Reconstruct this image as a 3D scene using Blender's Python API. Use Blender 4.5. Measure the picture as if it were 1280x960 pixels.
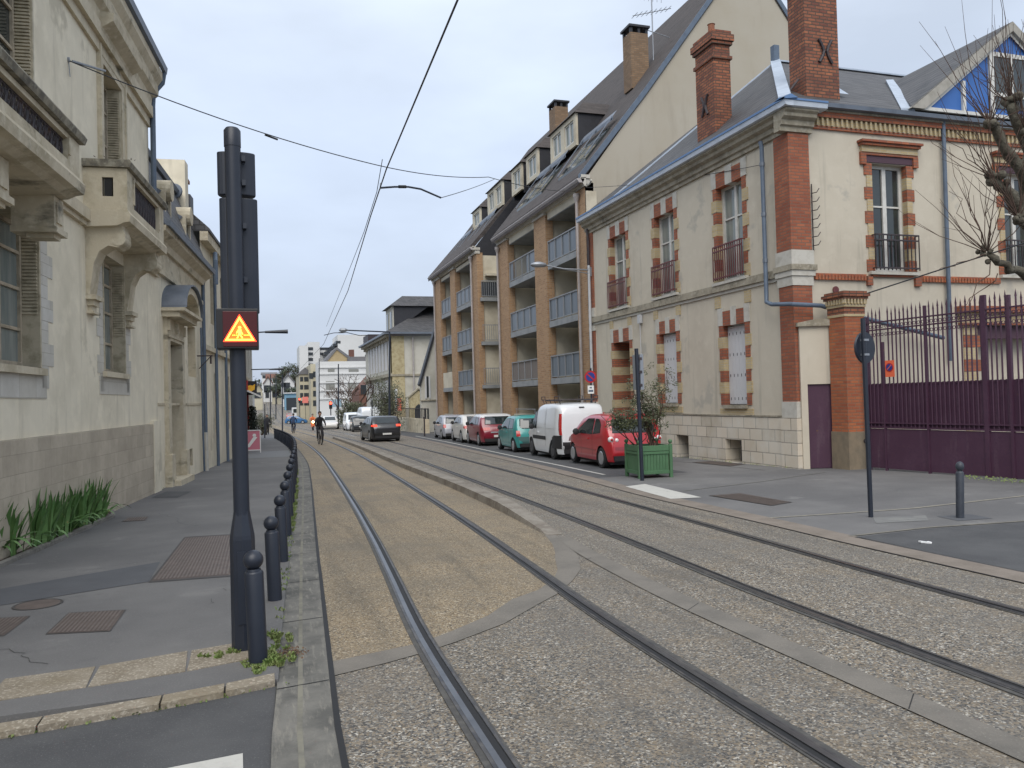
import bpy, bmesh, math, random
from mathutils import Vector, Matrix
R_ = math.radians
rnd = random.Random(7)
for o in list(bpy.data.objects): bpy.data.objects.remove(o)
SC = bpy.context.scene; COL = SC.collection

# ---------------------------------------------------------------- camera
cam = bpy.data.cameras.new('camera'); camo = bpy.data.objects.new('camera', cam); COL.objects.link(camo)
cam.sensor_width = 36; cam.lens = 28.125; cam.clip_start = .1; cam.clip_end = 8000
EYE = 1.72
roll, pitch = .027, .01799
up = Vector((-math.sin(roll)*math.cos(pitch), -math.cos(roll)*math.cos(pitch), math.sin(pitch)))
vx = 320; vy = 498-math.tan(roll)*(vx-640)
d_ = Vector((vx-640, vy-480, 1000)).normalized(); d_ = (d_-up*d_.dot(up)).normalized()
r_ = d_.cross(up)
if r_.x < 0: r_ = -r_
RM = Matrix((r_, d_, up))                       # camera space (x right, y down, z forward) -> world
cx_, cy_, cz_ = RM@Vector((1,0,0)), RM@Vector((0,1,0)), RM@Vector((0,0,1))
mw = Matrix((cx_, -cy_, -cz_)).transposed().to_4x4(); mw.translation = (0,0,EYE)
camo.matrix_world = mw
SC.camera = camo
SC.render.resolution_x = 1024; SC.render.resolution_y = 768

# ---------------------------------------------------------------- world and sun (overcast late winter day)
W = bpy.data.worlds.new('World'); SC.world = W; W.use_nodes = True
nt = W.node_tree; nt.nodes.clear()
sky = nt.nodes.new('ShaderNodeTexSky'); sky.sky_type = 'NISHITA'; sky.sun_disc = False
SUN_EL, SUN_AZ = R_(50), R_(200)
sky.sun_elevation = SUN_EL; sky.sun_rotation = SUN_AZ
sky.air_density = 1.5; sky.dust_density = 3.5
bg = nt.nodes.new('ShaderNodeBackground'); bg.inputs[1].default_value = .1
wo = nt.nodes.new('ShaderNodeOutputWorld')
tc = nt.nodes.new('ShaderNodeTexCoord'); sx = nt.nodes.new('ShaderNodeSeparateXYZ')
nt.links.new(tc.outputs['Generated'], sx.inputs[0])
cr = nt.nodes.new('ShaderNodeValToRGB')                    # cloud deck: paler overhead
e = cr.color_ramp.elements
e[0].position = 0; e[0].color = (3.0,3.45,4.3,1); e[1].position = .60; e[1].color = (4.5,4.95,5.6,1)
m_ = cr.color_ramp.elements.new(.28); m_.color = (3.4,3.9,4.8,1)
nt.links.new(sx.outputs[2], cr.inputs[0])
nz = nt.nodes.new('ShaderNodeTexNoise'); nz.inputs['Scale'].default_value = 2.2; nz.inputs['Detail'].default_value = 5
mp = nt.nodes.new('ShaderNodeMapping'); mp.inputs['Scale'].default_value = (1,1,2.6)
nt.links.new(tc.outputs['Generated'], mp.inputs[0]); nt.links.new(mp.outputs[0], nz.inputs['Vector'])
mr = nt.nodes.new('ShaderNodeMapRange'); mr.inputs[1].default_value = .3; mr.inputs[2].default_value = .7
mr.inputs[3].default_value = .80; mr.inputs[4].default_value = 1.14
nt.links.new(nz.outputs[0], mr.inputs[0])
mm = nt.nodes.new('ShaderNodeVectorMath'); mm.operation = 'SCALE'
nt.links.new(cr.outputs[0], mm.inputs[0]); nt.links.new(mr.outputs[0], mm.inputs['Scale'])
mx = nt.nodes.new('ShaderNodeMix'); mx.data_type = 'RGBA'; mx.inputs[0].default_value = .92
nt.links.new(sky.outputs[0], mx.inputs[6]); nt.links.new(mm.outputs[0], mx.inputs[7])
nt.links.new(mx.outputs[2], bg.inputs[0]); nt.links.new(bg.outputs[0], wo.inputs[0])
sl = bpy.data.lights.new('sun','SUN'); sl.energy = 1.15; sl.angle = R_(50); sl.color = (1,.955,.89)
so = bpy.data.objects.new('sun', sl); COL.objects.link(so)
sd = Vector((math.sin(SUN_AZ)*math.cos(SUN_EL), math.cos(SUN_AZ)*math.cos(SUN_EL), math.sin(SUN_EL)))
so.rotation_euler = sd.to_track_quat('Z','Y').to_euler()
SC.view_settings.view_transform = 'Standard'; SC.view_settings.look = 'None'
SC.view_settings.exposure = 1.06; SC.view_settings.gamma = 1

# ---------------------------------------------------------------- materials
def mat(name, col, rough=.8, metal=0, spec=.5, noise=None, bump=None, coat=0, trans=0, emis=None):
    """noise=(scale, colour2, lo, hi[, detail]); bump=(scale, strength, distance)"""
    m = bpy.data.materials.new(name); m.use_nodes = True
    n = m.node_tree; b = n.nodes['Principled BSDF']
    b.inputs['Base Color'].default_value = (*col,1); b.inputs['Roughness'].default_value = rough
    b.inputs['Metallic'].default_value = metal; b.inputs['Specular IOR Level'].default_value = spec
    b.inputs['Coat Weight'].default_value = coat; b.inputs['Coat Roughness'].default_value = .08
    b.inputs['Transmission Weight'].default_value = trans
    if emis: b.inputs['Emission Color'].default_value = (*emis[0],1); b.inputs['Emission Strength'].default_value = emis[1]
    t = n.nodes.new('ShaderNodeTexCoord')
    if noise:
        cur = None
        layers = noise if isinstance(noise, list) else [noise]
        for L in layers:
            z = n.nodes.new('ShaderNodeTexNoise'); z.inputs['Scale'].default_value = L[0]
            z.inputs['Detail'].default_value = L[4] if len(L) > 4 else 6; z.inputs['Roughness'].default_value = .6
            if len(L) > 5:
                mpn = n.nodes.new('ShaderNodeMapping'); mpn.inputs['Scale'].default_value = L[5]
                n.links.new(t.outputs['Object'], mpn.inputs[0]); n.links.new(mpn.outputs[0], z.inputs['Vector'])
            else: n.links.new(t.outputs['Object'], z.inputs['Vector'])
            r = n.nodes.new('ShaderNodeMapRange'); r.inputs[1].default_value = L[2]; r.inputs[2].default_value = L[3]
            n.links.new(z.outputs[0], r.inputs[0])
            x = n.nodes.new('ShaderNodeMix'); x.data_type = 'RGBA'
            n.links.new(r.outputs[0], x.inputs[0]); x.inputs[7].default_value = (*L[1],1)
            if cur: n.links.new(cur, x.inputs[6])
            else: x.inputs[6].default_value = (*col,1)
            cur = x.outputs[2]
        n.links.new(cur, b.inputs['Base Color'])
    if bump:
        z = n.nodes.new('ShaderNodeTexNoise'); z.inputs['Scale'].default_value = bump[0]; z.inputs['Detail'].default_value = 4
        n.links.new(t.outputs['Object'], z.inputs['Vector'])
        q = n.nodes.new('ShaderNodeBump'); q.inputs['Strength'].default_value = bump[1]; q.inputs['Distance'].default_value = bump[2]
        n.links.new(z.outputs[0], q.inputs['Height']); n.links.new(q.outputs[0], b.inputs['Normal'])
    return m
def bricks(name, c1, c2, mortar, w=.23, h=.075, ms=.01, rough=.85, offset=.5, vary=None, bump=.4, spots=None, slope=1.0, streak=None):
    """courses laid along the wall: u = x+y, v = z, so one material serves walls facing X or Y"""
    m = bpy.data.materials.new(name); m.use_nodes = True
    n = m.node_tree; b = n.nodes['Principled BSDF']; b.inputs['Roughness'].default_value = rough
    t = n.nodes.new('ShaderNodeTexCoord'); s = n.nodes.new('ShaderNodeSeparateXYZ'); a = n.nodes.new('ShaderNodeMath')
    c = n.nodes.new('ShaderNodeCombineXYZ'); k = n.nodes.new('ShaderNodeTexBrick')
    n.links.new(t.outputs['Object'], s.inputs[0]); n.links.new(s.outputs[0], a.inputs[0]); n.links.new(s.outputs[1], a.inputs[1])
    n.links.new(a.outputs[0], c.inputs[0])
    if slope != 1.0:
        a2 = n.nodes.new('ShaderNodeMath'); a2.operation = 'MULTIPLY'; a2.inputs[1].default_value = slope
        n.links.new(s.outputs[2], a2.inputs[0]); n.links.new(a2.outputs[0], c.inputs[1])
    else: n.links.new(s.outputs[2], c.inputs[1])
    n.links.new(c.outputs[0], k.inputs['Vector'])
    k.inputs['Scale'].default_value = 1; k.inputs['Brick Width'].default_value = w; k.inputs['Row Height'].default_value = h
    k.inputs['Mortar Size'].default_value = ms; k.inputs['Mortar Smooth'].default_value = .2; k.offset = offset
    k.inputs['Color1'].default_value = (*c1,1); k.inputs['Color2'].default_value = (*c2,1); k.inputs['Mortar'].default_value = (*mortar,1)
    k.inputs['Bias'].default_value = 0
    z = n.nodes.new('ShaderNodeTexNoise'); z.inputs['Scale'].default_value = 1.3; z.inputs['Detail'].default_value = 8; z.inputs['Roughness'].default_value = .7
    n.links.new(t.outputs['Object'], z.inputs['Vector'])
    r = n.nodes.new('ShaderNodeMapRange'); r.inputs[1].default_value = .35; r.inputs[2].default_value = .72
    r.inputs[3].default_value = 0; r.inputs[4].default_value = .65
    if streak:
        ms_ = n.nodes.new('ShaderNodeMapping'); ms_.inputs['Scale'].default_value = streak; n.links.new(t.outputs['Object'], ms_.inputs[0]); n.links.new(ms_.outputs[0], z.inputs['Vector']); r.inputs[4].default_value = .85
    n.links.new(z.outputs[0], r.inputs[0])
    x = n.nodes.new('ShaderNodeMix'); x.data_type = 'RGBA'
    n.links.new(r.outputs[0], x.inputs[0]); n.links.new(k.outputs['Color'], x.inputs[6])
    x.inputs[7].default_value = (*(spots or tuple(v*.6 for v in c1)),1)
    n.links.new(x.outputs[2], b.inputs['Base Color'])
    q = n.nodes.new('ShaderNodeBump'); q.inputs['Strength'].default_value = bump; q.inputs['Distance'].default_value = .01; q.invert = True
    n.links.new(k.outputs['Fac'], q.inputs['Height']); n.links.new(q.outputs[0], b.inputs['Normal'])
    return m
def aggregate(name, cols, size=70, stain=(.2,.2,.19), stain_amt=.45, tint=None):
    """exposed-aggregate concrete: coloured pebbles in cement"""
    m = bpy.data.materials.new(name); m.use_nodes = True
    n = m.node_tree; b = n.nodes['Principled BSDF']; b.inputs['Roughness'].default_value = .8
    t = n.nodes.new('ShaderNodeTexCoord')
    wn = n.nodes.new('ShaderNodeTexNoise'); wn.inputs['Scale'].default_value = 40; wn.inputs['Detail'].default_value = 2
    n.links.new(t.outputs['Object'], wn.inputs['Vector'])
    va = n.nodes.new('ShaderNodeVectorMath'); va.operation = 'MULTIPLY_ADD'
    va.inputs[1].default_value = (.03,.03,.03)
    n.links.new(wn.outputs['Color'], va.inputs[0]); n.links.new(t.outputs['Object'], va.inputs[2])
    v = n.nodes.new('ShaderNodeTexVoronoi'); v.inputs['Scale'].default_value = size
    n.links.new(va.outputs[0], v.inputs['Vector'])
    s = n.nodes.new('ShaderNodeSeparateColor'); n.links.new(v.outputs['Color'], s.inputs[0])
    r = n.nodes.new('ShaderNodeValToRGB'); r.color_ramp.interpolation = 'CONSTANT'
    el = r.color_ramp.elements; el[0].color = (*cols[0][1],1); el[0].position = 0; el[1].position = cols[1][0]; el[1].color = (*cols[1][1],1)
    for p, c in cols[2:]: q = el.new(p); q.color = (*c,1)
    n.links.new(s.outputs[0], r.inputs[0])
    cur = r.outputs[0]
    for sc, lo, hi, amt, c, st in ((.55,.42,.66,stain_amt,stain,None), (4,.45,.75,.3,stain,None), (1.7,.5,.7,.35 if tint else 0,tint or stain,None), (2.6,.52,.72,.55,tuple(v*.55 for v in stain),(1,.07,1)), (.9,.6,.66,.45,tuple(v*.7 for v in stain),(1,.5,1))):
        z = n.nodes.new('ShaderNodeTexNoise'); z.inputs['Scale'].default_value = sc; z.inputs['Detail'].default_value = 7; z.inputs['Roughness'].default_value = .65
        if st:
            ms_ = n.nodes.new('ShaderNodeMapping'); ms_.inputs['Scale'].default_value = st; n.links.new(t.outputs['Object'], ms_.inputs[0]); n.links.new(ms_.outputs[0], z.inputs['Vector'])
        else: n.links.new(t.outputs['Object'], z.inputs['Vector'])
        g = n.nodes.new('ShaderNodeMapRange'); g.inputs[1].default_value = lo; g.inputs[2].default_value = hi; g.inputs[4].default_value = amt
        n.links.new(z.outputs[0], g.inputs[0])
        x = n.nodes.new('ShaderNodeMix'); x.data_type = 'RGBA'; n.links.new(g.outputs[0], x.inputs[0])
        n.links.new(cur, x.inputs[6]); x.inputs[7].default_value = (*c,1); cur = x.outputs[2]
    n.links.new(cur, b.inputs['Base Color'])
    q = n.nodes.new('ShaderNodeBump'); q.inputs['Strength'].default_value = .5; q.inputs['Distance'].default_value = .006; q.invert = True
    n.links.new(v.outputs['Distance'], q.inputs['Height']); n.links.new(q.outputs[0], b.inputs['Normal'])
    return m
MT = {}
MT['aggregate'] = aggregate('exposed aggregate', [(0,(.035,.034,.033)),(.18,(.10,.09,.078)),(.36,(.19,.15,.10)),(.54,(.165,.157,.14)),(.72,(.26,.21,.15)),(.87,(.33,.305,.26)),(.96,(.50,.47,.41))], 85, (.135,.125,.11), .5, (.22,.165,.10))
MT['ochre'] = aggregate('ochre aggregate', [(0,(.07,.055,.04)),(.16,(.18,.135,.08)),(.38,(.27,.20,.115)),(.62,(.25,.205,.145)),(.82,(.35,.29,.195)),(.94,(.50,.44,.34))], 100, (.13,.115,.09), .6, (.25,.185,.105))
MT['asphalt'] = mat('pavement asphalt', (.128,.125,.123), .85, noise=[(1.1,(.16,.156,.152),.4,.7), (.35,(.105,.103,.103),.45,.6), (2.6,(.105,.103,.102),.60,.75,9), (.8,(.175,.17,.164),.63,.68,7), (90,(.19,.19,.19),.55,.8,2)], bump=(150,.25,.004))
MT['asphalt_dark'] = mat('road asphalt', (.054,.055,.058), .85, noise=[(1.5,(.08,.081,.083),.4,.7), (110,(.14,.14,.14),.58,.8,2)], bump=(120,.35,.005))
MT['patch'] = mat('asphalt patch', (.088,.092,.10), .85, noise=[(3,(.075,.078,.086),.4,.7)], bump=(150,.25,.004))
MT['concrete'] = mat('kerb concrete', (.20,.188,.165), .85, noise=[(2.2,(.12,.115,.10),.42,.68), (14,(.27,.255,.22),.5,.75), (120,(.10,.095,.09),.6,.8,2)], bump=(80,.3,.004))
MT['concrete_dark'] = mat('gutter concrete', (.165,.158,.14), .85, noise=[(2.5,(.085,.083,.075),.4,.62), (9,(.24,.225,.19),.52,.75,8,(3,.5,1)), (140,(.09,.09,.085),.6,.8,2)], bump=(80,.35,.004))
MT['granite'] = mat('pale granite', (.25,.215,.165), .85, noise=[(6,(.17,.14,.10),.4,.7), (45,(.40,.36,.29),.52,.66,2), (1.3,(.20,.165,.11),.5,.7)], bump=(38,.9,.008))
MT['redkerb'] = mat('reddish kerb stone', (.205,.172,.142), .85, noise=[(3,(.15,.125,.10),.4,.7), (80,(.28,.25,.22),.58,.8,2)], bump=(80,.3,.004))
MT['paint'] = mat('road paint', (.48,.47,.43), .7, noise=[(9,(.38,.37,.34),.5,.72), (60,(.48,.47,.44),.5,.8,3)])
MT['strip'] = mat('brown grey strip',(.175,.158,.135),.85,noise=[(2.2,(.12,.11,.095),.42,.68),(120,(.09,.085,.08),.58,.8,2),(70,(.25,.235,.2),.6,.8,2)],bump=(80,.3,.004))
MT['paint_worn'] = mat('worn paint', (.36,.355,.34), .8, noise=[(5,(.17,.17,.17),.42,.62), (60,(.15,.15,.15),.5,.7,3)])
MT['rail'] = mat('polished rail steel', (.19,.192,.20), .32, metal=.9, noise=[(3,(.12,.122,.13),.4,.7)])
MT['rail_side'] = mat('dark rail lip', (.05,.05,.054), .45, metal=.4, noise=[(8,(.13,.12,.11),.4,.7)])
MT['groove'] = mat('rail groove', (.012,.012,.013), .7)
MT['rubber'] = mat('rail joint filler', (.06,.058,.055), .8, noise=[(12,(.10,.095,.085),.45,.7)])
MT['manhole'] = None
MT['grass'] = mat('weeds', (.12,.19,.04), .7, noise=[(14,(.20,.24,.08),.4,.55), (30,(.10,.09,.04),.55,.65)])
MT['soil'] = mat('soil', (.05,.036,.025), .95, noise=[(12,(.09,.065,.045),.4,.7)], bump=(30,.8,.02))
MT['ground'] = mat('ground', (.11,.11,.10), .9, noise=[(.02,(.07,.09,.05),.4,.6)])
MT['lone'] = mat('worn bollard paint', (.030,.036,.048), .5, noise=[(9,(.045,.052,.066),.4,.7)])
MT['navy'] = mat('dark blue-grey paint', (.014,.019,.031), .42, noise=[(3,(.020,.025,.038),.4,.7), (40,(.03,.034,.042),.64,.8)], bump=(200,.05,.001))
MT['black'] = mat('black plastic', (.012,.012,.013), .45)
MT['spill_face'] = mat('sign face with LED spill', (.03,.004,.004), .25, emis=((1,.015,.01),.015))  # faint red emission paints the LEDs' spill onto the screen
MT['led_red'] = mat('red light', (.9,.05,.02), emis=((1,.045,.012),2.2))
MT['glow_orange'] = mat('orange LED glow fill', (.8,.12,.02), emis=((1,.09,.01),1.1))  # emission imitates the LEDs' glow filling the triangle
MT['led_yellow'] = mat('yellow light', (1,.7,.1), emis=((1,.50,.05),1.7))
def stucco(name, c, dirt, s=.7, streak=.35):
    return mat(name, c, .92, noise=[(s,dirt,.45,.72,8), (2.2,tuple(min(1,v*1.12) for v in c),.5,.75,6), (2.0,tuple(v*.82 for v in dirt),.55,.82,9,(1.8,1.8,.2)), (.5,tuple(v*.93 for v in dirt),.62,.66,5)], bump=(45,.25,.006))
MT['left_stucco'] = stucco('weathered cream render', (.76,.69,.54), (.60,.54,.41))
MT['left_stone'] = bricks('plinth limestone blocks', (.56,.49,.38), (.46,.40,.31), (.40,.35,.275), w=.5, h=.26, ms=.005, spots=(.27,.225,.17))
MT['left_trim'] = mat('old stone trim', (.57,.50,.37), .9, noise=[(1.6,(.40,.345,.24),.45,.66,9), (7,(.62,.56,.43),.5,.7), (1.1,(.13,.12,.09),.60,.72,9,(1,1,2))], bump=(35,.4,.01))
MT['quoin'] = bricks('limestone quoins', (.64,.62,.57), (.55,.52,.45), (.42,.39,.33), w=.62, h=.33, ms=.006, spots=(.36,.33,.27), bump=.25)
MT['shutter'] = mat('taupe shutter paint', (.50,.44,.32), .65, noise=[(6,(.28,.245,.165),.45,.7)])
MT['frame_beige'] = mat('beige window frame', (.44,.37,.27), .6, noise=[(6,(.26,.22,.155),.45,.7)])
MT['glass'] = mat('window glass', (.025,.032,.032), .06, spec=.8, noise=[(.6,(.045,.055,.052),.4,.6)])
MT['glass_pale'] = mat('curtained glass', (.16,.19,.18), .12, spec=.8, noise=[(1.5,(.26,.28,.26),.4,.65,3,(3,3,.4))])
MT['glass_blue'] = mat('blue gable panels', (.035,.12,.36), .5, spec=.4, noise=[(.9,(.045,.14,.40),.4,.6)])
MT['zinc'] = mat('zinc gutter', (.17,.195,.235), .45, metal=.3, noise=[(2.5,(.12,.14,.17),.4,.7)])
MT['zinc_light'] = mat('pale zinc flashing', (.42,.48,.56), .45, metal=.15, noise=[(3,(.33,.38,.45),.4,.7)])
MT['zinc_blue'] = mat('painted gutter fascia', (.50,.55,.62), .5, noise=[(2,(.40,.45,.52),.45,.7)])
MT['bluepipe'] = mat('slate blue pipe', (.10,.135,.185), .5, noise=[(4,(.075,.10,.14),.4,.7)])
MT['pvc'] = mat('pinkish grey pipe', (.37,.34,.33), .55, noise=[(3,(.28,.255,.24),.45,.7)])
MT['whitepipe'] = mat('white pipe', (.5,.51,.52), .5, noise=[(3,(.4,.41,.42),.45,.7)])
MT['slate'] = bricks('slate roof', (.085,.083,.09), (.026,.026,.031), (.01,.01,.012), w=.30, h=.17, ms=.022, spots=(.095,.092,.088), bump=.8, rough=.6, streak=(.7,.7,9))
MT['slate_brown'] = bricks('brown roof tiles', (.065,.053,.05), (.04,.034,.032), (.02,.017,.016), w=.3, h=.22, ms=.014, spots=(.09,.076,.07), bump=.5, streak=(.8,.8,7))
MT['slate_black'] = bricks('black slate cladding', (.022,.023,.03), (.016,.017,.022), (.01,.01,.012), w=.2, h=.2, ms=.006, spots=(.03,.03,.036), bump=.4, rough=.5)
MT['tile_red'] = mat('terracotta', (.30,.12,.06), .8, noise=[(8,(.20,.08,.045),.4,.7)])
MT['b1_stucco'] = mat('grey beige render', (.52,.47,.38), .92, noise=[(.5,(.45,.40,.32),.45,.7,8), (3,(.55,.50,.41),.5,.75), (2,(.33,.305,.25),.56,.78,9,(1.6,1.6,.12)), (.8,(.41,.38,.32),.6,.66,5)], bump=(40,.2,.005))
MT['brick_red'] = bricks('red brick', (.40,.13,.06), (.25,.07,.035), (.17,.11,.08), w=.24, h=.08, ms=.012, spots=(.19,.06,.035))
MT['brick_orange'] = bricks('orange pillar brick', (.46,.145,.055), (.32,.085,.038), (.24,.14,.085), w=.26, h=.078, ms=.012, spots=(.24,.075,.04))
MT['brick_old'] = bricks('sooty chimney brick', (.42,.15,.07), (.20,.065,.04), (.10,.07,.05), w=.24, h=.085, ms=.014, spots=(.06,.03,.025), bump=.9)
MT['brick_yellow'] = bricks('yellow brick', (.52,.42,.24), (.43,.33,.17), (.42,.37,.28), w=.22, h=.07, ms=.010, spots=(.36,.28,.17))
MT['brick_tan'] = bricks('tan facing brick', (.42,.25,.13), (.27,.145,.07), (.34,.26,.18), w=.26, h=.09, ms=.012, spots=(.36,.24,.14))
MT['white_stone'] = mat('white dressed stone', (.50,.48,.43), .85, noise=[(5,(.41,.385,.33),.45,.7), (1.5,(.30,.28,.23),.56,.74,8)])
MT['b1_plinth'] = bricks('limestone ashlar', (.60,.52,.41), (.44,.38,.29), (.20,.17,.13), w=.55, h=.31, ms=.014, spots=(.62,.60,.54))
MT['b1_cornice'] = mat('stained stone cornice', (.33,.295,.225), .9, noise=[(2.5,(.20,.175,.13),.42,.65,9), (.8,(.15,.135,.105),.55,.7,9), (11,(.40,.37,.30),.5,.75)], bump=(30,.4,.01))
MT['shutter_white'] = mat('white shutter', (.55,.55,.56), .6, noise=[(3,(.52,.52,.53),.45,.7,5,(6,6,.4))])
MT['frame_white'] = mat('white window frame', (.60,.59,.55), .5, noise=[(5,(.5,.485,.445),.45,.7)])
MT['iron_red'] = mat('maroon ironwork', (.11,.025,.028), .5, noise=[(9,(.15,.045,.04),.45,.7)])
MT['iron'] = mat('dark ironwork', (.035,.028,.032), .55, noise=[(9,(.07,.04,.035),.5,.7)])
MT['purple'] = mat('aubergine paint', (.060,.022,.045), .6, noise=[(1.5,(.075,.032,.058),.45,.7), (3,(.095,.052,.074),.56,.75,8,(2,2,.25)), (20,(.05,.02,.043),.5,.7), (9,(.12,.06,.035),.68,.72)], bump=(12,.08,.006))
MT['mauve_wood'] = mat('purple lintel wood', (.07,.035,.05), .7)
MT['b2_cream'] = mat('cream concrete', (.58,.53,.42), .9, noise=[(.8,(.42,.37,.28),.45,.7)])
MT['b2_gable'] = mat('beige gable render', (.40,.365,.30), .92, noise=[(.35,(.37,.33,.26),.4,.65,7), (1,(.33,.295,.235),.55,.78,8,(1.4,1.4,.25))], bump=(30,.15,.005))
MT['court'] = mat('courtyard wall with painted daylight', (.80,.75,.62), .9)  # raised albedo stands in for open-sky light the roof keeps out
MT['b2_soffit'] = mat('loggia soffit', (.34,.315,.255), .9)
MT['b2_wall'] = mat('loggia back wall', (.62,.54,.40), .9, noise=[(.8,(.33,.28,.20),.45,.7)])
MT['rail_panel'] = mat('grey balcony glazing', (.13,.15,.17), .35, spec=.5, noise=[(.8,(.10,.12,.14),.4,.6,4,(8,8,.3))])
MT['rail_cane'] = mat('cane screen', (.20,.175,.155), .9, noise=[(4,(.12,.105,.095),.4,.7,4,(40,40,.3))])
MT['rail_metal'] = mat('grey handrail', (.24,.25,.26), .5)
MT['slab'] = mat('balcony slab edge', (.27,.28,.285), .8, noise=[(2,(.20,.21,.215),.45,.7)])
MT['stone_tan'] = mat('tan quoin stone', (.42,.36,.22), .9, noise=[(3,(.30,.24,.13),.45,.66,8)])
MT['pale_wall'] = mat('pale old render', (.50,.48,.42), .9, noise=[(.6,(.38,.36,.30),.45,.7,8)])
MT['far_white'] = mat('far white render', (.62,.62,.61), .9, noise=[(.1,(.55,.55,.54),.4,.7)])
MT['far_cream'] = mat('far cream render', (.48,.44,.33), .9, noise=[(.2,(.40,.36,.26),.4,.7)])
MT['far_ochre'] = mat('far ochre gable', (.36,.28,.16), .9, noise=[(.3,(.30,.23,.13),.4,.7)])
MT['far_roof'] = mat('far slate', (.12,.12,.13), .8, noise=[(.6,(.17,.16,.155),.4,.7)])
MT['far_redroof'] = mat('far tile roof', (.17,.08,.055), .85, noise=[(.8,(.12,.06,.05),.4,.7)])
MT['far_win'] = mat('far dark opening', (.03,.035,.04), .3)
MT['bark'] = mat('plane tree bark', (.085,.072,.052), .95, noise=[(5,(.13,.12,.09),.4,.65), (14,(.04,.033,.026),.5,.7)], bump=(18,1,.03))
MT['twig'] = mat('twigs', (.075,.045,.032), .9)
MT['leaf_dark'] = mat('dark evergreen leaves', (.042,.055,.020), .5, noise=[(3,(.085,.09,.035),.4,.65)])
MT['leaf_iris'] = mat('iris leaves', (.075,.165,.045), .5, noise=[(3,(.14,.25,.08),.4,.65), (7,(.30,.27,.10),.66,.72,4)])
MT['leaf_olive'] = mat('olive hedge leaves', (.07,.08,.045), .7, noise=[(1,(.11,.115,.07),.4,.65)])
MT['leaf_far'] = mat('far tree foliage', (.045,.065,.04), .8, noise=[(.3,(.075,.09,.06),.4,.65)])
MT['planter'] = mat('green painted timber', (.07,.16,.075), .6, noise=[(2,(.05,.12,.055),.4,.7), (4,(.11,.19,.11),.55,.75,8,(6,6,.4)), (30,(.09,.24,.10),.6,.8)])
MT['wire'] = mat('wire', (.02,.022,.028), .5)
MT['steel_grey'] = mat('galvanised steel', (.28,.30,.33), .45, metal=.4)
MT['tyre'] = mat('tyre rubber', (.015,.015,.016), .85)
MT['rim'] = mat('alloy rim', (.45,.46,.48), .3, metal=.7)
MT['rim_dark'] = mat('steel rim', (.08,.08,.085), .5, metal=.5)
MT['car_glass'] = mat('car glass', (.015,.022,.024), .04, spec=.9)
MT['tail_red'] = mat('tail lamp lens', (.42,.015,.012), .2, coat=.5)
MT['lens_white'] = mat('clear lens', (.7,.66,.66), .2, coat=.5)
MT['brake_lit'] = mat('lit brake lamp', (1,.1,.05), emis=((1,.04,.02),.45))
MT['trim_black'] = mat('black trim', (.018,.018,.02), .6)
MT['plate'] = mat('number plate', (.6,.6,.58), .5)
MT['skin'] = mat('skin', (.45,.27,.2), .6)
MT['hair'] = mat('hair', (.03,.02,.015), .7)
def carpaint(name, c): return mat(name, c, .28, coat=.8, spec=.5)
MT['cloth_black'] = mat('black cloth', (.018,.018,.022), .9)
MT['cloth_navy'] = mat('navy cloth', (.02,.035,.075), .9)
MT['cloth_maroon'] = mat('dark trousers', (.045,.03,.032), .9)
MT['orange'] = mat('orange fabric', (.65,.16,.05), .8)
MT['headlamp_lit'] = mat('lit headlamp', (1,.8,.5), emis=((1,.72,.42),6))
MT['red_paint'] = mat('red paint', (.42,.02,.02), .45)
MT['blue_paint'] = mat('blue paint', (.02,.04,.22), .45)
MT['orange_paint'] = mat('orange red sign', (.75,.14,.06), .5)
MT['white_paint'] = mat('white paint', (.72,.72,.70), .5)
MT['pink'] = mat('pink poster', (.52,.17,.22), .6)
MT['paper'] = mat('paper', (.75,.75,.75), .7)

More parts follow.
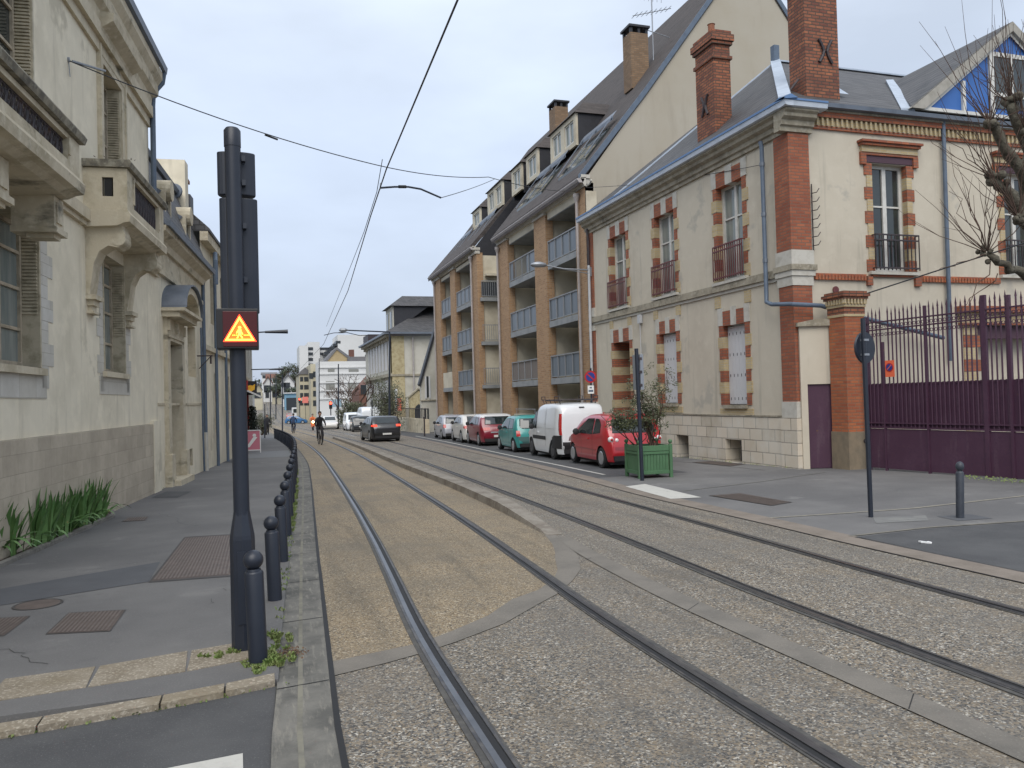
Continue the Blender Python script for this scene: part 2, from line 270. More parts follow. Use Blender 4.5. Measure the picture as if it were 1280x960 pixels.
# ---------------------------------------------------------------- mesh helpers
class MB:
    def __init__(s): s.v = []; s.f = []
    def add(s, vs, fs):
        k = len(s.v); s.v += [tuple(v) for v in vs]; s.f += [tuple(i+k for i in f) for f in fs]; return s
    def box(s, x0, x1, y0, y1, z0, z1):
        vs = [(x,y,z) for z in (z0,z1) for y in (y0,y1) for x in (x0,x1)]
        return s.add(vs, [(0,2,3,1),(4,5,7,6),(0,1,5,4),(2,6,7,3),(0,4,6,2),(1,3,7,5)])
    def poly(s, pts): return s.add(pts, [tuple(range(len(pts)))])
    def prism(s, pts, ax, a, b):
        f = {'x': lambda p,t: (t,p[0],p[1]), 'y': lambda p,t: (p[0],t,p[1]), 'z': lambda p,t: (p[0],p[1],t)}[ax]
        n = len(pts); vs = [f(p,a) for p in pts]+[f(p,b) for p in pts]
        return s.add(vs, [tuple(range(n)), tuple(range(2*n-1,n-1,-1))]+[(i,(i+1)%n,n+(i+1)%n,n+i) for i in range(n)])
    def tube(s, pts, r, n=8, caps=True):
        pts = [Vector(p) for p in pts]; k = len(pts); rs = r if isinstance(r,(list,tuple)) else [r]*k
        vs = []; fs = []; pu = None
        for i, p in enumerate(pts):
            d = (pts[min(i+1,k-1)]-pts[max(i-1,0)]).normalized()
            if pu is None: pu = d.orthogonal().normalized()
            u = (pu-d*pu.dot(d))
            u = u.normalized() if u.length > 1e-6 else d.orthogonal().normalized()
            w = d.cross(u); pu = u
            for j in range(n):
                a = 2*math.pi*j/n; vs.append(p+(u*math.cos(a)+w*math.sin(a))*rs[i])
        for i in range(k-1):
            for j in range(n): fs.append((i*n+j, i*n+(j+1)%n, (i+1)*n+(j+1)%n, (i+1)*n+j))
        if caps: fs += [tuple(range(n-1,-1,-1)), tuple(range((k-1)*n,k*n))]
        return s.add(vs, fs)
    def lathe(s, c, prof, n=20, ax='z'):
        vs = []; fs = []
        for r, z in prof:
            for j in range(n):
                a = 2*math.pi*j/n; u, w = r*math.cos(a), r*math.sin(a)
                vs.append({'z':(c[0]+u,c[1]+w,c[2]+z),'x':(c[0]+z,c[1]+u,c[2]+w),'y':(c[0]+u,c[1]+z,c[2]+w)}[ax])
        k = len(prof)
        for i in range(k-1):
            for j in range(n): fs.append((i*n+j, i*n+(j+1)%n, (i+1)*n+(j+1)%n, (i+1)*n+j))
        fs += [tuple(range(n)), tuple(range((k-1)*n,k*n))]
        return s.add(vs, fs)
    def ball(s, c, r, n=12, sz=1):
        return s.lathe(c, [(max(.001,r*math.sin(math.pi*i/n)), -r*sz*math.cos(math.pi*i/n)) for i in range(n+1)], n+4)
    def leaves(s, c, rad, count, size, shell=.4, rg=rnd, asp=.5):
        for _ in range(count):
            while 1:
                p = Vector((rg.uniform(-1,1), rg.uniform(-1,1), rg.uniform(-1,1)))
                if shell < p.length < 1: break
            p = Vector((p.x*rad[0], p.y*rad[1], p.z*rad[2]))+Vector(c)
            a = Vector((rg.gauss(0,1), rg.gauss(0,1), rg.gauss(0,1))).normalized(); b = a.orthogonal().normalized()
            L = size*rg.uniform(.6,1.3)
            s.add([p-a*L, p-b*L*asp, p+a*L, p+b*L*asp], [(0,1,2,3)])
        return s
    def obj(s, name, m, parent=None, smooth=False, kind=None, fix=True, bevel=0, xf=None):
        me = bpy.data.meshes.new(name)
        if xf: s.v = [tuple(xf(v)) for v in s.v]
        me.from_pydata(s.v, [], s.f)
        if fix:
            bm = bmesh.new(); bm.from_mesh(me); bmesh.ops.recalc_face_normals(bm, faces=bm.faces[:]); bm.to_mesh(me); bm.free()
        me.materials.append(MT[m] if isinstance(m,str) else m)
        if smooth: me.polygons.foreach_set('use_smooth', [True]*len(me.polygons))
        o = bpy.data.objects.new(name, me); COL.objects.link(o)
        if parent: o.parent = parent
        if kind: o['kind'] = kind
        if bevel:
            b = o.modifiers.new('bevel','BEVEL'); b.width = bevel; b.segments = 2; b.limit_method = 'ANGLE'; b.angle_limit = .6
        if smooth and smooth != 'all':
            try:
                me.set_sharp_from_angle(angle=R_(40))
            except Exception: pass
        return o
def thing(name, label, cat, loc=(0,0,0), rz=0, group=None):
    o = bpy.data.objects.new(name, None); COL.objects.link(o); o.location = loc; o.rotation_euler = (0,0,rz)
    o.empty_display_size = .2
    return tag(o, label, cat, group)
def tag(o, label, cat, group=None):
    o['label'] = label; o['category'] = cat
    if group: o['group'] = group
    return o
def copy_tree(o, parent=None):
    c = o.copy(); COL.objects.link(c); c.parent = parent
    for ch in o.children: copy_tree(ch, c)
    return c
def lerp(tab, y):
    """smooth (cubic Hermite) interpolation in a table of (y, x)"""
    if y <= tab[0][0]: return tab[0][1]
    if y >= tab[-1][0]: return tab[-1][1]
    for i in range(len(tab)-1):
        if tab[i][0] <= y <= tab[i+1][0]:
            (y0,x0),(y1,x1) = tab[i],tab[i+1]; h = y1-y0; t = (y-y0)/h
            m0 = (x1-tab[i-1][1])/(y1-tab[i-1][0]) if i > 0 else (x1-x0)/h
            m1 = (tab[i+2][1]-x0)/(tab[i+2][0]-y0) if i+2 < len(tab) else (x1-x0)/h
            return (2*t**3-3*t*t+1)*x0+(t**3-2*t*t+t)*h*m0+(-2*t**3+3*t*t)*x1+(t**3-t*t)*h*m1
SL = .013
def zt(y):                                      # the street falls gently away, then climbs the hill
    if y < 150: return -SL*y
    if y < 250:
        t = y-150; return -1.95-SL*t+.048*t*t/200
    if y < 620: return -.85+.035*(y-250)
    return 12.1+ (y-620)*.004
def at(px, py, Y):                              # a surveyed point of the photograph on the plane y = Y
    w = RM@Vector((px-640, py-480, 1000)); t = Y/w.y; return Vector((w.x*t, Y, EYE+w.z*t))
def gp(px, py):
    w = RM@Vector((px-640, py-480, 1000)); t = -EYE/(w.z+SL*w.y); return Vector((w.x*t, w.y*t, zt(w.y*t)))
YS = [-12,-6,-2,0,1,2,3,3.5,4,4.5,5,5.5,6,6.5,7,7.5,8,8.5,9,9.5,10,10.5,11,12,13,14,15,16,17,18,19,20,22,24,26,28,30,33,36,39,42,45,48,52,56,60,65,70,75,80,85,90,95,100,110,120,130,140,150,165,180,195,210,225,240,255,275,300,330,360,400,450,500,560,620]
def sheet(name, fl, fr, y0, y1, dz, m, kind='structure', parent=None, thick=0):
    ys = [y0]+[y for y in YS if y0 < y < y1]+[y1]; b = MB(); vs = []; fs = []
    L = lambda f, y: lerp(f, y) if isinstance(f, list) else (f(y) if callable(f) else f)
    for y in ys:
        for x in (L(fl,y), L(fr,y)):
            vs.append((x,y,zt(y)+dz))
            if thick: vs.append((x,y,zt(y)+dz-thick))
    n = len(ys)
    if thick:
        for i in range(n-1):
            a = i*4; c = a+4
            fs += [(a,a+2,c+2,c), (a,c,c+1,a+1), (a+2,a+3,c+3,c+2)]
        fs += [(0,1,3,2), (4*n-4,4*n-2,4*n-1,4*n-3)]
    else:
        for i in range(n-1): fs.append((2*i,2*i+1,2*i+3,2*i+2))
    b.add(vs, fs)
    o = b.obj(name, m, parent, fix=bool(thick)); 
    if kind: o['kind'] = kind
    return o
def flat(name, pts, dz, m, kind='structure', thick=0):
    pts = [(p[0],p[1]) for p in pts]
    if thick:
        b = MB(); n = len(pts)
        vs = [(x,y,zt(y)+dz) for x,y in pts]+[(x,y,zt(y)+dz-thick) for x,y in pts]
        b.add(vs, [tuple(range(n)), tuple(range(2*n-1,n-1,-1))]+[(i,(i+1)%n,n+(i+1)%n,n+i) for i in range(n)])
    else: b = MB().poly([(x,y,zt(y)+dz) for x,y in pts])
    o = b.obj(name, m, fix=bool(thick))
    if not thick and o.data.polygons[0].normal.z < 0: o.data.flip_normals()
    if kind: o['kind'] = kind
    return o
# ================================================================ GROUND, TRACKS, KERBS
T1 = [(-12,1.75),(0,1.78),(3.5,1.83),(6,1.9),(8.4,2.06),(11,2.23),(15.4,2.47),(24,2.87),(34,3.27),(50,3.55),(70,3.5),(100,3.1),(150,2.7),(200,2.5),(420,3.5),(620,2)]
BR = [(-12,.30),(4,.36),(5.4,.42),(8.8,.60),(9.8,.65),(14.6,.92),(21.8,1.32),(30,1.7),(45,1.95),(60,1.85),(90,1.2),(120,.7),(200,0),(420,.5),(620,-1)]
BL = [(-12,.0),(4,.03),(5.3,.09),(8.15,.24),(9.9,.34),(14.7,.62),(22,1.0),(30,1.35),(45,1.6),(60,1.5),(90,.85),(120,.35),(200,-.35),(420,.15),(620,-1.4)]
EL = [(-12,6.3),(0,6.4),(5.5,6.54),(7.8,6.60),(9.6,6.70),(13.6,6.85),(18,7.28),(25.4,7.85),(34,8.38),(42,8.9),(55,9.5),(75,10.2),(100,10.6),(200,9.5),(620,9)]
KL = [(10.1,3.67),(10.9,3.72),(13.15,3.87),(17.7,4.08),(24.4,4.22),(40,4.72),(57.5,5.02)]
t1 = lambda y: lerp(T1,y)
t2 = lambda y: lerp(T1,y)+3.07
wallx = lambda y: -2.4+(y-19)*.091 if y < 36.5 else -.81+(y-36.5)*.022
g = MB(); xs = [-600,-60,-15,0,15,60,600]; ys = [-60,-20]+YS[1:]+[900,1500,3000,6000]
vs = [(x,y,zt(y)-.012) for y in ys for x in xs]; fs = []
for i in range(len(ys)-1):
    for j in range(len(xs)-1):
        a = i*len(xs)+j; fs.append((a,a+1,a+1+len(xs),a+len(xs)))
g.add(vs,fs); g.obj('ground','ground',kind='structure',fix=False)
sheet('tram_roadway', BR, EL, -12, 620, 0, 'aggregate')
# ochre tram bed, with the curved grey border that closes it near the viewer
och = [(lerp(BR,5.7),5.7),(1.11,5.89),(1.40,6.10),(1.80,6.44),(2.15,6.89),(2.50,7.15),(2.78,7.50),(3.0,7.95),(3.17,8.47),(3.35,8.95),(3.51,9.47),(3.66,10.15)]
def near_y(x):
    for (x0,y0),(x1,y1) in zip(och,och[1:]):
        if x0 <= x <= x1: return y0+(y1-y0)*(x-x0)/(x1-x0)
    return och[-1][1]
ob = MB(); ysb = [y for y in YS if y >= 10.5 and y <= 150]
ringL = [(lerp(BR,y),y) for y in (10.15,9.5,9,8.5,8,7.5,7,6.5,6)]
ob.poly([(x,y,zt(y)+.004) for x,y in och+ringL])
o = ob.obj('ochre_track_bed','ochre',fix=False,kind='structure')
if o.data.polygons[0].normal.z < 0: o.data.flip_normals()
sheet('ochre_track_bed', BR, lambda y: lerp(KL,y) if y < 57 else t1(y)+1.45, 10.15, 150, .004, 'ochre')
bo = [(.455,5.40),(.8,5.52),(1.11,5.66),(1.38,5.82),(1.85,6.15),(2.30,6.62),(2.66,6.98),(2.95,7.40),(3.22,7.85),(3.48,8.55),(3.62,9.1),(3.72,9.7),(3.80,10.1)]
flat('concrete_border', och+bo[::-1], .006, 'strip')
# long flush concrete strip between the tracks, near the viewer
sheet('concrete_strip', [(-12,3.30),(3,3.36),(6,3.36),(7.6,3.44),(8.9,3.56),(9.9,3.72)], [(-12,3.54),(3,3.57),(6,3.60),(7.6,3.67),(8.9,3.78),(9.9,3.90)], -12, 9.9, .008, 'strip')
for k, y in enumerate((1.2, 3.55, 5.9, 8.2)):
    flat('strip_joint', [(3.37,y),(3.57,y+.17),(3.57,y+.178),(3.37,y+.008)], .010, 'groove')
# gutter band beside the left pavement
sheet('gutter_band', BL, BR, -12, 420, .010, 'concrete_dark')
sheet('gutter_channel', lambda y: lerp(BL,y)*.55+lerp(BR,y)*.45-.018, lambda y: lerp(BL,y)*.55+lerp(BR,y)*.45+.012, -12, 120, .012, mat('channel dirt',(.20,.19,.15),.9,noise=[(6,(.12,.115,.1),.4,.7)]))
sheet('gutter_edge', lambda y: lerp(BR,y), lambda y: lerp(BR,y)+.035, -12, 120, .012, 'groove')
for y in [2.2,3.75,5.25,6.9,8.5,10.2,11.9,13.6,15.4,17.2,19.1,21.1]:
    a, b_ = lerp(BL,y), lerp(BR,y); flat('band_joint', [(a,y),(b_,y+.05),(b_,y+.062),(a,y+.012)], .013, 'groove')
# rails: grooved tram rail, one thing each
def rail(off, tf, label, flip):
    ys = [y for y in YS if y >= -6 and y <= 620]; prof = [(-.078,.010,'rubber'),(-.042,.012,'rail_side'),(-.020,.012,'rail'),(.016,.013,'groove'),(.060,.011,'rail_side'),(.076,.009,'rubber'),(.092,.009,None)]
    prof = [(a,b,c) for a,b,c in prof]
    r = thing('tram_rail', label, 'rail', (tf(3)+off,3,zt(3)))
    parts = {}
    for i in range(len(prof)-1):
        (a,za,m),(b,zb,_) = prof[i],prof[i+1]
        q = parts.setdefault((i,m), MB()); vs = []; fs = []
        dz = {'rail':(0,.006,.006),'groove':(0,-.004,-.004)}.get(m,(0,0,0))
        for y in ys:
            x = tf(y)+off; sgn = -1 if flip else 1
            top = {'rail':.014,'groove':.0065,'rail_side':.0125,'rubber':.0085}[m]
            for xx in ((a,b) if sgn > 0 else (-b,-a)):
                vs.append((x+xx,y,zt(y)+top)); vs.append((x+xx,y,zt(y)-.01))
        n = len(ys)
        for k in range(n-1):
            A = 4*k; C = A+4
            fs += [(A,A+2,C+2,C),(A,C,C+1,A+1),(A+2,A+3,C+3,C+2)]
        q.add(vs,fs)
    names = {0:'joint_filler',1:'rail_shoulder',2:'rail_head',3:'rail_groove',4:'rail_lip',5:'joint_filler'}
    for (i,m),q in parts.items():
        ob_ = q.obj(names[i], m, r, fix=False, xf=lambda v: (v[0]-r.location.x, v[1]-r.location.y, v[2]-r.location.z))
    return r
rail(-.75, t1, 'polished left rail of the near curving track, closest to the bollards', False)
rail(.75, t1, 'right rail of the near curving track, beside the raised median kerb', True)
rail(-.75, t2, 'left rail of the far track, first rail right of the median kerb', False)
rail(.75, t2, 'right rail of the far track, nearest the parked cars', True)
# raised median kerb
kb = MB(); ysk = [10.1,10.5,10.9,11.5,12.3,13.2]+[y for y in YS if 13.5 < y <= 56]+[57.5]; vs = []; fs = []
for i, y in enumerate(ysk):
    h = .012+.12*min(1,max(0,(y-10.1)/2.9))**.8; wd = .30+ (0 if y > 13 else -.10*(13-y)/3)
    if y > 57: h = .02
    x = lerp(KL,y)
    for dx, hh in ((0,0),(.02,h),(wd,h),(wd+.03,0)): vs.append((x+dx,y,zt(y)+hh))
for i in range(len(ysk)-1):
    for j in range(3): a = 4*i+j; fs.append((a,a+1,a+5,a+4))
fs += [(0,1,2,3), tuple(4*(len(ysk)-1)+j for j in (3,2,1,0))]
kb.add(vs,fs); kb.obj('median_kerb', mat('stained kerb stone',(.235,.21,.175),.85,noise=[(2,(.14,.115,.09),.42,.66,8),(14,(.30,.28,.24),.5,.75),(90,(.12,.11,.10),.6,.8,2)],bump=(60,.4,.006)), kind='structure')
# right side: flush kerb band, asphalt, driveway patch, lines
sheet('kerb_band', EL, lambda y: lerp(EL,y)+.42, -12, 100, .006, 'redkerb')
sheet('kerb_band_edge', lambda y: lerp(EL,y)+.0, lambda y: lerp(EL,y)+.018, -12, 60, .009, 'groove')
sheet('pavement', lambda y: lerp(EL,y)+.42, lambda y: 40 if y < 60 else 60, -12, 620, .002, 'asphalt')
flat('driveway_patch', [(6.97,8.14),(8.28,8.22),(9.8,8.05),(13,7.9),(13,3),(6.88,2)], .006, 'asphalt_dark')
sheet('parking_lane', lambda y: lerp(EL,y)+.42, lambda y: lerp(EL,y)+2.9, 17.6, 100, .005, 'asphalt_dark')
def gline(name, pts, w, dz, m):
    for (a,b) in zip(pts,pts[1:]):
        a, b = Vector(a), Vector(b); d = (b-a).normalized(); nrm = Vector((-d.y,d.x))*w/2
        flat(name, [a-nrm,b-nrm,b+nrm,a+nrm], dz, m)
gline('stone_line', [(7.10,10.02),(8.71,9.86),(9.49,9.81),(12.13,10.1)], .07, .008, mat('stone line',(.27,.25,.20),.85,noise=[(8,(.17,.16,.14),.4,.7)]))
gline('stone_line', [(6.98,8.22),(8.28,8.29),(9.72,8.12),(12,8.0)], .06, .010, mat('stone line dark',(.19,.175,.145),.85,noise=[(8,(.12,.115,.10),.4,.7)]))
gline('stone_line', [(7.9,13.9),(10.2,14.6),(12.6,15.6)], .06, .008, mat('crack line',(.16,.155,.14),.85,noise=[(8,(.11,.11,.10),.4,.7)]))
flat('pavement_slab', [(8.0,8.9),(8.75,8.75),(9.1,9.15),(8.35,9.35)], .006, mat('cement patch',(.19,.19,.18),.9,noise=[(6,(.13,.13,.13),.4,.7)]))
flat('pavement_slab', [(9.05,8.55),(9.6,8.5),(9.7,8.95),(9.15,9.0)], .006, MT['patch'])
flat('cycle_marking', [(7.34,15.3),(7.05,12.85),(7.62,12.75),(7.92,15.55)], .010, 'paint')
gline('parking_line', [(8.17,18.2),(8.42,21.9),(8.76,27.6),(9.3,35),(9.78,42),(10.5,55)], .09, .011, 'paint')
gline('cross_line', [(11.6,28.3),(11.9,16.9)], .02, .007, MT['groove'])
# worn lines further down the street
gline('lane_line', [(6.9,60),(7.4,75)], .12, .006, 'paint_worn'); gline('lane_line', [(6.2,84),(6.6,100)], .14, .006, 'paint_worn')
gline('give_way_line', [(4.9,68),(9.2,64)], .25, .009, 'paint_worn')
# left pavement: raised 3 cm, its kerb and the side road at the bottom left
PV = .028
sheet('left_pavement', lambda y: wallx(y)-1.5 if y < 60 else -8, BL, 6.0, 420, PV, 'asphalt', thick=.05)
st0 = [(-5.0,5.42),(-1.58,5.66),(-1.21,5.70),(-.68,5.77),(-.27,5.84),(-.02,5.93),(.13,6.0)]
st1 = [(-5.0,5.98),(-1.72,6.12),(-1.29,6.12),(-.80,6.22),(-.36,6.33),(.13,6.42)]
flat('left_pavement', [(-5,5.3),(.10,5.40),(.13,6.0),(-5.0,6.0)], PV, 'asphalt', thick=.05)
def lst(a, x):
    for (x0,y0),(x1,y1) in zip(a,a[1:]):
        if x0 <= x <= x1: return y0+(y1-y0)*(x-x0)/(x1-x0)
    return a[-1][1]
xs_ = [-5,-3.9,-2.75,-1.62,-1.06,-.48,-.02]
for a, b_ in zip(xs_,xs_[1:]):                     # stone paving strip
    flat('paving_strip', [(a+.006,lst(st0,a)),(b_-.006,lst(st0,b_)),(b_-.03,lst(st1,b_)),(a+.0,lst(st1,a))], PV+.006, 'granite', thick=.03)
k0 = [(-5.0,4.75),(-1.41,5.06),(-.81,5.16),(-.31,5.25),(.085,5.36)]
xs_ = [-5,-3.9,-2.8,-1.75,-1.2,-.58,-.22,.085]
for a, b_ in zip(xs_,xs_[1:]):
    flat('kerb_stone', [(a+.006,lst(k0,a)),(b_-.006,lst(k0,b_)),(b_-.006,lst(k0,b_)+.16),(a+.006,lst(k0,a)+.16)], PV+.006, 'granite', thick=.05)
flat('side_road', [(-30,-12),(.0,-12),(.03,4),(.085,5.36),(-5,4.78),(-30,4.2)], -.004, 'asphalt_dark')
flat('crossing_marking', [(-1.6,4.18),(-.10,4.36),(-.095,4.14),(-.10,3.5),(-1.6,3.4)], .002, 'paint')
flat('asphalt_strip', [(-2.75,9.35),(-1.12,10.35),(-1.10,9.15),(-2.9,8.35)], PV+.004, 'patch')
flat('asphalt_strip', [(-2.2,18.9),(-2.03,20.3),(-1.45,19.9),(-1.64,18.5)], PV+.005, 'asphalt_dark')
flat('asphalt_strip', [(-1.35,31.5),(-1.2,33.2),(-.5,33.0),(-.7,31.3)], PV+.005, 'asphalt_dark')
flat('asphalt_strip', [(lerp(BL,34)-1.9,34),(lerp(BL,34)-.1,34),(lerp(BL,40)-.1,40),(lerp(BL,40)-1.9,40)], PV+.006, mat('pale patch',(.17,.175,.18),.85))
# manhole covers
def manhole(pts, label, dz, nx=22, frame=True, m='iron cover'):
    c = Vector((sum(p[0] for p in pts)/4, sum(p[1] for p in pts)/4)); z = zt(c.y)+dz
    t = thing('manhole_cover', label, 'manhole cover', (c.x,c.y,z), group='cast iron covers in the pavement')
    P = [Vector(p)-c for p in pts]; Z = lambda v: zt(v.y+c.y)+dz-z
    f = lambda u, v: (P[0]*(1-u)+P[3]*u)*(1-v)+(P[1]*(1-u)+P[2]*u)*v
    b = MB()
    for u0,u1,v0,v1 in ((0,1,0,.025),(0,1,.975,1),(0,.02,.025,.975),(.98,1,.025,.975)):
        q = [f(u0,v0),f(u1,v0),f(u1,v1),f(u0,v1)]; b.poly([(p.x,p.y,Z(p)+.004) for p in q])
    b.obj('cover_frame', COVER[1], t, fix=False)
    b = MB()
    q = [f(.02,.025),f(.98,.025),f(.98,.975),f(.02,.975)]; b.poly([(p.x,p.y,Z(p)+.003) for p in q]); b.obj('plate', COVER[0], t, fix=False)
    b = MB()
    for i in range(nx):
        u0 = .03+.94*i/nx; u1 = u0+.94/nx*.5
        q = [f(u0,.04),f(u1,.04),f(u1,.96),f(u0,.96)]; b.poly([(p.x,p.y,Z(p)+.008) for p in q])
    b.obj('tread_ribs', COVER[2], t, fix=False)
    return t
COVER = [mat('rusty plate',(.085,.066,.058),.7,noise=[(6,(.13,.10,.085),.4,.7)]), mat('cover frame',(.045,.04,.038),.6), mat('cover ribs',(.155,.125,.11),.6,noise=[(8,(.10,.08,.07),.4,.7)])]
manhole([(-1.10,9.10),(-1.01,12.34),(-.06,12.25),(-.04,9.02)], 'large ribbed rust-grey cover plate behind the traffic signal mast', PV, 26)
manhole([(-1.64,7.27),(-1.62,8.0),(-1.14,7.90),(-1.15,7.15)], 'small square ribbed cover in the left pavement beside the round lid', PV, 14)
manhole([(-2.45,7.43),(-2.42,8.1),(-1.92,8.02),(-1.95,7.37)], 'square ribbed cover cut by the left edge of the photo', PV, 14)
manhole([(-2.17,14.75),(-2.15,15.3),(-1.82,15.25),(-1.81,14.7)], 'little dark cover in the pavement near the iris bed', PV, 8)
manhole([(7.95,11.15),(7.88,12.95),(8.56,12.96),(8.50,11.35)], 'rusty brown cover plate right of the white pavement marking', .006, 12)
manhole([(11.95,18.5),(11.9,20.4),(12.6,20.5),(12.6,18.8)], 'dark cover plate at the foot of the ashlar wall', .006, 12)
t = thing('round_lid','round cast iron lid in the left pavement above the square covers','manhole cover',(-1.97,8.49,zt(8.49)+PV))
MB().lathe((0,0,0),[(.19,.001),(.19,.005),(.175,.007),(.001,.007)],28).obj('lid', COVER[0], t)
MB().lathe((0,0,0),[(.20,.0005),(.21,.006),(.205,.008),(.195,.006)],28).obj('lid_ring', COVER[1], t)
# soil bed and irises by the left wall
bed = [(-3.5,9.0),(-3.05,10.3),(-2.96,11.04),(-2.78,12.54),(-2.62,14.2),(-2.50,15.6),(-2.62,16.2),(-3.1,16.4),(-4.2,9.0)]
flat('soil_bed', [(x,y) for x,y in bed], PV+.02, 'soil', thick=.04)
e_ = [(-3.48,9.0),(-3.03,10.3),(-2.94,11.04),(-2.76,12.54),(-2.60,14.2),(-2.47,15.6),(-2.58,16.3)]
b = MB()
for (x0,y0),(x1,y1) in zip(e_,e_[1:]):
    b.add([(x0,y0,zt(y0)),(x0+.06,y0,zt(y0)),(x1+.06,y1,zt(y1)),(x1,y1,zt(y1)),(x0,y0,zt(y0)+.085),(x0+.06,y0,zt(y0)+.075),(x1+.06,y1,zt(y1)+.075),(x1,y1,zt(y1)+.085)],[(4,5,6,7),(0,1,5,4),(1,2,6,5),(2,3,7,6),(3,0,4,7)])
b.obj('bed_edging','concrete',kind='structure')
def iris(x, y, n, label, h=.62):
    b = MB(); rg = random.Random(int(x*100+y*1000))
    for _ in range(n):
        a = rg.uniform(0,6.28); rr = rg.uniform(0,.30); bx, by = rr*math.cos(a), rr*math.sin(a)
        a2 = a+rg.uniform(-.8,.8); lean = rg.uniform(.02,.33); L = h*rg.uniform(.55,1.1); w = rg.uniform(.026,.045)
        droop = rg.random() < .15
        pw = a2+math.pi/2+rg.uniform(-.5,.5); vs = []; K = 6
        for k in range(K+1):
            s = k/K; z = L*s*(1-.18*s*(lean*3)) ; off = lean*s**1.6*L*1.3
            if droop: z = L*(s*1.25-s*s*1.05)*.8; off = s*L*.75
            ww = w*(1-s**3)*(.7+.6*s if s < .5 else 1)
            cx, cy = bx+off*math.cos(a2), by+off*math.sin(a2)
            vs += [(cx-ww*math.cos(pw),cy-ww*math.sin(pw),z),(cx+ww*math.cos(pw),cy+ww*math.sin(pw),z)]
        b.add(vs,[(2*k,2*k+1,2*k+3,2*k+2) for k in range(K)])
    o = b.obj('iris_plant','leaf_iris',fix=False); o.location = (x,y,zt(y)+PV+.03)
    return tag(o,label,'plant','iris clumps in the bed by the left wall')
for i,(x,y,n,lb) in enumerate([(-3.35,10.9,60,'iris clump at the near end of the bed, cut by the photo edge'),(-3.15,11.7,60,'second iris clump from the near end of the soil bed'),(-3.02,12.6,60,'third iris clump from the near end of the soil bed'),(-2.92,13.4,60,'fourth iris clump, just past the middle of the bed'),(-2.83,14.3,60,'fifth iris clump, second from the far tip of the bed'),(-2.76,15.15,55,'iris clump at the far pointed tip of the soil bed')]):
    iris(x,y,n+70,lb,.76)
# weeds, moss and leaves round the bollard and in the joints
b = MB(); rg = random.Random(3)
def tuft(x, y, n, h, sp, z=PV):
    for _ in range(n):
        a = rg.uniform(0,6.28); r = sp*math.sqrt(rg.random()); X, Y = x+r*math.cos(a), y+r*math.sin(a); a = rg.uniform(0,6.28); L = h*rg.uniform(.4,1.2)
        w = .002+.004*rg.random(); dx, dy = L*.6*math.cos(a), L*.6*math.sin(a)
        b.add([(X-w,Y,zt(Y)+z),(X+w,Y+w,zt(Y)+z),(X+dx+w,Y+dy,zt(Y)+z+L),(X+dx-w,Y+dy-w,zt(Y)+z+L)],[(0,1,2,3)])
[tuft(.07+rg.gauss(0,.07),5.85+rg.gauss(0,.09),34,.035,.022) for _ in range(26)]; [tuft(-.24+rg.gauss(0,.08),6.13+rg.gauss(0,.05),26,.025,.022) for _ in range(13)]; [tuft(.13+rg.gauss(0,.03),6.35+rg.gauss(0,.12),26,.035,.02) for _ in range(13)]; [tuft(rg.gauss(0,.07),5.68+rg.gauss(0,.05),24,.025,.02) for _ in range(12)]
for y in [7.0+i*.27 for i in range(70)]: 
    if rg.random() < .6: tuft(lerp(BL,y)-.02,y,int(rg.uniform(10,60)) if y > 12 else 8,.03 if y < 12 else .06,.05)
for x in [-1.3+i*.12 for i in range(13)]: tuft(x,lst(k0,x)-.01,5,.015,.03,0)
b.obj('weeds','grass',kind='stuff',fix=False)
b = MB()
for _ in range(170):
    x = .19+rg.gauss(0,.06); y = 5.92+rg.gauss(0,.05); b.leaves((x,y,zt(y)+.03+rg.random()*.02),(.01,.01,.01),1,.012,0,rg)
b.obj('dead_leaves', mat('dead leaves',(.10,.055,.035),.9,noise=[(60,(.2,.15,.1),.45,.6)]),kind='stuff',fix=False)
b = MB()
for y in [17+i*.13 for i in range(90)]:
    if rg.random() < .5:
        for _ in range(5): b.leaves((12.66+rg.gauss(0,.04),y+rg.gauss(0,.05),zt(y)+.03),(.02,.02,.03),1,.02,0,rg)
for _ in range(420):
    y = rg.uniform(9.5,13.0); b.leaves((13.9+rg.gauss(0,.12)-(y-12)*.02,y,zt(y)+.03),(.03,.03,.035),1,.025,0,rg)
for y in [8+i*.1 for i in range(150)]:
    if rg.random() < .35: b.leaves((wallx(y)+.02,y,zt(y)+.04),(.02,.03,.02),3,.012,0,rg)
b.obj('wall_foot_weeds','grass',kind='stuff',fix=False)
sp_ = MB(); rs_ = random.Random(51)
for _ in range(240):
    if rs_.random() < .6: y = rs_.uniform(5.5,30); x = rs_.uniform(wallx(y)+.3,lerp(BL,y)-.05); z = zt(y)+PV+.002
    else: y = rs_.uniform(8.5,24); x = rs_.uniform(lerp(EL,y)+.6,12.4); z = zt(y)+.012
    r = rs_.uniform(.006,.018); k = [(x+r*rs_.uniform(.6,1)*math.cos(a),y+r*rs_.uniform(.6,1)*math.sin(a),z+.003) for a in (0,.9,1.8,2.7,3.6,4.5,5.4)]; sp_.poly(k)
sp_.obj('gum_specks',mat('gum speck',(.22,.215,.20),.8,noise=[(5,(.07,.065,.06),.45,.55)]),kind='stuff',fix=False)
ck = MB()
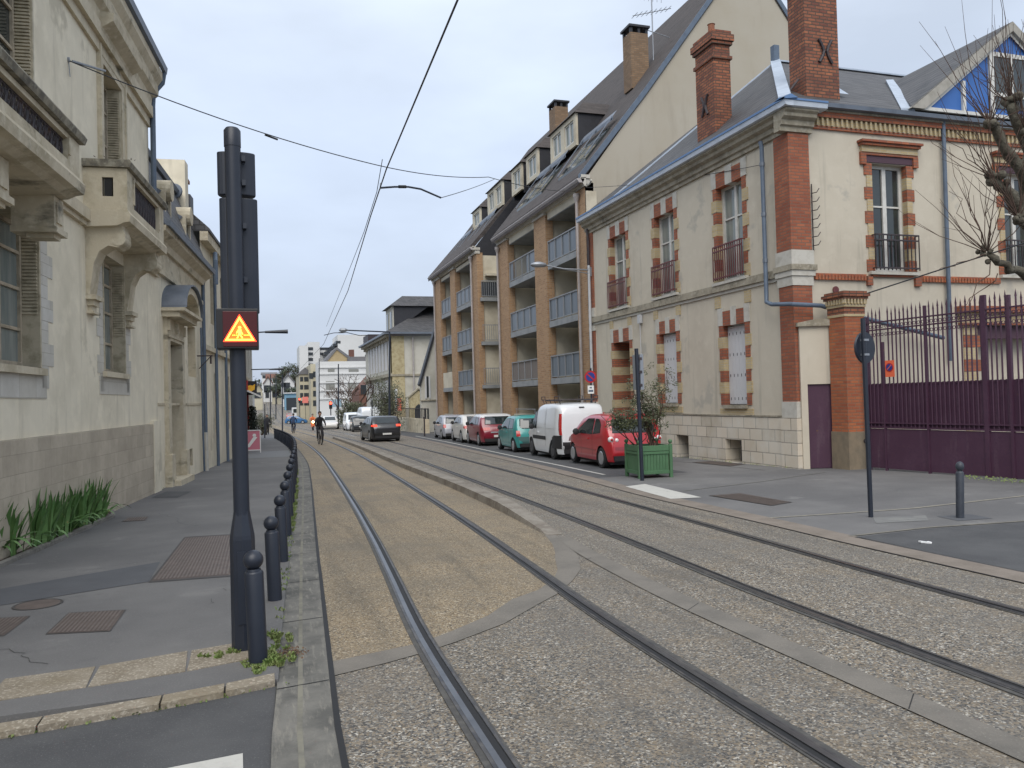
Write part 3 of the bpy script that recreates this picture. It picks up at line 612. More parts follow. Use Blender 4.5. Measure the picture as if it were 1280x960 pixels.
for x0,y0,dx,dy,n_ in ((-1.9,10.2,.11,.05,14),(-.9,13.5,-.05,.14,16),(-2.0,7.0,.07,-.04,10),(8.9,11.2,.16,.05,16),(10.2,13.2,.05,.15,12),(7.6,16.8,.13,.10,14),(10.6,8.9,.15,-.03,12),(-.6,7.4,.02,.12,9)):
    x, y = x0, y0
    for _ in range(n_):
        x1, y1 = x+dx+rs_.gauss(0,.04), y+dy+rs_.gauss(0,.04); zz = (PV if x0 < 2 else .009)+.004; w = .003
        ck.poly([(x,y-w,zt(y)+zz),(x1,y1-w,zt(y1)+zz),(x1+w,y1+w,zt(y1)+zz),(x+w,y+w,zt(y)+zz)]); x, y = x1, y1
ck.obj('pavement_cracks',mat('crack',(.05,.048,.045),.9),kind='stuff',fix=False)
t = MB(); t.prism([(-.05,-.012),(-.015,-.006),(.02,-.012),(.045,-.03),(.06,.0),(.04,.022),(.01,.006),(-.02,.012),(-.055,.028),(-.045,.008)],'z',0,.012)
o = t.obj('crumpled_paper','paper'); o.location = (7.36,7.42,zt(7.42)+.01); o.rotation_euler = (.1,.1,-.3); o.scale = (1.2,1.2,1.5)
tag(o,'small white crumpled paper lying on the dark driveway asphalt','litter')
# ================================================================ WALLS WITH OPENINGS
def wall_open(x_of, L, H0, H1, ops, depth, m, name, parent, extra_y=(), jamb_m=None, mapf=None):
    """vertical wall in the local plane (u along, z up). ops = [(u0,u1,z0,z1)]; mapf(u,z,d) -> xyz, d = depth inward"""
    us = sorted(set([L[0],L[1]]+[o[0] for o in ops]+[o[1] for o in ops])); zs = sorted(set([H0,H1]+[o[2] for o in ops]+[o[3] for o in ops]))
    b = MB()
    for a,c in zip(us,us[1:]):
        run = None
        for z0,z1 in zip(zs,zs[1:]):
            mu, mz = (a+c)/2, (z0+z1)/2
            inside = any(o[0] < mu < o[1] and o[2] < mz < o[3] for o in ops)
            if not inside: run = (run[0],z1) if run else (z0,z1)
            if inside or z1 == zs[-1]:
                if run: b.poly([mapf(a,run[0],0),mapf(c,run[0],0),mapf(c,run[1],0),mapf(a,run[1],0)]); run = None
    o = b.obj(name, m, parent, fix=False)
    if ops:
        j = MB()
        for (a,c,z0,z1) in ops:
            for p,q in (((a,z0),(a,z1)),((c,z0),(c,z1)),((a,z0),(c,z0)),((a,z1),(c,z1))):
                j.poly([mapf(p[0],p[1],0),mapf(q[0],q[1],0),mapf(q[0],q[1],depth),mapf(p[0],p[1],depth)])
        j.obj('window_reveals' , jamb_m or m, parent, fix=False)
    return o
def mbox(b, mapf, u0,u1,z0,z1,d0,d1):
    """box in wall coordinates; d negative = proud of the wall"""
    vs = [mapf(u,z,d) for z in (z0,z1) for d in (d0,d1) for u in (u0,u1)]
    b.add(vs,[(0,2,3,1),(4,5,7,6),(0,1,5,4),(2,6,7,3),(0,4,6,2),(1,3,7,5)]); return b
def window(mapf, u0,u1,z0,z1,d, parent, frame='frame_white', glass='glass', mull=1, bars=(), fw=.05, name='window'):
    b = MB()
    for a,c,z,w in ((u0,u0+fw,z0,z1),(u1-fw,u1,z0,z1),(u0+fw,u1-fw,z0,z0+fw*1.5),(u0+fw,u1-fw,z1-fw,z1)): mbox(b,mapf,a,c,z,w,d-.06,d)
    for k in range(mull):
        u = u0+(u1-u0)*(k+1)/(mull+1); mbox(b,mapf,u-fw*.75,u+fw*.75,z0+fw*1.5,z1-fw,d-.065,d-.002)
    for z in bars:
        zz = z0+(z1-z0)*z; mbox(b,mapf,u0+fw,u1-fw,zz-.022,zz+.022,d-.055,d-.004)
    f = b.obj(name, frame, parent)
    b = MB(); mbox(b,mapf,u0+fw*.5,u1-fw*.5,z0+fw*.5,z1-fw*.5,d-.02,d-.012); b.obj('pane', glass, f)
    return f

# ================================================================ BUILDING WITH RED AND YELLOW BRICK (right)
FX = 12.8; CY = 16.77; FY1 = 29.4
mF = lambda u,z,d: (FX+d, u, z)             # street facade
mS = lambda u,z,d: (u, CY+d, z)             # side wall above the gate
b1 = thing('brick_trimmed_house','two-storey beige rendered house with red and yellow brick window surrounds and blue gutter','house',(FX,CY,-.2))
def P1(b, name, m, parent=None, **k):
    L = b1.location; b.v = [(v[0]-L.x,v[1]-L.y,v[2]-L.z) for v in b.v] if parent is None else b.v
    return b.obj(name, m, parent or b1, **k)
def rel(mapf, L=b1.location): return lambda u,z,d: tuple(Vector(mapf(u,z,d))-Vector(L))
F, S = rel(mF), rel(mS)
up_ops = [(26.03,27.35,4.93,7.62),(22.55,23.85,4.93,7.62),(18.80,20.08,4.88,7.62)]
lo_ops = [(25.95,27.30,.35,3.70),(22.62,23.72,1.42,3.72),(18.86,19.94,1.37,3.64)]
cel = [(22.0,22.75,-.3,.42),(19.15,19.95,-.25,.40)]
wall_open(None,(CY,FY1),1.08,8.3,up_ops+lo_ops[1:]+[(25.95,27.30,1.08,3.70)],.30,'b1_stucco','facade_wall',b1,mapf=F,jamb_m='b1_stucco')
wall_open(None,(CY+.45,FY1),-.6,1.08,cel+[(25.95,27.30,-.1,1.08)],.5,'b1_plinth','plinth',b1,mapf=rel(lambda u,z,d:(FX-.05+d,u,z)))
b = MB(); mbox(b,F,CY+.4,25.9,1.06,1.10,-.07,0); mbox(b,F,27.35,FY1,1.06,1.10,-.07,0); b.obj('plinth_ledge','b1_cornice',b1)
b = MB(); [mbox(b,F,o[0]-.05,o[1]+.05,o[2],o[3]+.02,.5,.52) for o in cel]; b.obj('cellar_opening','groove',b1)
# corner pilaster: brick shaft, stone bands
def pil(u0,u1,v0,v1,z0,z1,name,m,b=None):
    q = MB(); q.box(u0,u1,v0,v1,z0,z1); return P1(q,name,m)
pil(FX-.09,FX+.52,CY-.09,CY+.50,5.22,8.15,'corner_pilaster','brick_red')
pil(FX-.07,FX+.50,CY-.07,CY+.48,1.45,4.34,'corner_pilaster','brick_red')
pil(FX-.11,FX+.56,CY-.11,CY+.54,4.86,5.22,'pilaster_block','white_stone')
pil(FX-.15,FX+.62,CY-.15,CY+.60,4.72,4.86,'pilaster_block','b1_cornice')
pil(FX-.12,FX+.58,CY-.12,CY+.56,4.58,4.72,'pilaster_block','white_stone')
pil(FX-.09,FX+.54,CY-.09,CY+.52,4.34,4.58,'pilaster_block','white_stone')
pil(FX-.09,FX+.12,CY-.09,CY+.50,1.05,1.45,'pilaster_block','white_stone')
pil(FX-.12,FX+.10,CY-.12,CY+.53,-.5,1.05,'pilaster_base','b1_plinth')
# far-end pilaster
b = MB(); mbox(b,F,28.95,29.4,5.2,8.2,-.06,.05); mbox(b,F,28.95,29.4,1.5,4.3,-.06,.05); b.obj('end_pilaster','brick_red',b1)
b = MB(); mbox(b,F,28.9,29.42,4.85,5.2,-.08,.05); mbox(b,F,28.9,29.42,4.3,4.5,-.08,.05); mbox(b,F,28.9,29.42,1.1,1.5,-.08,.05); b.obj('pilaster_block','white_stone',b1)
# string course and cornice on the street side
b = MB(); mbox(b,F,CY+.5,FY1,4.62,4.82,-.10,0); b.obj('string_course','b1_cornice',b1)
b = MB(); mbox(b,F,CY+.5,FY1,4.53,4.618,-.045,0); b.obj('string_course','white_stone',b1)
b = MB()
prof = [(FX+.1,8.18),(FX-.07,8.18),(FX-.07,8.28),(FX-.13,8.31),(FX-.14,8.42),(FX-.25,8.48),(FX-.27,8.56),(FX-.35,8.61),(FX-.35,8.66),(FX+.1,8.66)]
b.prism(prof,'y',CY-.0,FY1+.1); P1(b,'cornice','b1_cornice')
b = MB()
prof = [(CY+.1,8.16),(CY-.13,8.16),(CY-.14,8.27),(CY-.20,8.30),(CY-.21,8.42),(CY-.32,8.48),(CY-.33,8.56),(CY-.40,8.61),(CY-.40,8.66),(CY+.1,8.66)]
b.prism(prof,'x',FX-.352,FX+.62); P1(b,'cornice','b1_cornice')
b = MB(); b.prism([(FX-.10,8.17),(FX-.14,8.15),(FX-.14,8.22),(FX-.02,8.22)],'y',CY+.5,FY1)
# gutter (pale fascia, blue lip)
b = MB(); b.prism([(FX-.36,8.663),(FX-.43,8.68),(FX-.45,8.80),(FX-.40,8.80),(FX-.2,8.79),(FX-.2,8.663)],'y',CY-.5,FY1+.15); P1(b,'gutter','zinc_blue')
b = MB(); b.prism([(FX-.44,8.802),(FX-.47,8.804),(FX-.47,8.86),(FX-.30,8.93),(FX-.1,8.85)],'y',CY-.55,FY1+.15); P1(b,'gutter_lip',mat('blue gutter lip',(.10,.19,.36),.5))
b = MB(); b.prism([(CY-.41,8.663),(CY-.47,8.68),(CY-.49,8.80),(CY-.2,8.79),(CY-.2,8.663)],'x',FX-.44,FX+.82); P1(b,'gutter','zinc_blue')
b = MB(); b.prism([(CY-.47,8.802),(CY-.51,8.804),(CY-.51,8.85),(CY-.30,8.90),(CY-.1,8.85)],'x',FX-.47,FX+.82); P1(b,'gutter_lip',mat('blue gutter lip',(.10,.19,.36),.5))
# side wall
so_ = [(15.30,16.42,4.74,7.56),(19.75,20.9,4.74,7.56),(18.15,22,-.3,3.35)]
wall_open(None,(FX,27),-.6,8.35,so_,.28,'b1_stucco','side_wall',b1,mapf=S)
b = MB(); mbox(b,S,FX+.64,27,8.60,8.74,-.13,0); mbox(b,S,FX+.64,27,8.32,8.40,-.06,0); b.obj('brick_frieze','brick_red',b1)
b = MB(); mbox(b,S,FX+.64,27,8.40,8.60,-.05,0); b.obj('yellow_frieze','brick_yellow',b1)
b = MB()
u = FX+.78
while u < 24: mbox(b,S,u,u+.055,8.40,8.60,-.11,-.05); u += .15
b.obj('dentil_course','brick_yellow',b1)
b = MB(); mbox(b,S,FX+.64,27,8.74,8.79,-.16,0); b.obj('eaves_board','b1_cornice',b1)
b = MB(); b.prism([(CY-.17,8.79),(CY-.30,8.80),(CY-.32,8.90),(CY-.15,8.90)],'x',FX+.84,27); P1(b,'gutter','zinc')
b = MB(); mbox(b,S,FX+.6,15.0,4.50,4.66,-.05,0); mbox(b,S,16.75,19.5,4.50,4.66,-.05,0); mbox(b,S,15.02,15.18,4.38,4.62,-.08,0); mbox(b,S,16.56,16.75,4.38,4.62,-.08,0); mbox(b,S,15.2,16.5,4.60,4.66,-.06,0)
b.obj('brick_band','brick_red',b1)
b = MB()
u = FX+.62
while u < 19.3:
    if not 15.0 < u < 16.75: mbox(b,S,u,u+.05,4.50,4.62,-.075,-.05)
    u += .1
b.obj('dentil_course','brick_orange',b1)
b = MB(); mbox(b,S,15.1,16.65,4.66,4.74,-.12,.28); mbox(b,S,19.5,21.1,4.66,4.74,-.12,.28); b.obj('window_sill','white_stone',b1)
def quoins(mapf, u0,u1,z0,z1, parent, head=True, wide=.17, cw=.26, reveal=.2):
    """alternating red and yellow quoins either side of an opening, keyed lintel above"""
    n = max(4,int(round((z1-z0)/.33))); h = (z1-z0)/n; red, yel, wht = MB(), MB(), MB()
    for k in range(n):
        a, c = z0+k*h, z0+(k+1)*h; isr = (n-1-k)%2 == 0; w = wide if isr else cw
        q = red if isr else yel
        mbox(q,mapf,u0-w,u0+.004,a+.003,c-.003,-.028,reveal); mbox(q,mapf,u1-.004,u1+w,a+.003,c-.003,-.028,reveal)
    if head:
        W = u1-u0; t = z1+.40; xs = [u0-.24,u0+.02,u0+W*.36,u0+W*.62,u1-.02,u1+.24]
        cols = [wht,red,wht,red,wht]
        for i,(a,c) in enumerate(zip(xs,xs[1:])):
            hi = .10 if cols[i] is wht else 0
            lo = z1-.02 if 0 < i < 4 else z1-.0
            mbox(cols[i],mapf,a,c,lo,t+hi,-.035,reveal if 0 < i < 4 else .01)
    q1 = red.obj('red_quoin','brick_red',parent); q2 = yel.obj('yellow_quoin','brick_yellow',parent)
    if wht.v: wht.obj('keystone','white_stone',parent)
def balcony_rail(mapf, u0,u1,z0,z1,m,parent,d=-.14,n=14):
    b = MB()
    for z in (z0+.06,z1-.14,z1): mbox(b,mapf,u0,u1,z-.018,z+.018,d-.018,d+.018)
    for i in range(n+1):
        u = u0+(u1-u0)*i/n; mbox(b,mapf,u-.011,u+.011,z0,z1,d-.011,d+.011)
    for u in (u0,u1):
        for z in (z0+.06,z1): mbox(b,mapf,u-.012,u+.012,z-.014,z+.014,d,.02)
    return b.obj('balcony_rail',m,parent)
for (a,c,z0,z1) in up_ops:
    quoins(F,a,c,z0,z1,b1,reveal=.16); window(F,a,c,z0,z1,.26,b1,glass='glass_pale',bars=(.66,),fw=.07)
    balcony_rail(F,a-.08,c+.08,z0+.05,z0+1.02,'iron_red',b1)
    b = MB(); mbox(b,F,a-.2,c+.2,z0-.08,z0,-.13,.2); b.obj('window_sill','white_stone',b1)
    b = MB()
    for u in (a-.1,c+.1): mbox(b,F,u-.14,u+.14,z0-.72,z0-.40,-.03,0)
    b.obj('corbel_stone','brick_yellow',b1)
for (a,c,z0,z1) in lo_ops[1:]:
    quoins(F,a,c,z0,z1,b1,reveal=.14,wide=.20)
    b = MB(); n = 6
    for i in range(n): mbox(b,F,a+.01+(c-a-.02)*i/n+.004,a+.01+(c-a-.02)*(i+1)/n-.004,z0+.02,z1-.06,.13,.16)
    sh = b.obj('shutter','shutter_white',b1)
    b = MB()
    for i in range(n):
        for zz in (.08,.37,.63,.89): u = a+(c-a)*(i+.5)/n; mbox(b,F,u-.012,u+.012,z0+(z1-z0)*zz-.05,z0+(z1-z0)*zz+.03,.126,.131)
    b.obj('shutter_slot','groove',sh)
    b = MB(); mbox(b,F,a-.02,c+.02,z0-.10,z0,-.10,.14); b.obj('window_sill','b1_cornice',b1)
    b = MB(); mbox(b,F,a-.26,c+.26,z0-.30,z0-.102,-.03,0); b.obj('yellow_apron','brick_yellow',b1)
(a,c,z0,z1) = lo_ops[0]                              # deep striped doorway
n = 11; h = (z1-z0)/n; red, yel, wht = MB(), MB(), MB()
for k in range(n):
    q = red if (n-1-k)%2 == 0 else yel; w = .18 if q is red else .26
    mbox(q,F,a-w,a+.004,z0+k*h+.002,z0+(k+1)*h-.002,-.028,.75); mbox(q,F,c-.004,c+w,z0+k*h+.002,z0+(k+1)*h-.002,-.028,.75)
for i,(p,q_) in enumerate(zip([a-.24,a+.02,a+.5,a+.85,c-.02],[a+.02,a+.5,a+.85,c-.02,c+.24])): mbox((wht,red,wht,red,wht)[i],F,p,q_,z1-.02 if 0<i<4 else z1,z1+(.45 if i%2 else .52),-.035,.7 if 0<i<4 else .01)
red.obj('red_quoin','brick_red',b1); yel.obj('yellow_quoin','brick_yellow',b1); wht.obj('keystone','white_stone',b1)
b = MB(); mbox(b,F,a,c,z0,z1,.70,.75); b.obj('street_door','purple',b1)
b = MB(); mbox(b,F,a,c,-.35,z0,-.02,.75); b.obj('door_step','b1_cornice',b1)
for (a,c,z0,z1) in so_[:2]:                          # side windows with a projecting brick hood
    quoins(S,a,c,z0,z1,b1,head=False,reveal=.14,wide=.24,cw=.17); window(S,a,c,z0,z1,.24,b1,glass='glass',bars=(.62,),fw=.08)
    b = MB(); mbox(b,S,a-.26,c+.26,z1+.02,z1+.20,-.035,.1); b.obj('lintel','mauve_wood',b1)
    b = MB(); mbox(b,S,a-.36,c+.36,z1+.20,z1+.27,-.07,0); mbox(b,S,a-.38,c+.38,z1+.43,z1+.50,-.16,0); mbox(b,S,a-.42,c+.42,z1+.50,z1+.56,-.21,0); mbox(b,S,a-.36,a-.2,z1-.05,z1+.2,-.08,0); mbox(b,S,c+.2,c+.36,z1-.05,z1+.2,-.08,0); b.obj('brick_hood','brick_red',b1)
    b = MB(); mbox(b,S,a-.34,c+.34,z1+.27,z1+.43,-.09,0); b.obj('yellow_frieze','brick_yellow',b1)
    balcony_rail(S,a-.06,c+.22,z0+.03,z0+.95,'iron',b1,n=11)
# ground floor porch bay behind the gate
(a,c,z0,z1) = so_[2]
b = MB(); mbox(b,S,a,c,z0,z1,.5,.55); b.obj('porch_back','b1_stucco',b1)
b = MB(); mbox(b,S,18.2,22,3.0,3.34,.02,.2); b.obj('lintel','mauve_wood',b1)
b = MB(); mbox(b,S,18.0,22.3,3.36,3.42,-.15,0); mbox(b,S,17.9,22.4,3.70,3.86,-.25,0); b.obj('brick_hood','brick_red',b1)
b = MB(); mbox(b,S,18.0,22.3,3.42,3.70,-.10,0); b.obj('yellow_frieze','brick_yellow',b1)
red, yel = MB(), MB()
for k in range(11): mbox(red if k%2 else yel,S,18.15,18.75 if k%2 else 18.62,-.2+k*.33,.12+k*.33,-.03,.3)
red.obj('red_quoin','brick_red',b1); yel.obj('yellow_quoin','brick_yellow',b1)
# pipes
b = MB(); b.tube([(FX-.22,17.62,8.2),(FX-.2,17.6,8.05),(FX-.2,17.6,4.25),(FX-.24,17.55,4.02),(FX-.26,17.3,3.93),(FX-.24,16.5,3.84),(13.3,16.40,3.80),(14.5,16.42,3.52),(17.2,16.5,3.0)],.055,10); P1(b,'downpipe','bluepipe',smooth=True)
b = MB()
for z in (7.6,6.3,5.1): b.tube([(FX-.2,17.6,z-.05),(FX-.2,17.6,z+.05)],.068,10)
P1(b,'pipe_collar','zinc')
b = MB(); b.tube([(17.62,CY-.12,8.9),(17.60,CY-.11,2.4)],.055,10); P1(b,'downpipe','bluepipe',smooth=True)
b = MB(); b.tube([(FX-.16,29.15,8.35),(FX-.14,29.1,7.9),(FX-.14,29.12,6.9)],.05,10); P1(b,'downpipe','iron',smooth=True)
b = MB(); b.tube([(FX-.14,29.12,6.9),(FX-.14,29.12,1.9)],.055,10); P1(b,'downpipe','whitepipe',smooth=True)
b = MB(); b.tube([(FX-.08,25.0,4.5),(FX-.05,24.95,1.1)],.014,6); b.box(FX-.12,FX-.02,24.9,25.1,4.2,4.5); P1(b,'cable_box','whitepipe')
b = MB(); b.lathe((14.05,CY-.01,4.25),[(.09,-.03),(.09,.0),(.06,.02)],14,'y'); P1(b,'wall_anchor','iron_red')
b = MB()
for k in range(7):
    z = 5.35+k*.22; b.tube([(FX+.60,CY-.02,z),(FX+.66,CY-.16,z),(FX+.72,CY-.18,z+.1)],.012,5)
b.tube([(FX+.60,CY-.05,5.2),(FX+.60,CY-.05,6.9)],.015,6); P1(b,'wall_bracket','iron')
# roof: hipped slate, ridge running back, flashings, finial
AP = Vector((16.6,22.3,12.62)); RE = Vector((27,22.3,12.62))
c1 = Vector((FX-.30,CY-.30,8.90)); c2 = Vector((FX-.30,26.6,8.88)); c3 = Vector((FX-.30,FY1,8.88)); 
b = MB(); b.poly([c1,c2,AP]); b.poly([c1,AP,RE,(27,CY-.20,8.9)]); b.poly([c2,(FX-.30,29.5,8.88),(27,29.5,9.1),RE,AP]); P1(b,'roof','slate')
def ribbon(pts, w, side, name, m, lift=.03):
    b = MB(); side = Vector(side).normalized()
    b.add([Vector(pts[0])+side*w, Vector(pts[0])-side*w, Vector(pts[1])-side*w, Vector(pts[1])+side*w, Vector(pts[0])+side*w+Vector((0,0,lift)), Vector(pts[0])-side*w+Vector((0,0,lift)), Vector(pts[1])-side*w+Vector((0,0,lift)), Vector(pts[1])+side*w+Vector((0,0,lift))],[(0,1,2,3),(4,5,6,7),(0,1,5,4),(1,2,6,5),(2,3,7,6),(3,0,4,7)])
    return P1(b,name,m)
hv = (AP-c1).normalized()
ribbon([c1+hv*.1+Vector((0,0,.02)),AP+Vector((0,0,.02))],.15,(1,-.75,.15),'hip_flashing','zinc_light',.05)
ribbon([AP+Vector((0,0,.0)),RE],.10,(0,1,0),'ridge_flashing','zinc_light',.05)
ribbon([c2,AP],.05,(0,1,0),'hip_flashing','zinc_light',.05)
fl = MB(); fl.add([(19.65,20.75,11.72),(20.0,20.80,11.78),(16.66,16.62,9.06),(16.20,16.62,9.02),(19.65,20.75,11.60),(20.0,20.80,11.66),(16.66,16.62,8.94),(16.20,16.62,8.90)],[(0,1,2,3),(4,5,6,7),(0,1,5,4),(1,2,6,5),(2,3,7,6),(3,0,4,7)]); P1(fl,'valley_flashing','zinc_light')
b = MB(); b.prism([(AP.x-.10,AP.y-.10),(AP.x+.10,AP.y-.10),(AP.x+.10,AP.y+.10),(AP.x-.10,AP.y+.10)],'z',12.55,13.15); P1(b,'finial',MT['bluepipe'])
# chimneys
def chimney(x0,x1,y0,y1,z0,z1,pot,name='chimney'):
    b = MB(); b.box(x0,x1,y0,y1,z0,z1-.85); c = P1(b,name,'brick_old')
    L = b1.location; b = MB()
    for e,a,h in ((.05,z1-.85,z1-.75),(-.002,z1-.75,z1-.42),(.06,z1-.42,z1-.32),(.10,z1-.32,z1-.12),(.04,z1-.12,z1)): b.box(x0-e-L.x,x1+e-L.x,y0-e-L.y,y1+e-L.y,a-L.z,h-L.z)
    b.obj('chimney_cap',MT['brick_old'],c)
    b = MB(); cx, cy = (x0+x1)/2-L.x, (y0+y1)/2-L.y
    for dx in ((-.001,.16) if pot else ()):                           # the iron cramp: two hooks back to back
        s = -1 if dx < 0 else 1; pts = []
        for k in range(9):
            a = math.pi*(k/8)*1.25+(-.15*math.pi); pts.append((x0-.03-L.x, cy+s*(.04+.13*abs(math.cos(math.pi*k/8))**1.5), z0+1.45+.30*math.cos(math.pi*k/8)-L.z))
        b.tube([(p[0]-.0,p[1],p[2]) for p in pts],.040,6)
    if pot: b.obj('iron_cramp','iron',c)
    if pot:
        b = MB(); b.lathe((cx,cy,z1-L.z),[(.11,-.05),(.12,.02),(.10,.10),(.10,.38),(.12,.40),(.09,.40)],14); b.obj('chimney_pot','tile_red',c)
    return c
chimney(13.05,13.62,20.42,21.42,8.9,12.45,True)
chimney(13.55,14.58,16.98,17.62,8.9,12.9,False)
b = MB()
for k in range(2):
    s = (-1,1)[k]; pts = [(14.16+s*(.05+.15*abs(math.cos(math.pi*t_/8))**1.5), 16.955, 10.45-.30*math.cos(math.pi*t_/8)) for t_ in range(9)]
    b.tube(pts,.042,6)
P1(b,'iron_cramp','iron')
b = MB(); b.tube([(13.6,20.9,10.15),(15.1,21.2,10.15)],.03,6); b.lathe((15.1,21.2,10.15),[(.05,-.05),(.05,.05)],8); P1(b,'chimney_stay','iron')
b = MB(); b.tube([(13.5,17.2,9.75),(13.1,17.3,9.25)],.028,6); P1(b,'chimney_stay','iron')
b = MB(); b.poly([(14.7,17.3,9.55),(15.15,17.3,9.55),(15.1,17.75,9.95),(14.68,17.75,9.95)]); P1(b,'skylight','zinc_light')
# blue glazed gable dormer
DX0, DX1, DA = 16.85, 23.2, 20.02; DZ = 9.02; AZ = 11.55; Yg = CY-.16
b = MB(); b.poly([(DX0-.3,Yg-.12,DZ+.02),(DA,Yg-.12,AZ+.16),(DA,22.3,AZ+.16+.0),(DX0-.75,19.2,10.55)][:4]); 
b.v = []; b.f = []
zr = lambda y: 9.0+(y-(CY-.2))*(12.62-9.0)/(22.3-(CY-.2))
yv = (AZ+.16-9.0)/(12.62-9.0)*(22.3-(CY-.2))+CY-.2      # where the dormer ridge meets the main slope
b.add([(DX0-.42,Yg-.12,DZ),(DA,Yg-.12,AZ+.16),(DA,yv,AZ+.16),(DX1+.42,Yg-.12,DZ)],[(0,1,2),(1,3,2)]); P1(b,'dormer_roof','slate',fix=False)
0 and ribbon([(DX0-.42,Yg-.1,DZ+.02),(DX0-.42+(DA-DX0+.42)*.62,Yg+(yv-Yg)*.62,DZ+(AZ-DZ+.16)*.62)],.13,(1,0,.6),'valley_flashing','zinc_light')
b = MB()
for s,x0 in ((1,DX0),(-1,DX1)):
    b.add([(x0-.42*s,Yg-.12,DZ),(DA,Yg-.12,AZ+.16),(DA,Yg-.12,AZ-.10),(x0+.02*s,Yg-.12,DZ),(x0-.42*s,Yg+.02,DZ),(DA,Yg+.02,AZ+.16),(DA,Yg+.02,AZ-.10),(x0+.02*s,Yg+.02,DZ)],[(0,1,2,3),(4,7,6,5),(0,4,5,1),(3,2,6,7)])
P1(b,'barge_board',mat('weathered barge board',(.36,.34,.30),.8,noise=[(4,(.26,.245,.21),.4,.7)]))
b = MB(); b.add([(DX0-.0,Yg+.03,DZ),(DA,Yg+.03,AZ-.08),(DX1+.0,Yg+.03,DZ)],[(0,1,2)]); P1(b,'gable_glazing','glass_blue',fix=False)
b = MB(); b.box(19.35,20.75,Yg+.0,Yg+.028,9.3,10.75); P1(b,'gable_window','glass')
b = MB()
for x,w,z in ((18.30,.05,10.05),(19.30,.07,11.0),(20.75,.07,11.0),(21.75,.05,10.05)): b.box(x-w,x+w,Yg-.04,Yg+.03,DZ,z-.12)
b.box(19.37,20.68,Yg-.03,Yg+.03,10.72,10.84); b.box(19.37,20.68,Yg-.03,Yg+.03,9.62,9.72); b.box(20.0,20.07,Yg-.03,Yg+.03,9.0,10.72)
b.box(DX0,DX1,Yg-.05,Yg+.03,DZ,DZ+.09)
for s,x0 in ((1,DX0),(-1,DX1)): b.add([(x0+.02*s,Yg-.03,DZ),(DA,Yg-.03,AZ-.10),(DA,Yg-.03,AZ-.20),(x0+.17*s,Yg-.03,DZ)],[(0,1,2,3)])
P1(b,'gable_frame','frame_white')

# ================================================================ GARDEN GATE WALL, PILLAR, PURPLE GATE
gw = thing('door_wall','short beige wall with a purple steel door between house and brick gate pillar','garden wall',(12.90,16.58,-.25),R_(-20))
b = MB(); b.box(-.10,.06,0,.2,0,3.55); b.box(.76,.93,0,.2,0,3.55); b.box(.06,.76,0,.2,2.12,3.55); b.obj('wall','b1_stucco',gw)
b = MB(); b.prism([(-.16,3.55),(.93,3.55),(.93,3.64),(.40,3.74),(-.16,3.64)],'y',-.08,.28); b.obj('coping','tile_red',gw).data.materials[0] = MT['b1_cornice']
b = MB(); b.box(.062,.755,.05,.09,.05,2.118); b.obj('door','purple',gw)
b = MB(); b.lathe((.68,.02,1.02),[(.03,-.03),(.035,0),(.02,.03)],10,'y'); b.box(.655,.70,.03,.05,.85,1.1); b.obj('door_handle','iron',gw)
gp_ = thing('gate_pillar','orange brick gate pillar with a stepped brick cap on a stone base','pillar',(13.74,16.05,-.25))
gp_.scale = (.86,.86,1)
b = MB(); b.box(-.33,.33,-.33,.33,.95,3.72); b.obj('shaft','brick_orange',gp_)
b = MB(); b.box(-.35,.35,-.35,.35,0,.95); b.obj('stone_base','stone_tan',gp_).data.materials[0] = mat('brown sandstone',(.24,.19,.13),.9,noise=[(4,(.17,.14,.10),.4,.7)])
b = MB(); b.box(-.35,.35,-.35,.35,3.72,3.78); b.box(-.37,.37,-.37,.37,3.95,4.02); b.obj('yellow_course','brick_yellow',gp_)
b = MB(); b.box(-.35,.35,-.35,.35,3.78,3.95); b.box(-.42,.42,-.42,.42,4.14,4.2); b.box(-.46,.46,-.46,.46,4.2,4.27); b.box(-.40,.40,-.40,.40,4.27,4.33); b.obj('cap','brick_old',gp_)
b = MB()
for i in range(7):
    u = -.38+i*.11
    b.box(u,u+.06,-.41,-.34,4.02,4.14); b.box(.34,.41,u,u+.06,4.02,4.14); b.box(-.41,-.34,u,u+.06,4.02,4.14)
b.box(-.34,.34,-.34,.34,4.02,4.14); b.obj('cap_dentils','brick_yellow',gp_)
b = MB(); b.lathe((.2,-.36,.72),[(.05,-.02),(.05,.03)],12,'y'); b.obj('iron_stud','iron',gp_)
# the gate: sheet panels below, bars with spear heads above
G0 = Vector((13.86,15.55)); G1 = Vector((14.75,9.2)); GD = (G1-G0).normalized(); GL = (G1-G0).length
gt = thing('purple_gate','aubergine painted iron gate with spear-topped bars over solid lower panels','gate',(G0.x,G0.y,-.2), math.atan2(GD.y,GD.x), None)
# local x along the gate, local y outward (towards the street is -y ... chosen by sign below)
b = MB()
for x0,x1 in ((.06,.455),(.475,1.565),(1.59,2.90),(2.94,3.42),(3.46,4.9),(4.93,6.4)): b.box(x0,x1,-.012,.012,.06,.98)
b.obj('lower_panel','purple',gt)
b = MB(); b.box(.03,2.88,.02,.035,1.0,2.03); b.box(2.96,6.4,.02,.035,1.0,2.03)
b.obj('backing_sheet','purple',gt)
b = MB()
for x,w,h in ((.0,.04,3.62),(.47,.016,3.0),(1.58,.022,3.72),(2.92,.05,3.78),(3.44,.03,3.72),(4.9,.03,3.7),(6.4,.05,3.7)): b.box(x-w,x+w,-.035,.035,0,h)
b.obj('gate_post','purple',gt)
b = MB()
for z,h in ((.99,.035),(1.10,.03),(3.28,.03),(3.46,.03)): b.box(0,6.4,-.03,.03,z,z+h)
b.obj('cross_rail','purple',gt)
b = MB(); n = 60
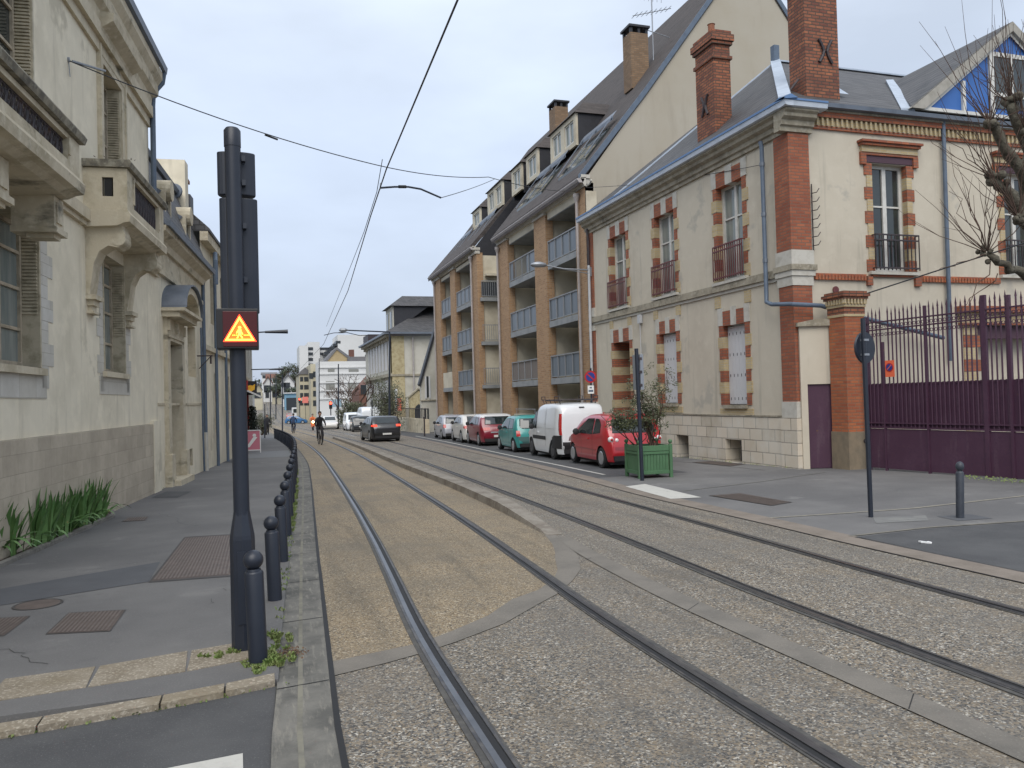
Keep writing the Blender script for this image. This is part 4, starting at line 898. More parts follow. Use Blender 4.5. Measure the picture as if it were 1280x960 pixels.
for i in range(n):
    x = .09+i*.106
    if any(abs(x-q) < .06 for q in (.47,1.58,2.92,3.44,4.9)): continue
    top = 3.62+(.06 if i%2 else 0); b.tube([(x,0,1.0),(x,0,top)],.018,5)
    b.add([(x-.026,0,top),(x,-.012,top),(x+.026,0,top),(x,.012,top),(x,0,top+.16)],[(0,1,4),(1,2,4),(2,3,4),(3,0,4)])
b.obj('bar_grille','purple',gt,fix=False)
b = MB(); 
for i in range(n):
    x = .143+i*.106
    for z in (3.18,3.37):
        pts = [(x+.034*math.cos(a),0,z+.034*math.sin(a)) for a in [k*math.pi/4 for k in range(9)]]
        b.tube(pts,.008,4,False)
    x0 = x; b.box(x0-.022,x0+.022,.018,.04,1.0,2.0); b.lathe((x0,.029,2.0),[(.04,-.011),(.04,.011)],8,'y')
b.obj('scrollwork','purple',gt)
sg = thing('no_parking_plate','small orange and blue no-parking plate fixed on the gate bars','sign',(G0.x+GD.x*.68,G0.y+GD.y*.68,2.17),math.atan2(GD.y,GD.x))
b = MB(); b.box(-.12,.12,-.06,-.045,-.19,.19); b.obj('plate','orange_paint',sg)
b = MB(); b.lathe((0,-.064,.03),[(.10,-.004),(.10,.004)],24,'y'); b.obj('disc','red_paint',sg)
b = MB(); b.lathe((0,-.069,.03),[(.078,-.004),(.078,.004)],24,'y'); b.obj('blue_field','blue_paint',sg)
b = MB(); b.prism([(-.062,-.02),(-.05,-.03),(.062,.08),(.05,.09)],'y',-.078,-.074); b.obj('slash','orange_paint',sg)
# ================================================================ APARTMENT BUILDING WITH LOGGIAS (right, middle)
MT['chim_tan'] = bricks('dull chimney brick', (.30,.19,.11), (.20,.12,.065), (.17,.13,.09), w=.26, h=.09, ms=.014, spots=(.14,.10,.07))
A0 = 30.3; AX = 13.1; ax2 = 60.0
b2 = thing('apartment_building','four-storey apartment block with tan brick piers, grey loggia railings and steep brown roof','apartment building',(AX,A0,-.4))
L2o = Vector(b2.location)
def P2(b, name, m, parent=None, **k):
    b.v = [(v[0]-L2o.x,v[1]-L2o.y,v[2]-L2o.z) for v in b.v]; return b.obj(name, m, parent or b2, **k)
floors = [2.6,5.25,7.95]; EV = 10.65
piers = [(30.3,31.42,10.9),(35.1,36.72,10.7),(41.05,42.75,10.7),(47.3,48.62,11.1),(53.0,54.45,11.1),(57.6,59.9,11.1)]
for a,c,h in piers:
    b = MB(); b.box(AX,AX+.38,a,c,-.8,h-.35); P2(b,'brick_pier','brick_tan')
    b = MB(); b.box(AX+.382,AX+2.1,a+.1,c-.1,-.8,h-.5); b.box(AX+.10,AX+.5,c+.002,c+.14,-.8,h-.4); P2(b,'pier_edge','b2_cream')
# the loggia backs and dividing walls
b = MB(); b.box(AX+2.0,AX+2.2,31.2,36.7,-.8,EV); b.box(AX+.9,AX+2.2,36.45,36.65,-.8,EV); b.box(AX+.9,AX+2.2,30.5,30.7,-.8,EV); b.box(AX+.9,AX+2.2,41.5,41.7,-.8,EV); P2(b,'loggia_wall','b2_wall')
b = MB(); b.box(AX+2.0,AX+2.2,48.0,60,-.8,EV+.3); 
for y in (48.2,53.4,58.2): b.box(AX+.9,AX+2.1,y,y+.15,-.8,EV+.3)
P2(b,'loggia_wall','b2_wall')
# inner wall with windows seen through the second bay
ops = []
for z0 in (0,2.7,5.35,8.05): ops += [(37.0,37.55,z0+.2,z0+2.0),(38.55,39.15,z0+.2,z0+1.9),(40.2,40.7,z0+.2,z0+1.9)]
m5 = lambda u,z,d: (AX+2.6+d-L2o.x,u-L2o.y,z-L2o.z)
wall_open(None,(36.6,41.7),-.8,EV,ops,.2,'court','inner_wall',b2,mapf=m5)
for (a,c,z0,z1) in ops: window(m5,a,c,z0,z1,.18,b2,frame='frame_white',glass='glass',mull=0,fw=.04)
b = MB()
for (a,c,z0,z1) in ops[::3]: b.tube([(AX+2.5,39.8,z1-.1),(AX+2.4,39.8,z1-.1)],.06,8)
P2(b,'wall_lamp','iron')
# recessed bay 42.75 - 47.55 with its own balconies
b = MB(); b.box(AX+.9,AX+6,48.3,48.45,-.8,9.6); b.box(AX+5.8,AX+6,42.3,48.3,-.8,9.6); b.box(AX+.9,AX+5.8,42.3,42.5,-.8,9.6); P2(b,'recess_wall','b2_wall')
b = MB()
for z in (0,2.7,5.35,8.05):
    b.box(AX+1.0,AX+1.35,48.24,48.3,z+.0,z+2.1); b.box(AX+1.75,AX+2.05,48.24,48.3,z,z+2.1)
P2(b,'balcony_door','glass')
b = MB()
for z in floors: b.box(AX+.15,AX+4.6,46.95,48.3,z-.22,z)
P2(b,'balcony_slab','slab')
for i,z in enumerate(floors):
    b = MB(); b.box(AX+.18,AX+4.5,46.98,47.02,z+.98,z+1.03); b.box(AX+.18,AX+4.5,46.98,47.02,z+.06,z+.1)
    n = 32
    for k in range(n): x = AX+.2+k*4.25/(n-1); b.box(x-.012,x+.012,46.99,47.01,z+.1,z+.98)
    P2(b,'balcony_rail','rail_metal')
    if i == 2:
        b = MB(); b.box(AX+.18,AX+4.5,47.05,47.07,z+.08,z+.95); P2(b,'rail_screen',mat('dark screen',(.03,.035,.045),.6))
bk = thing('stored_bicycle','dark bicycle and pots stored behind the recessed first-floor balcony rail','bicycle',(AX+1.0,47.6,2.6),R_(90))
b = MB()
for x in (-.5,.5): b.lathe((0,x,.33),[(.30,-.02),(.33,-.015),(.33,.015),(.30,.02)],18,'x')
b.obj('wheel','tyre',bk)
b = MB(); b.tube([(0,-.5,.33),(0,-.2,.8),(0,.35,.85),(0,.5,.33)],.02,6); b.tube([(0,-.2,.8),(0,0,.33),(0,.35,.85)],.02,6); b.tube([(-.2,.35,1.0),(.2,.35,1.0)],.015,6); b.obj('frame','iron',bk)
# loggia bays: slabs, rails, panels
bays = [(31.42,34.96,(3.55,6.22,8.95)),(36.72,40.92,(3.6,6.28,8.98)),(48.62,52.86,(3.75,5.9,9.05)),(54.45,57.46,(3.72,6.62,9.1))]
sf = MB()
for bi,(a,c,_) in enumerate(bays):
    b = MB()
    for z in floors: b.box(AX+.02,AX+2.0 if bi != 1 else AX+1.7,a,c,z-.28,z)
    b.box(AX+.08,AX+2.0,a,c,EV-.65 if bi < 2 else EV-.25,EV)
    P2(b,'balcony_slab','slab' if bi < 4 else 'slab')
    b = MB(); b.box(AX+.06,AX+.078,a+.0,c,EV-.62 if bi < 2 else EV-.22,EV); P2(b,'lintel_beam','b2_cream')
    for i,z in enumerate(floors):
        if bi == 3 and i == 0:
            b = MB(); b.box(AX+.04,AX+.16,a,c,z-.27,z+1.1); P2(b,'solid_parapet','b2_cream'); continue
        b = MB(); b.box(AX+.03,AX+.08,a,c,z+1.0,z+1.05); b.box(AX+.04,AX+.07,a,c,z+.05,z+.09)
        n = int((c-a)/.85)
        for k in range(n+1): y = a+.03+(c-a-.06)*k/n; b.box(AX+.035,AX+.075,y-.018,y+.018,z,z+1.0)
        P2(b,'balcony_rail','rail_metal')
        b = MB(); nn = int((c-a)/.2); 
        cane = (bi == 1 and i == 0)
        if bi == 1 and i == 2:
            b.box(AX+.085,AX+.10,a+.05,a+1.5,z+.09,z+.99); b.box(AX+.085,AX+.10,c-.5,c-.05,z+.09,z+.99)
            b2_ = MB()
            for k in range(20): y = a+1.5+k*.12; b2_.box(AX+.05,AX+.06,y,y+.012,z+.09,z+.99)
            P2(b2_,'balcony_bars','rail_metal')
        else: b.box(AX+.085,AX+.10,a+.02,c-.02,z+.09,z+.99)
        P2(b,'rail_panel','rail_cane' if cane else 'rail_panel')
    b = MB()                                         # doors at the back of the loggia
    if bi > 1:
        for z in [0]+floors: b.box(AX+1.93,AX+1.995,a+.5,a+1.9,z+.02,z+2.15)
        P2(b,'loggia_door','far_win') if bi > 1 else None
# white low wall at street level
b = MB(); b.box(AX+.1,AX+.25,41.5,57.6,-.8,.72); P2(b,'low_wall','b1_cornice').data.materials[0] = MT['pale_wall']
b = MB(); b.box(AX+.1,AX+.25,31.4,35.1,-.8,.35); b.box(AX+.1,AX+.25,36.7,41.0,-.8,.9); P2(b,'low_wall','b2_cream')
b = MB(); b.tube([(AX+.05,37.3,1.15),(AX+.05,40.5,1.15)],.02,6); b.tube([(AX+.05,37.4,.9),(AX+.05,37.4,1.15)],.02,6); b.tube([(AX+.05,40.3,.9),(AX+.05,40.3,1.15)],.02,6); P2(b,'street_rail','rail_metal')
# cream panels under the eaves
b = MB(); b.box(AX+.0,AX+.3,A0,42.9,EV-.28,EV-.02); P2(b,'eaves_beam','b2_cream')
b = MB(); b.box(AX+.0,AX+.3,47.5,60,EV+.1,EV+.4); P2(b,'eaves_beam','b2_cream')
b = MB()
for a,c,h in piers: b.box(AX-.1,AX+.2,a-.05,c+.05,h-.42,h-.22); b.box(AX-.2,AX+.2,a-.1,c+.1,h-.2,h-.05)
P2(b,'pier_capital','white_stone')
# roof: gable profile along x, run along y
prof = [(AX-.32,EV+.12),(16.0,14.75),(21.2,21.6),(26.4,14.75),(29,10.8)]
def roofseg(y0,y1,pr,name='roof',m='slate_brown',th=.22):
    b = MB(); up_ = [(x,z) for x,z in pr]; dn = [(x,z-th*1.6) for x,z in pr][::-1]; b.prism(up_+dn,'y',y0,y1); return P2(b,name,m)
roofseg(A0-.05,42.9,prof)
prof2 = [(AX-.32,EV+.55),(15.7,14.55),(21.2,21.6),(26.4,14.75),(29,10.8)]
roofseg(47.5,60.2,prof2)
prof3 = [(17.9,17.2),(21.2,21.6),(26.4,14.75),(29,10.8)]
roofseg(42.9,47.5,prof3)
b = MB(); b.box(17.9,18.1,42.9,47.5,9.3,14.0); b.prism([(AX+.0,EV+.5),(15.7,14.4),(18.1,14.4),(18.1,9.4),(AX+.1,9.4)],'y',47.42,47.55); b.prism([(AX+.9,9.4),(AX+.1,EV+.3),(15.9,14.5),(15.9,9.4)],'y',42.75,42.88)
P2(b,'slate_cheek','slate_black')
b = MB(); b.box(AX+.5,AX+5,47.0,48.3,9.3,9.45); P2(b,'recess_ceiling','b2_cream')
# verge trim on the gable, cream gable wall
gb = MB(); gb.poly([(AX,A0,-.8),(29,A0,-.8),(29,A0,10.6),(26.4,A0,14.5),(21.2,A0,21.3),(16.0,A0,14.45),(AX,A0,EV-.0)]); P2(gb,'gable_wall','b2_gable')
b = MB()
for (x0,z0),(x1,z1) in zip(prof,prof[1:]):
    b.add([(x0,A0-.08,z0-.30),(x1,A0-.08,z1-.30),(x1,A0-.08,z1+.03),(x0,A0-.08,z0+.03),(x0,A0-.04,z0-.30),(x1,A0-.04,z1-.30),(x1,A0-.04,z1+.03),(x0,A0-.04,z0+.03)],[(0,1,2,3),(4,5,6,7),(0,1,5,4),(2,3,7,6)])
P2(b,'verge_flashing','bluepipe')
b = MB(); b.box(13.12,13.6,A0-.03,A0-.005,9.3,10.2); P2(b,'stone_patch','b2_cream')
# gutters and pipes
for y0,y1,z in ((A0-.1,42.9,EV-.02),(47.45,60.2,EV+.42)):
    b = MB(); b.prism([(AX-.38,z),(AX-.30,z-.12),(AX-.12,z-.12),(AX-.06,z),(AX-.06,z+.05),(AX-.38,z+.05)],'y',y0,y1); P2(b,'gutter','pvc')
    b = MB(); b.prism([(AX-.06,z-.25),(AX+.02,z-.25),(AX+.02,z+.1),(AX-.25,z+.1)],'y',y0,y1); P2(b,'eaves_soffit','white_stone')
for y,z1 in ((30.95,10.45),(42.55,10.4),(48.3,10.9),(59.2,10.95)):
    b = MB(); b.lathe((AX-.12,y,z1-.45),[(.06,-.12),(.14,.1),(.14,.22),(.10,.24)],10); b.tube([(AX-.12,y,z1-.4),(AX-.10,y,-.5)],.06,8); P2(b,'downpipe','pvc')
# dormers
def dormer(y0,y1,n,z0=13.9,z1=15.45,x0=15.0):
    b = MB(); b.box(x0,x0+.12,y0,y0+.3,z0,z1); b.box(x0,x0+.12,y1-.3,y1,z0,z1); b.box(x0,x0+.12,y0+.3,y1-.3,z1-.22,z1); b.box(x0,x0+.12,y0+.3,y1-.3,z0,z0+.22)
    if n == 2: b.box(x0,x0+.12,(y0+y1)/2-.25,(y0+y1)/2+.25,z0+.22,z1-.22)
    d = P2(b,'dormer','b2_cream')
    mm_ = lambda u,z,q: (x0+.12+q-L2o.x,u-L2o.y,z-L2o.z)
    spans = [(y0+.3,y1-.3)] if n == 1 else [(y0+.3,(y0+y1)/2-.25),((y0+y1)/2+.25,y1-.3)]
    for a,c in spans: window(mm_,a,c,z0+.22,z1-.22,.0,d,fw=.07,glass='glass_pale',mull=1 if c-a > .8 else 0)
    b = MB(); xe = x0+(z1-z0)*.85+1.2
    for y in (y0-.03,y1-.02): b.prism([(x0+.125,z0-.2),(x0+.125,z1),(xe,z1),(x0+.8,z0-.2)],'y',y,y+.05)
    for v in [0]: pass
    b.v = [(v[0]-L2o.x,v[1]-L2o.y,v[2]-L2o.z) for v in b.v]; b.obj('dormer_cheek','slate_black',d)
    b = MB(); ym = (y0+y1)/2
    b.add([(x0-.12,y0-.15,z1),(x0-.12,y1+.15,z1),(xe+.9,y1+.15,z1),(xe+.9,y0-.15,z1),(x0+.75,y0+.75,z1+.85),(x0+.75,y1-.75,z1+.85),(xe+.9,y1-.75,z1+.85),(xe+.9,y0+.75,z1+.85)],[(0,1,2,3),(0,1,5,4),(1,2,6,5),(2,3,7,6),(3,0,4,7),(4,5,6,7)])
    b.v = [(v[0]-L2o.x,v[1]-L2o.y,v[2]-L2o.z) for v in b.v]; b.obj('dormer_roof','slate_brown',d)
dormer(35.6,39.1,2); dormer(41.1,43.05,1); dormer(43.9,45.8,1); dormer(47.7,51.1,2); dormer(53,55,1,13.7,15.0)
b = MB()
for y0,y1 in ((31.2,34.4),(36.7,40.6),(49,52.5),(55,57.5)):            # inset roof lights near the eaves
    sl = (14.75-EV-.12)/(16.0-AX+.32); zz = lambda x: EV+.12+(x-AX+.32)*sl+.12
    x0, x1 = 13.55, 14.75
    b.add([(x0,y0,zz(x0)),(x0,y1,zz(x0)),(x1,y1,zz(x1)),(x1,y0,zz(x1)),(x0,y0,zz(x0)-.3),(x0,y1,zz(x0)-.3),(x1,y1,zz(x1)-.3),(x1,y0,zz(x1)-.3)],[(0,1,2,3),(0,1,5,4),(1,2,6,5),(2,3,7,6),(3,0,4,7)])
P2(b,'roof_light','glass')
b = MB()
for y0,y1 in ((31.2,34.4),(36.7,40.6),(49,52.5),(55,57.5)):
    zz = lambda x: EV+.12+(x-AX+.32)*1.355+.14
    for y in (y0-.06,y1-.02,(y0+y1)/2): b.add([(13.5,y,zz(13.5)),(14.85,y,zz(14.85)),(14.85,y+.09,zz(14.85)),(13.5,y+.09,zz(13.5)),(13.5,y,zz(13.5)+.05),(14.85,y,zz(14.85)+.05),(14.85,y+.09,zz(14.85)+.05),(13.5,y+.09,zz(13.5)+.05)],[(0,1,2,3),(4,5,6,7),(0,1,5,4),(2,3,7,6)])
    b.add([(14.8,y0-.2,zz(14.8)+.05),(15.0,y0-.2,zz(15.0)+.05),(15.0,y1+.2,zz(15.0)+.05),(14.8,y1+.2,zz(14.8)+.05),(14.8,y0-.2,zz(14.8)-.1),(14.8,y1+.2,zz(14.8)-.1)],[(0,1,2,3),(0,3,5,4)])
P2(b,'roof_light_frame','zinc')
def chim2(x0,x1,y0,y1,z0,z1):
    b = MB(); b.box(x0,x1,y0,y1,z0,z1-.35); c = P2(b,'chimney','brick_tan'); c.data.materials[0] = MT['chim_tan']
    b = MB(); b.box(x0-.08-L2o.x,x1+.08-L2o.x,y0-.08-L2o.y,y1+.08-L2o.y,z1-.10-L2o.z,z1-L2o.z)
    for dx in (0,.5,1):
        for dy in (0,1): X = x0+(x1-x0-.12)*dx-L2o.x; Y = y0+(y1-y0-.12)*dy-L2o.y; b.box(X,X+.12,Y,Y+.12,z1-.35-L2o.z,z1-.1-L2o.z)
    b.obj('chimney_cap','slate_black',c); return c
chim2(16.7,17.6,32.9,33.7,15.8,18.75)
chim2(16.7,17.5,42.6,43.6,15.5,18.8)
b = MB(); b.tube([(17.9,33.0,17.2),(17.9,33.0,20.6)],.03,6); b.tube([(16.9,33.0,19.2),(18.9,33.0,19.8)],.02,5); b.tube([(17.2,33.0,18.7),(18.8,33.0,18.4)],.02,5)
for k in range(8): x = 17.0+k*.25; z = 19.2+.3*(x-16.9); b.tube([(x,32.7,z),(x,33.3,z)],.012,4)
for k in range(6): x = 17.3+k*.22; b.tube([(x,33.0,20.2-.2),(x+.02,33,20.45)],.012,4)
b.tube([(17.4,33.0,20.1),(18.5,33.0,20.3)],.02,5)
P2(b,'tv_aerial','steel_grey')
# ================================================================ LEFT HOUSES
TH = R_(5.2); LO = Vector((-2.4,19,0))
def left_thing(name,label,cat,u,z=-.4):
    return thing(name,label,cat,(LO.x+math.sin(TH)*u,LO.y+math.cos(TH)*u,z),-TH)
# local frame: x outward to the street, y along, z up (z0 = -.4)
def mL(du): return lambda u,z,d: (-d,u-du,z+.4)
l1 = left_thing('balcony_house','tall cream rendered house with carved stone balconies and taupe shutters at the left edge','house',0)
M0 = mL(0); U1 = 1.32
w_lo1 = (-7.75,-5.98,2.33,4.42); w_lo2 = (-2.75,-1.17,2.42,4.62); w_up1 = (-7.75,-6.1,5.6,7.9); w_up2 = (-2.60,-1.27,5.5,8.18)
wall_open(None,(-16,U1),1.36,8.75,[w_lo1,w_lo2,w_up1,w_up2,(-13.5,-12,2.33,4.42)],.34,'left_stucco','front_wall',l1,mapf=M0,jamb_m='left_trim')
b = MB(); mbox(b,M0,U1-.02,U1,5.6,8.75,0,9); mbox(b,M0,-16,U1,8.74,8.76,.02,9); b.obj('end_wall','left_stucco',l1)
b = MB(); mbox(b,M0,-16,1.0,-.8,1.35,-.06,.1); b.obj('plinth','left_stone',l1)
b = MB(); mbox(b,M0,1.0,1.75,-.8,1.42,-.075,.1); b.obj('plinth_end','left_stucco',l1)
# limestone quoins beside the windows
b = MB()
for k in range(7):
    w = .52 if k%2 else .30; z0 = 2.05+k*.33
    mbox(b,M0,w_lo1[1]+.02,w_lo1[1]+w,z0,z0+.325,-.012,0)
    mbox(b,M0,w_lo2[0]-w*.8,w_lo2[0]-.02,z0,z0+.325,-.012,0); mbox(b,M0,w_lo2[1]+.02,w_lo2[1]+w*.8,z0,z0+.325,-.012,0)
mbox(b,M0,w_lo1[0]-.5,w_lo1[1]+.2,1.9,2.24,-.012,0); mbox(b,M0,w_lo2[0]-.3,w_lo2[1]+.3,2.0,2.33,-.012,0)
b.obj('window_quoin','quoin',l1)
b = MB(); mbox(b,M0,-16,U1,8.3,8.5,-.06,0); mbox(b,M0,-16,U1+.05,8.5,8.75,-.14,0); b.obj('frieze','left_trim',l1)
b = MB(); b.prism([(.0,9.15),(.10,9.15),(.13,9.35),(.24,9.45),(.26,9.65),(.36,9.8),(.36,9.97),(0,9.97)],'y',-16,U1+.0); b.obj('cornice','left_trim',l1)
b = MB(); b.prism([(.36,9.98),(.43,10.0),(.45,10.14),(.34,10.14)],'y',-16,U1+.05); b.obj('gutter','zinc',l1)
b = MB(); b.prism([(.38,10.15),(-5,13.6),(-10,10.15)],'y',-16,U1+.0); b.obj('roof','slate',l1)
b = MB(); mbox(b,M0,-16,1.9,4.94,5.14,-.13,0); mbox(b,M0,-16,1.9,4.86,4.94,-.07,0); b.obj('string_course','left_trim',l1)
# downpipe at the corner
b = MB(); b.tube([(.38,U1-.05,10.0),(.34,U1-.05,9.75),(.14,U1-.05,9.5),(.12,U1-.05,9.2),(.11,U1-.05,5.6)],.06,10); b.obj('downpipe','bluepipe',l1,smooth=True)
def shut(u0,u1,z0,z1,side,parent):
    """louvred shutter folded back against the reveal: seen end-on as a slatted leaf"""
    b = MB(); u = u1-.06 if side > 0 else u0+.0
    mbox(b,M0,u,u+.05,z0+.02,z1-.05,-.02,.30); s = b.obj('shutter','shutter',parent)
    b = MB(); n = int((z1-z0-.5)/.055)
    for k in range(n): z = z0+.72+k*.055; 
    for k in range(int((z1-z0-.9)/.05)):
        z = z0+.78+k*.05; mbox(b,M0,u-.03,u,z,z+.028,.01,.27)
    b.obj('louvres','shutter',s)
def shut_wide(u0,u1,z0,z1,parent):
    b = MB(); mbox(b,M0,u0,u1,z0+.02,z1,-.045,-.01); s = b.obj('shutter','shutter',parent)
for (a,c,z0,z1) in (w_lo1,w_lo2,w_up1,w_up2):
    window(M0,a+.05,c-.1,z0,z1-.04,.26,l1,frame='frame_beige',glass='glass_pale' if z0 < 4 else 'glass',mull=1,bars=(.27,.55,.80) if z0 < 4 else (.3,.55,.8),fw=.06)
    shut(a,c,z0,z1,1,l1); shut(a,c,z0,z1,-1,l1)
    b = MB(); mbox(b,M0,a-.1,c+.05,z0-.10,z0,-.08,.3); b.obj('window_sill','left_trim',l1)
# moulded surround and hood of the upper window
(a,c,z0,z1) = w_up2
b = MB(); mbox(b,M0,a-.22,a-.0,z0,z1+.22,-.05,0); mbox(b,M0,c,c+.22,z0,z1+.22,-.05,0); mbox(b,M0,a,c,z1,z1+.22,-.05,0); mbox(b,M0,a-.28,a-.20,z0,z1+.28,-.08,0); mbox(b,M0,c+.20,c+.28,z0,z1+.28,-.08,0)
b.prism([(0,z1+.80),(.12,z1+.80),(.16,z1+.90),(.34,z1+1.02),(.36,z1+1.16),(0,z1+1.2)],'y',a-.45,c+.45)
b.obj('window_surround','left_trim',l1)
# balconies
def panel_iron(parent, x, y0, y1, z0, z1):
    b = MB(); b.box(x-.01,x+.01,y0,y1,z0,z0+.03); b.box(x-.01,x+.01,y0,y1,z1-.03,z1)
    n = max(2,int((y1-y0)/.2))
    for k in range(n):
        cy = y0+(k+.5)*(y1-y0)/n; r = (z1-z0)*.44; w = (y1-y0)/n*.42
        b.tube([(x,cy+w*math.cos(t_*math.pi/6),(z0+z1)/2+r*math.sin(t_*math.pi/6)) for t_ in range(13)],.017,5,False)
        b.tube([(x,cy-w,z0),(x,cy+w,z1)],.012,5); b.tube([(x,cy+w,z0),(x,cy-w,z1)],.012,5)
    b.obj('iron_panel','iron',parent)
Z = .4
def balcony(y0,y1,depth,zs,zt_,name_label,consoles,nom):
    b = MB(); b.prism([(0,zs+Z-.20),(depth-.22,zs+Z-.17),(depth-.12,zs+Z-.12),(depth-.02,zs+Z-.10),(depth,zs+Z+.02),(depth-.05,zs+Z+.10),(0,zs+Z+.10)],'y',y0-.02,y1+.02); sl_ = b.obj('balcony','left_trim',l1)
    b = MB(); b.box(0,depth-.06,y0+.03,y0+.17,zs+Z+.10,zt_+Z-.14); hole = (depth-.55,depth-.33)
    b.v = []; b.f = []
    zc0, zc1 = zs+Z+.34, zt_+Z-.30
    b.box(.0,.30,y0+.03,y0+.17,zs+Z+.1,zt_+Z-.14); b.box(.48,depth-.06,y0+.03,y0+.17,zs+Z+.1,zt_+Z-.14); b.box(.30,.48,y0+.03,y0+.17,zs+Z+.1,zc0); b.box(.30,.48,y0+.03,y0+.17,zc1,zt_+Z-.14)
    b.box(0,depth-.06,y1-.17,y1-.03,zs+Z+.1,zt_+Z-.14)
    x0, x1 = depth-.20, depth-.06; yy = [y0+.17,y0+.17+.35,y1-.17-.35,y1-.17]
    b.box(x0,x1,y0+.17,yy[1],zs+Z+.1,zt_+Z-.14); b.box(x0,x1,yy[2],y1-.17,zs+Z+.1,zt_+Z-.14)
    b.box(x0,x1,yy[1],yy[2],zs+Z+.1,zs+Z+.23); b.box(x0,x1,yy[1],yy[2],zt_+Z-.21,zt_+Z-.14)
    b.box(x1,x1+.02,yy[1]-.07,yy[1],zs+Z+.3,zt_+Z-.2); b.box(x1,x1+.02,yy[2],yy[2]+.07,zs+Z+.3,zt_+Z-.2)
    b.obj('parapet','left_trim',sl_)
    panel_iron(sl_,depth-.13,yy[1],yy[2],zs+Z+.235,zt_+Z-.215)
    b = MB(); b.box(.33,.45,y0+.06,y0+.14,zc0+.01,zc1-.01); b.obj('dark_opening','groove',sl_)
    b = MB(); b.prism([(-.0,zt_+Z-.13),(depth,zt_+Z-.13),(depth+.03,zt_+Z-.05),(depth,zt_+Z),(0,zt_+Z)],'y',y0-.03,y0+.22); b.prism([(depth-.26,zt_+Z-.13),(depth,zt_+Z-.13),(depth+.03,zt_+Z-.05),(depth,zt_+Z),(depth-.26,zt_+Z)],'y',y0+.22,y1-.2); b.prism([(0,zt_+Z-.13),(depth,zt_+Z-.13),(depth+.03,zt_+Z-.05),(depth,zt_+Z),(0,zt_+Z)],'y',y1-.2,y1+.03)
    b.obj('coping',mat('lichen coping',(.27,.24,.18),.95,noise=[(3,(.12,.11,.09),.42,.6,8),(10,(.36,.34,.27),.5,.7)],bump=(30,.5,.01)),sl_)
    return sl_
bal1 = balcony(-12.5,-6.75,.84,4.78,5.50,'',None,None)
b = MB()
for y in (-7.0,-8.9,-11.4):
    b.box(0,.52,y,y+.38,4.18+Z,4.60+Z); b.box(0,.56,y-.04,y+.42,4.10+Z,4.18+Z); b.box(.52,.54,y+.07,y+.31,4.25+Z,4.53+Z); b.box(.16,.5,y+.06,y+.32,4.04+Z,4.10+Z)
b.obj('console','left_trim',bal1)
bal2 = balcony(-3.85,-.75,.76,5.05,6.02,'',None,None)
for y in (-3.75,-1.18):                              # big scrolled brackets
    pr = [(0,3.72),(.05,3.70),(.09,3.95),(.13,4.25),(.22,4.45),(.36,4.55),(.52,4.52),(.62,4.60),(.64,4.74),(.60,4.86),(.60,4.92),(0,4.92)]
    b = MB(); b.prism([(x,z+Z) for x,z in pr],'y',y,y+.42); b.lathe((.53,y-.012,4.66+Z),[(.11,0),(.11,.44)],16,'y'); b.obj('bracket','left_trim',bal2)
    b = MB(); b.box(0,.16,y-.03,y+.45,3.62+Z,3.70+Z); b.box(0,.11,y+.04,y+.38,3.52+Z,3.62+Z); b.box(0,.07,y+.08,y+.34,3.42+Z,3.52+Z); b.box(0,.12,y+.02,y+.40,3.38+Z,3.42+Z); b.obj('bracket_drop','left_trim',bal2)
b = MB()
for _ in range(60): b.leaves((.35+rnd.gauss(0,.18),-2.6+rnd.gauss(0,.5),6.02+Z+.03+abs(rnd.gauss(0,.12))),(.02,.02,.02),1,.02,0)
o = b.obj('weed_foliage','twig',bal2,fix=False)
# second house (lower), with the door
l2 = left_thing('door_house','lower cream house with arched zinc door hood, grey front door and slate mansard','house',1.32)
M2 = mL(1.32)
wall_open(None,(1.32,8.6),-.8,5.15,[(2.95,4.55,-.2,3.42),(6.0,7.35,2.62,4.15),(5.9,6.5,.0,.5)],.45,'left_stucco','front_wall',l2,mapf=M2,jamb_m='left_trim')
b = MB(); mbox(b,M2,1.95,8.6,4.98,5.10,-.10,0); mbox(b,M2,1.32,8.6,5.10,5.62,-.04,.3); b.obj('string_course','left_trim',l2)
b = MB(); b.prism([(.04,5.62+Z),(.12,5.62+Z),(.16,5.78+Z),(.34,5.90+Z),(.36,6.02+Z),(0,6.02+Z)],'y',0.0,7.3); b.obj('cornice','left_trim',l2)
b = MB(); b.prism([(.36,6.02+Z),(.44,6.0+Z),(.46,6.13+Z),(.30,6.15+Z)],'y',0,7.35); b.obj('gutter','zinc',l2)
b = MB(); b.prism([(.30,6.03+Z),(-.55,8.35+Z),(-5,9.0+Z),(-8,6+Z)],'y',0.02,7.3); b.obj('roof','slate',l2)
b = MB(); b.prism([(-.45,8.30+Z),(-.62,8.30+Z),(-.62,8.46+Z),(-.40,8.42+Z)],'y',0,7.3); b.obj('roof_curb','zinc',l2)
for y in (1.5,4.4):
    b = MB(); b.box(-.35,.06,y,y+.10,6.15+Z,7.25+Z); b.box(-.35,.06,y+.70,y+.8,6.15+Z,7.25+Z); d = b.obj('dormer','left_trim',l2)
    b = MB(); b.box(-.3,.0,y+.10,y+.70,6.2+Z,7.25+Z); b.obj('dormer_window','glass',d)
    b = MB(); b.lathe((-.7,y+.4,7.3+Z),[(.27,0),(.27,.86)],16,'x'); b.obj('dormer_roof','left_trim',d)
    b = MB(); b.prism([(-.35,6.8+Z),(-.02,7.2+Z),(-.5,7.5+Z)],'y',y-.06,y-.01); b.obj('dormer_cheek','zinc',d)
b = MB(); b.box(-1.2,-.3,6.6,7.15,6.6+Z,9.5+Z); b.obj('party_wall','left_stucco',l2)
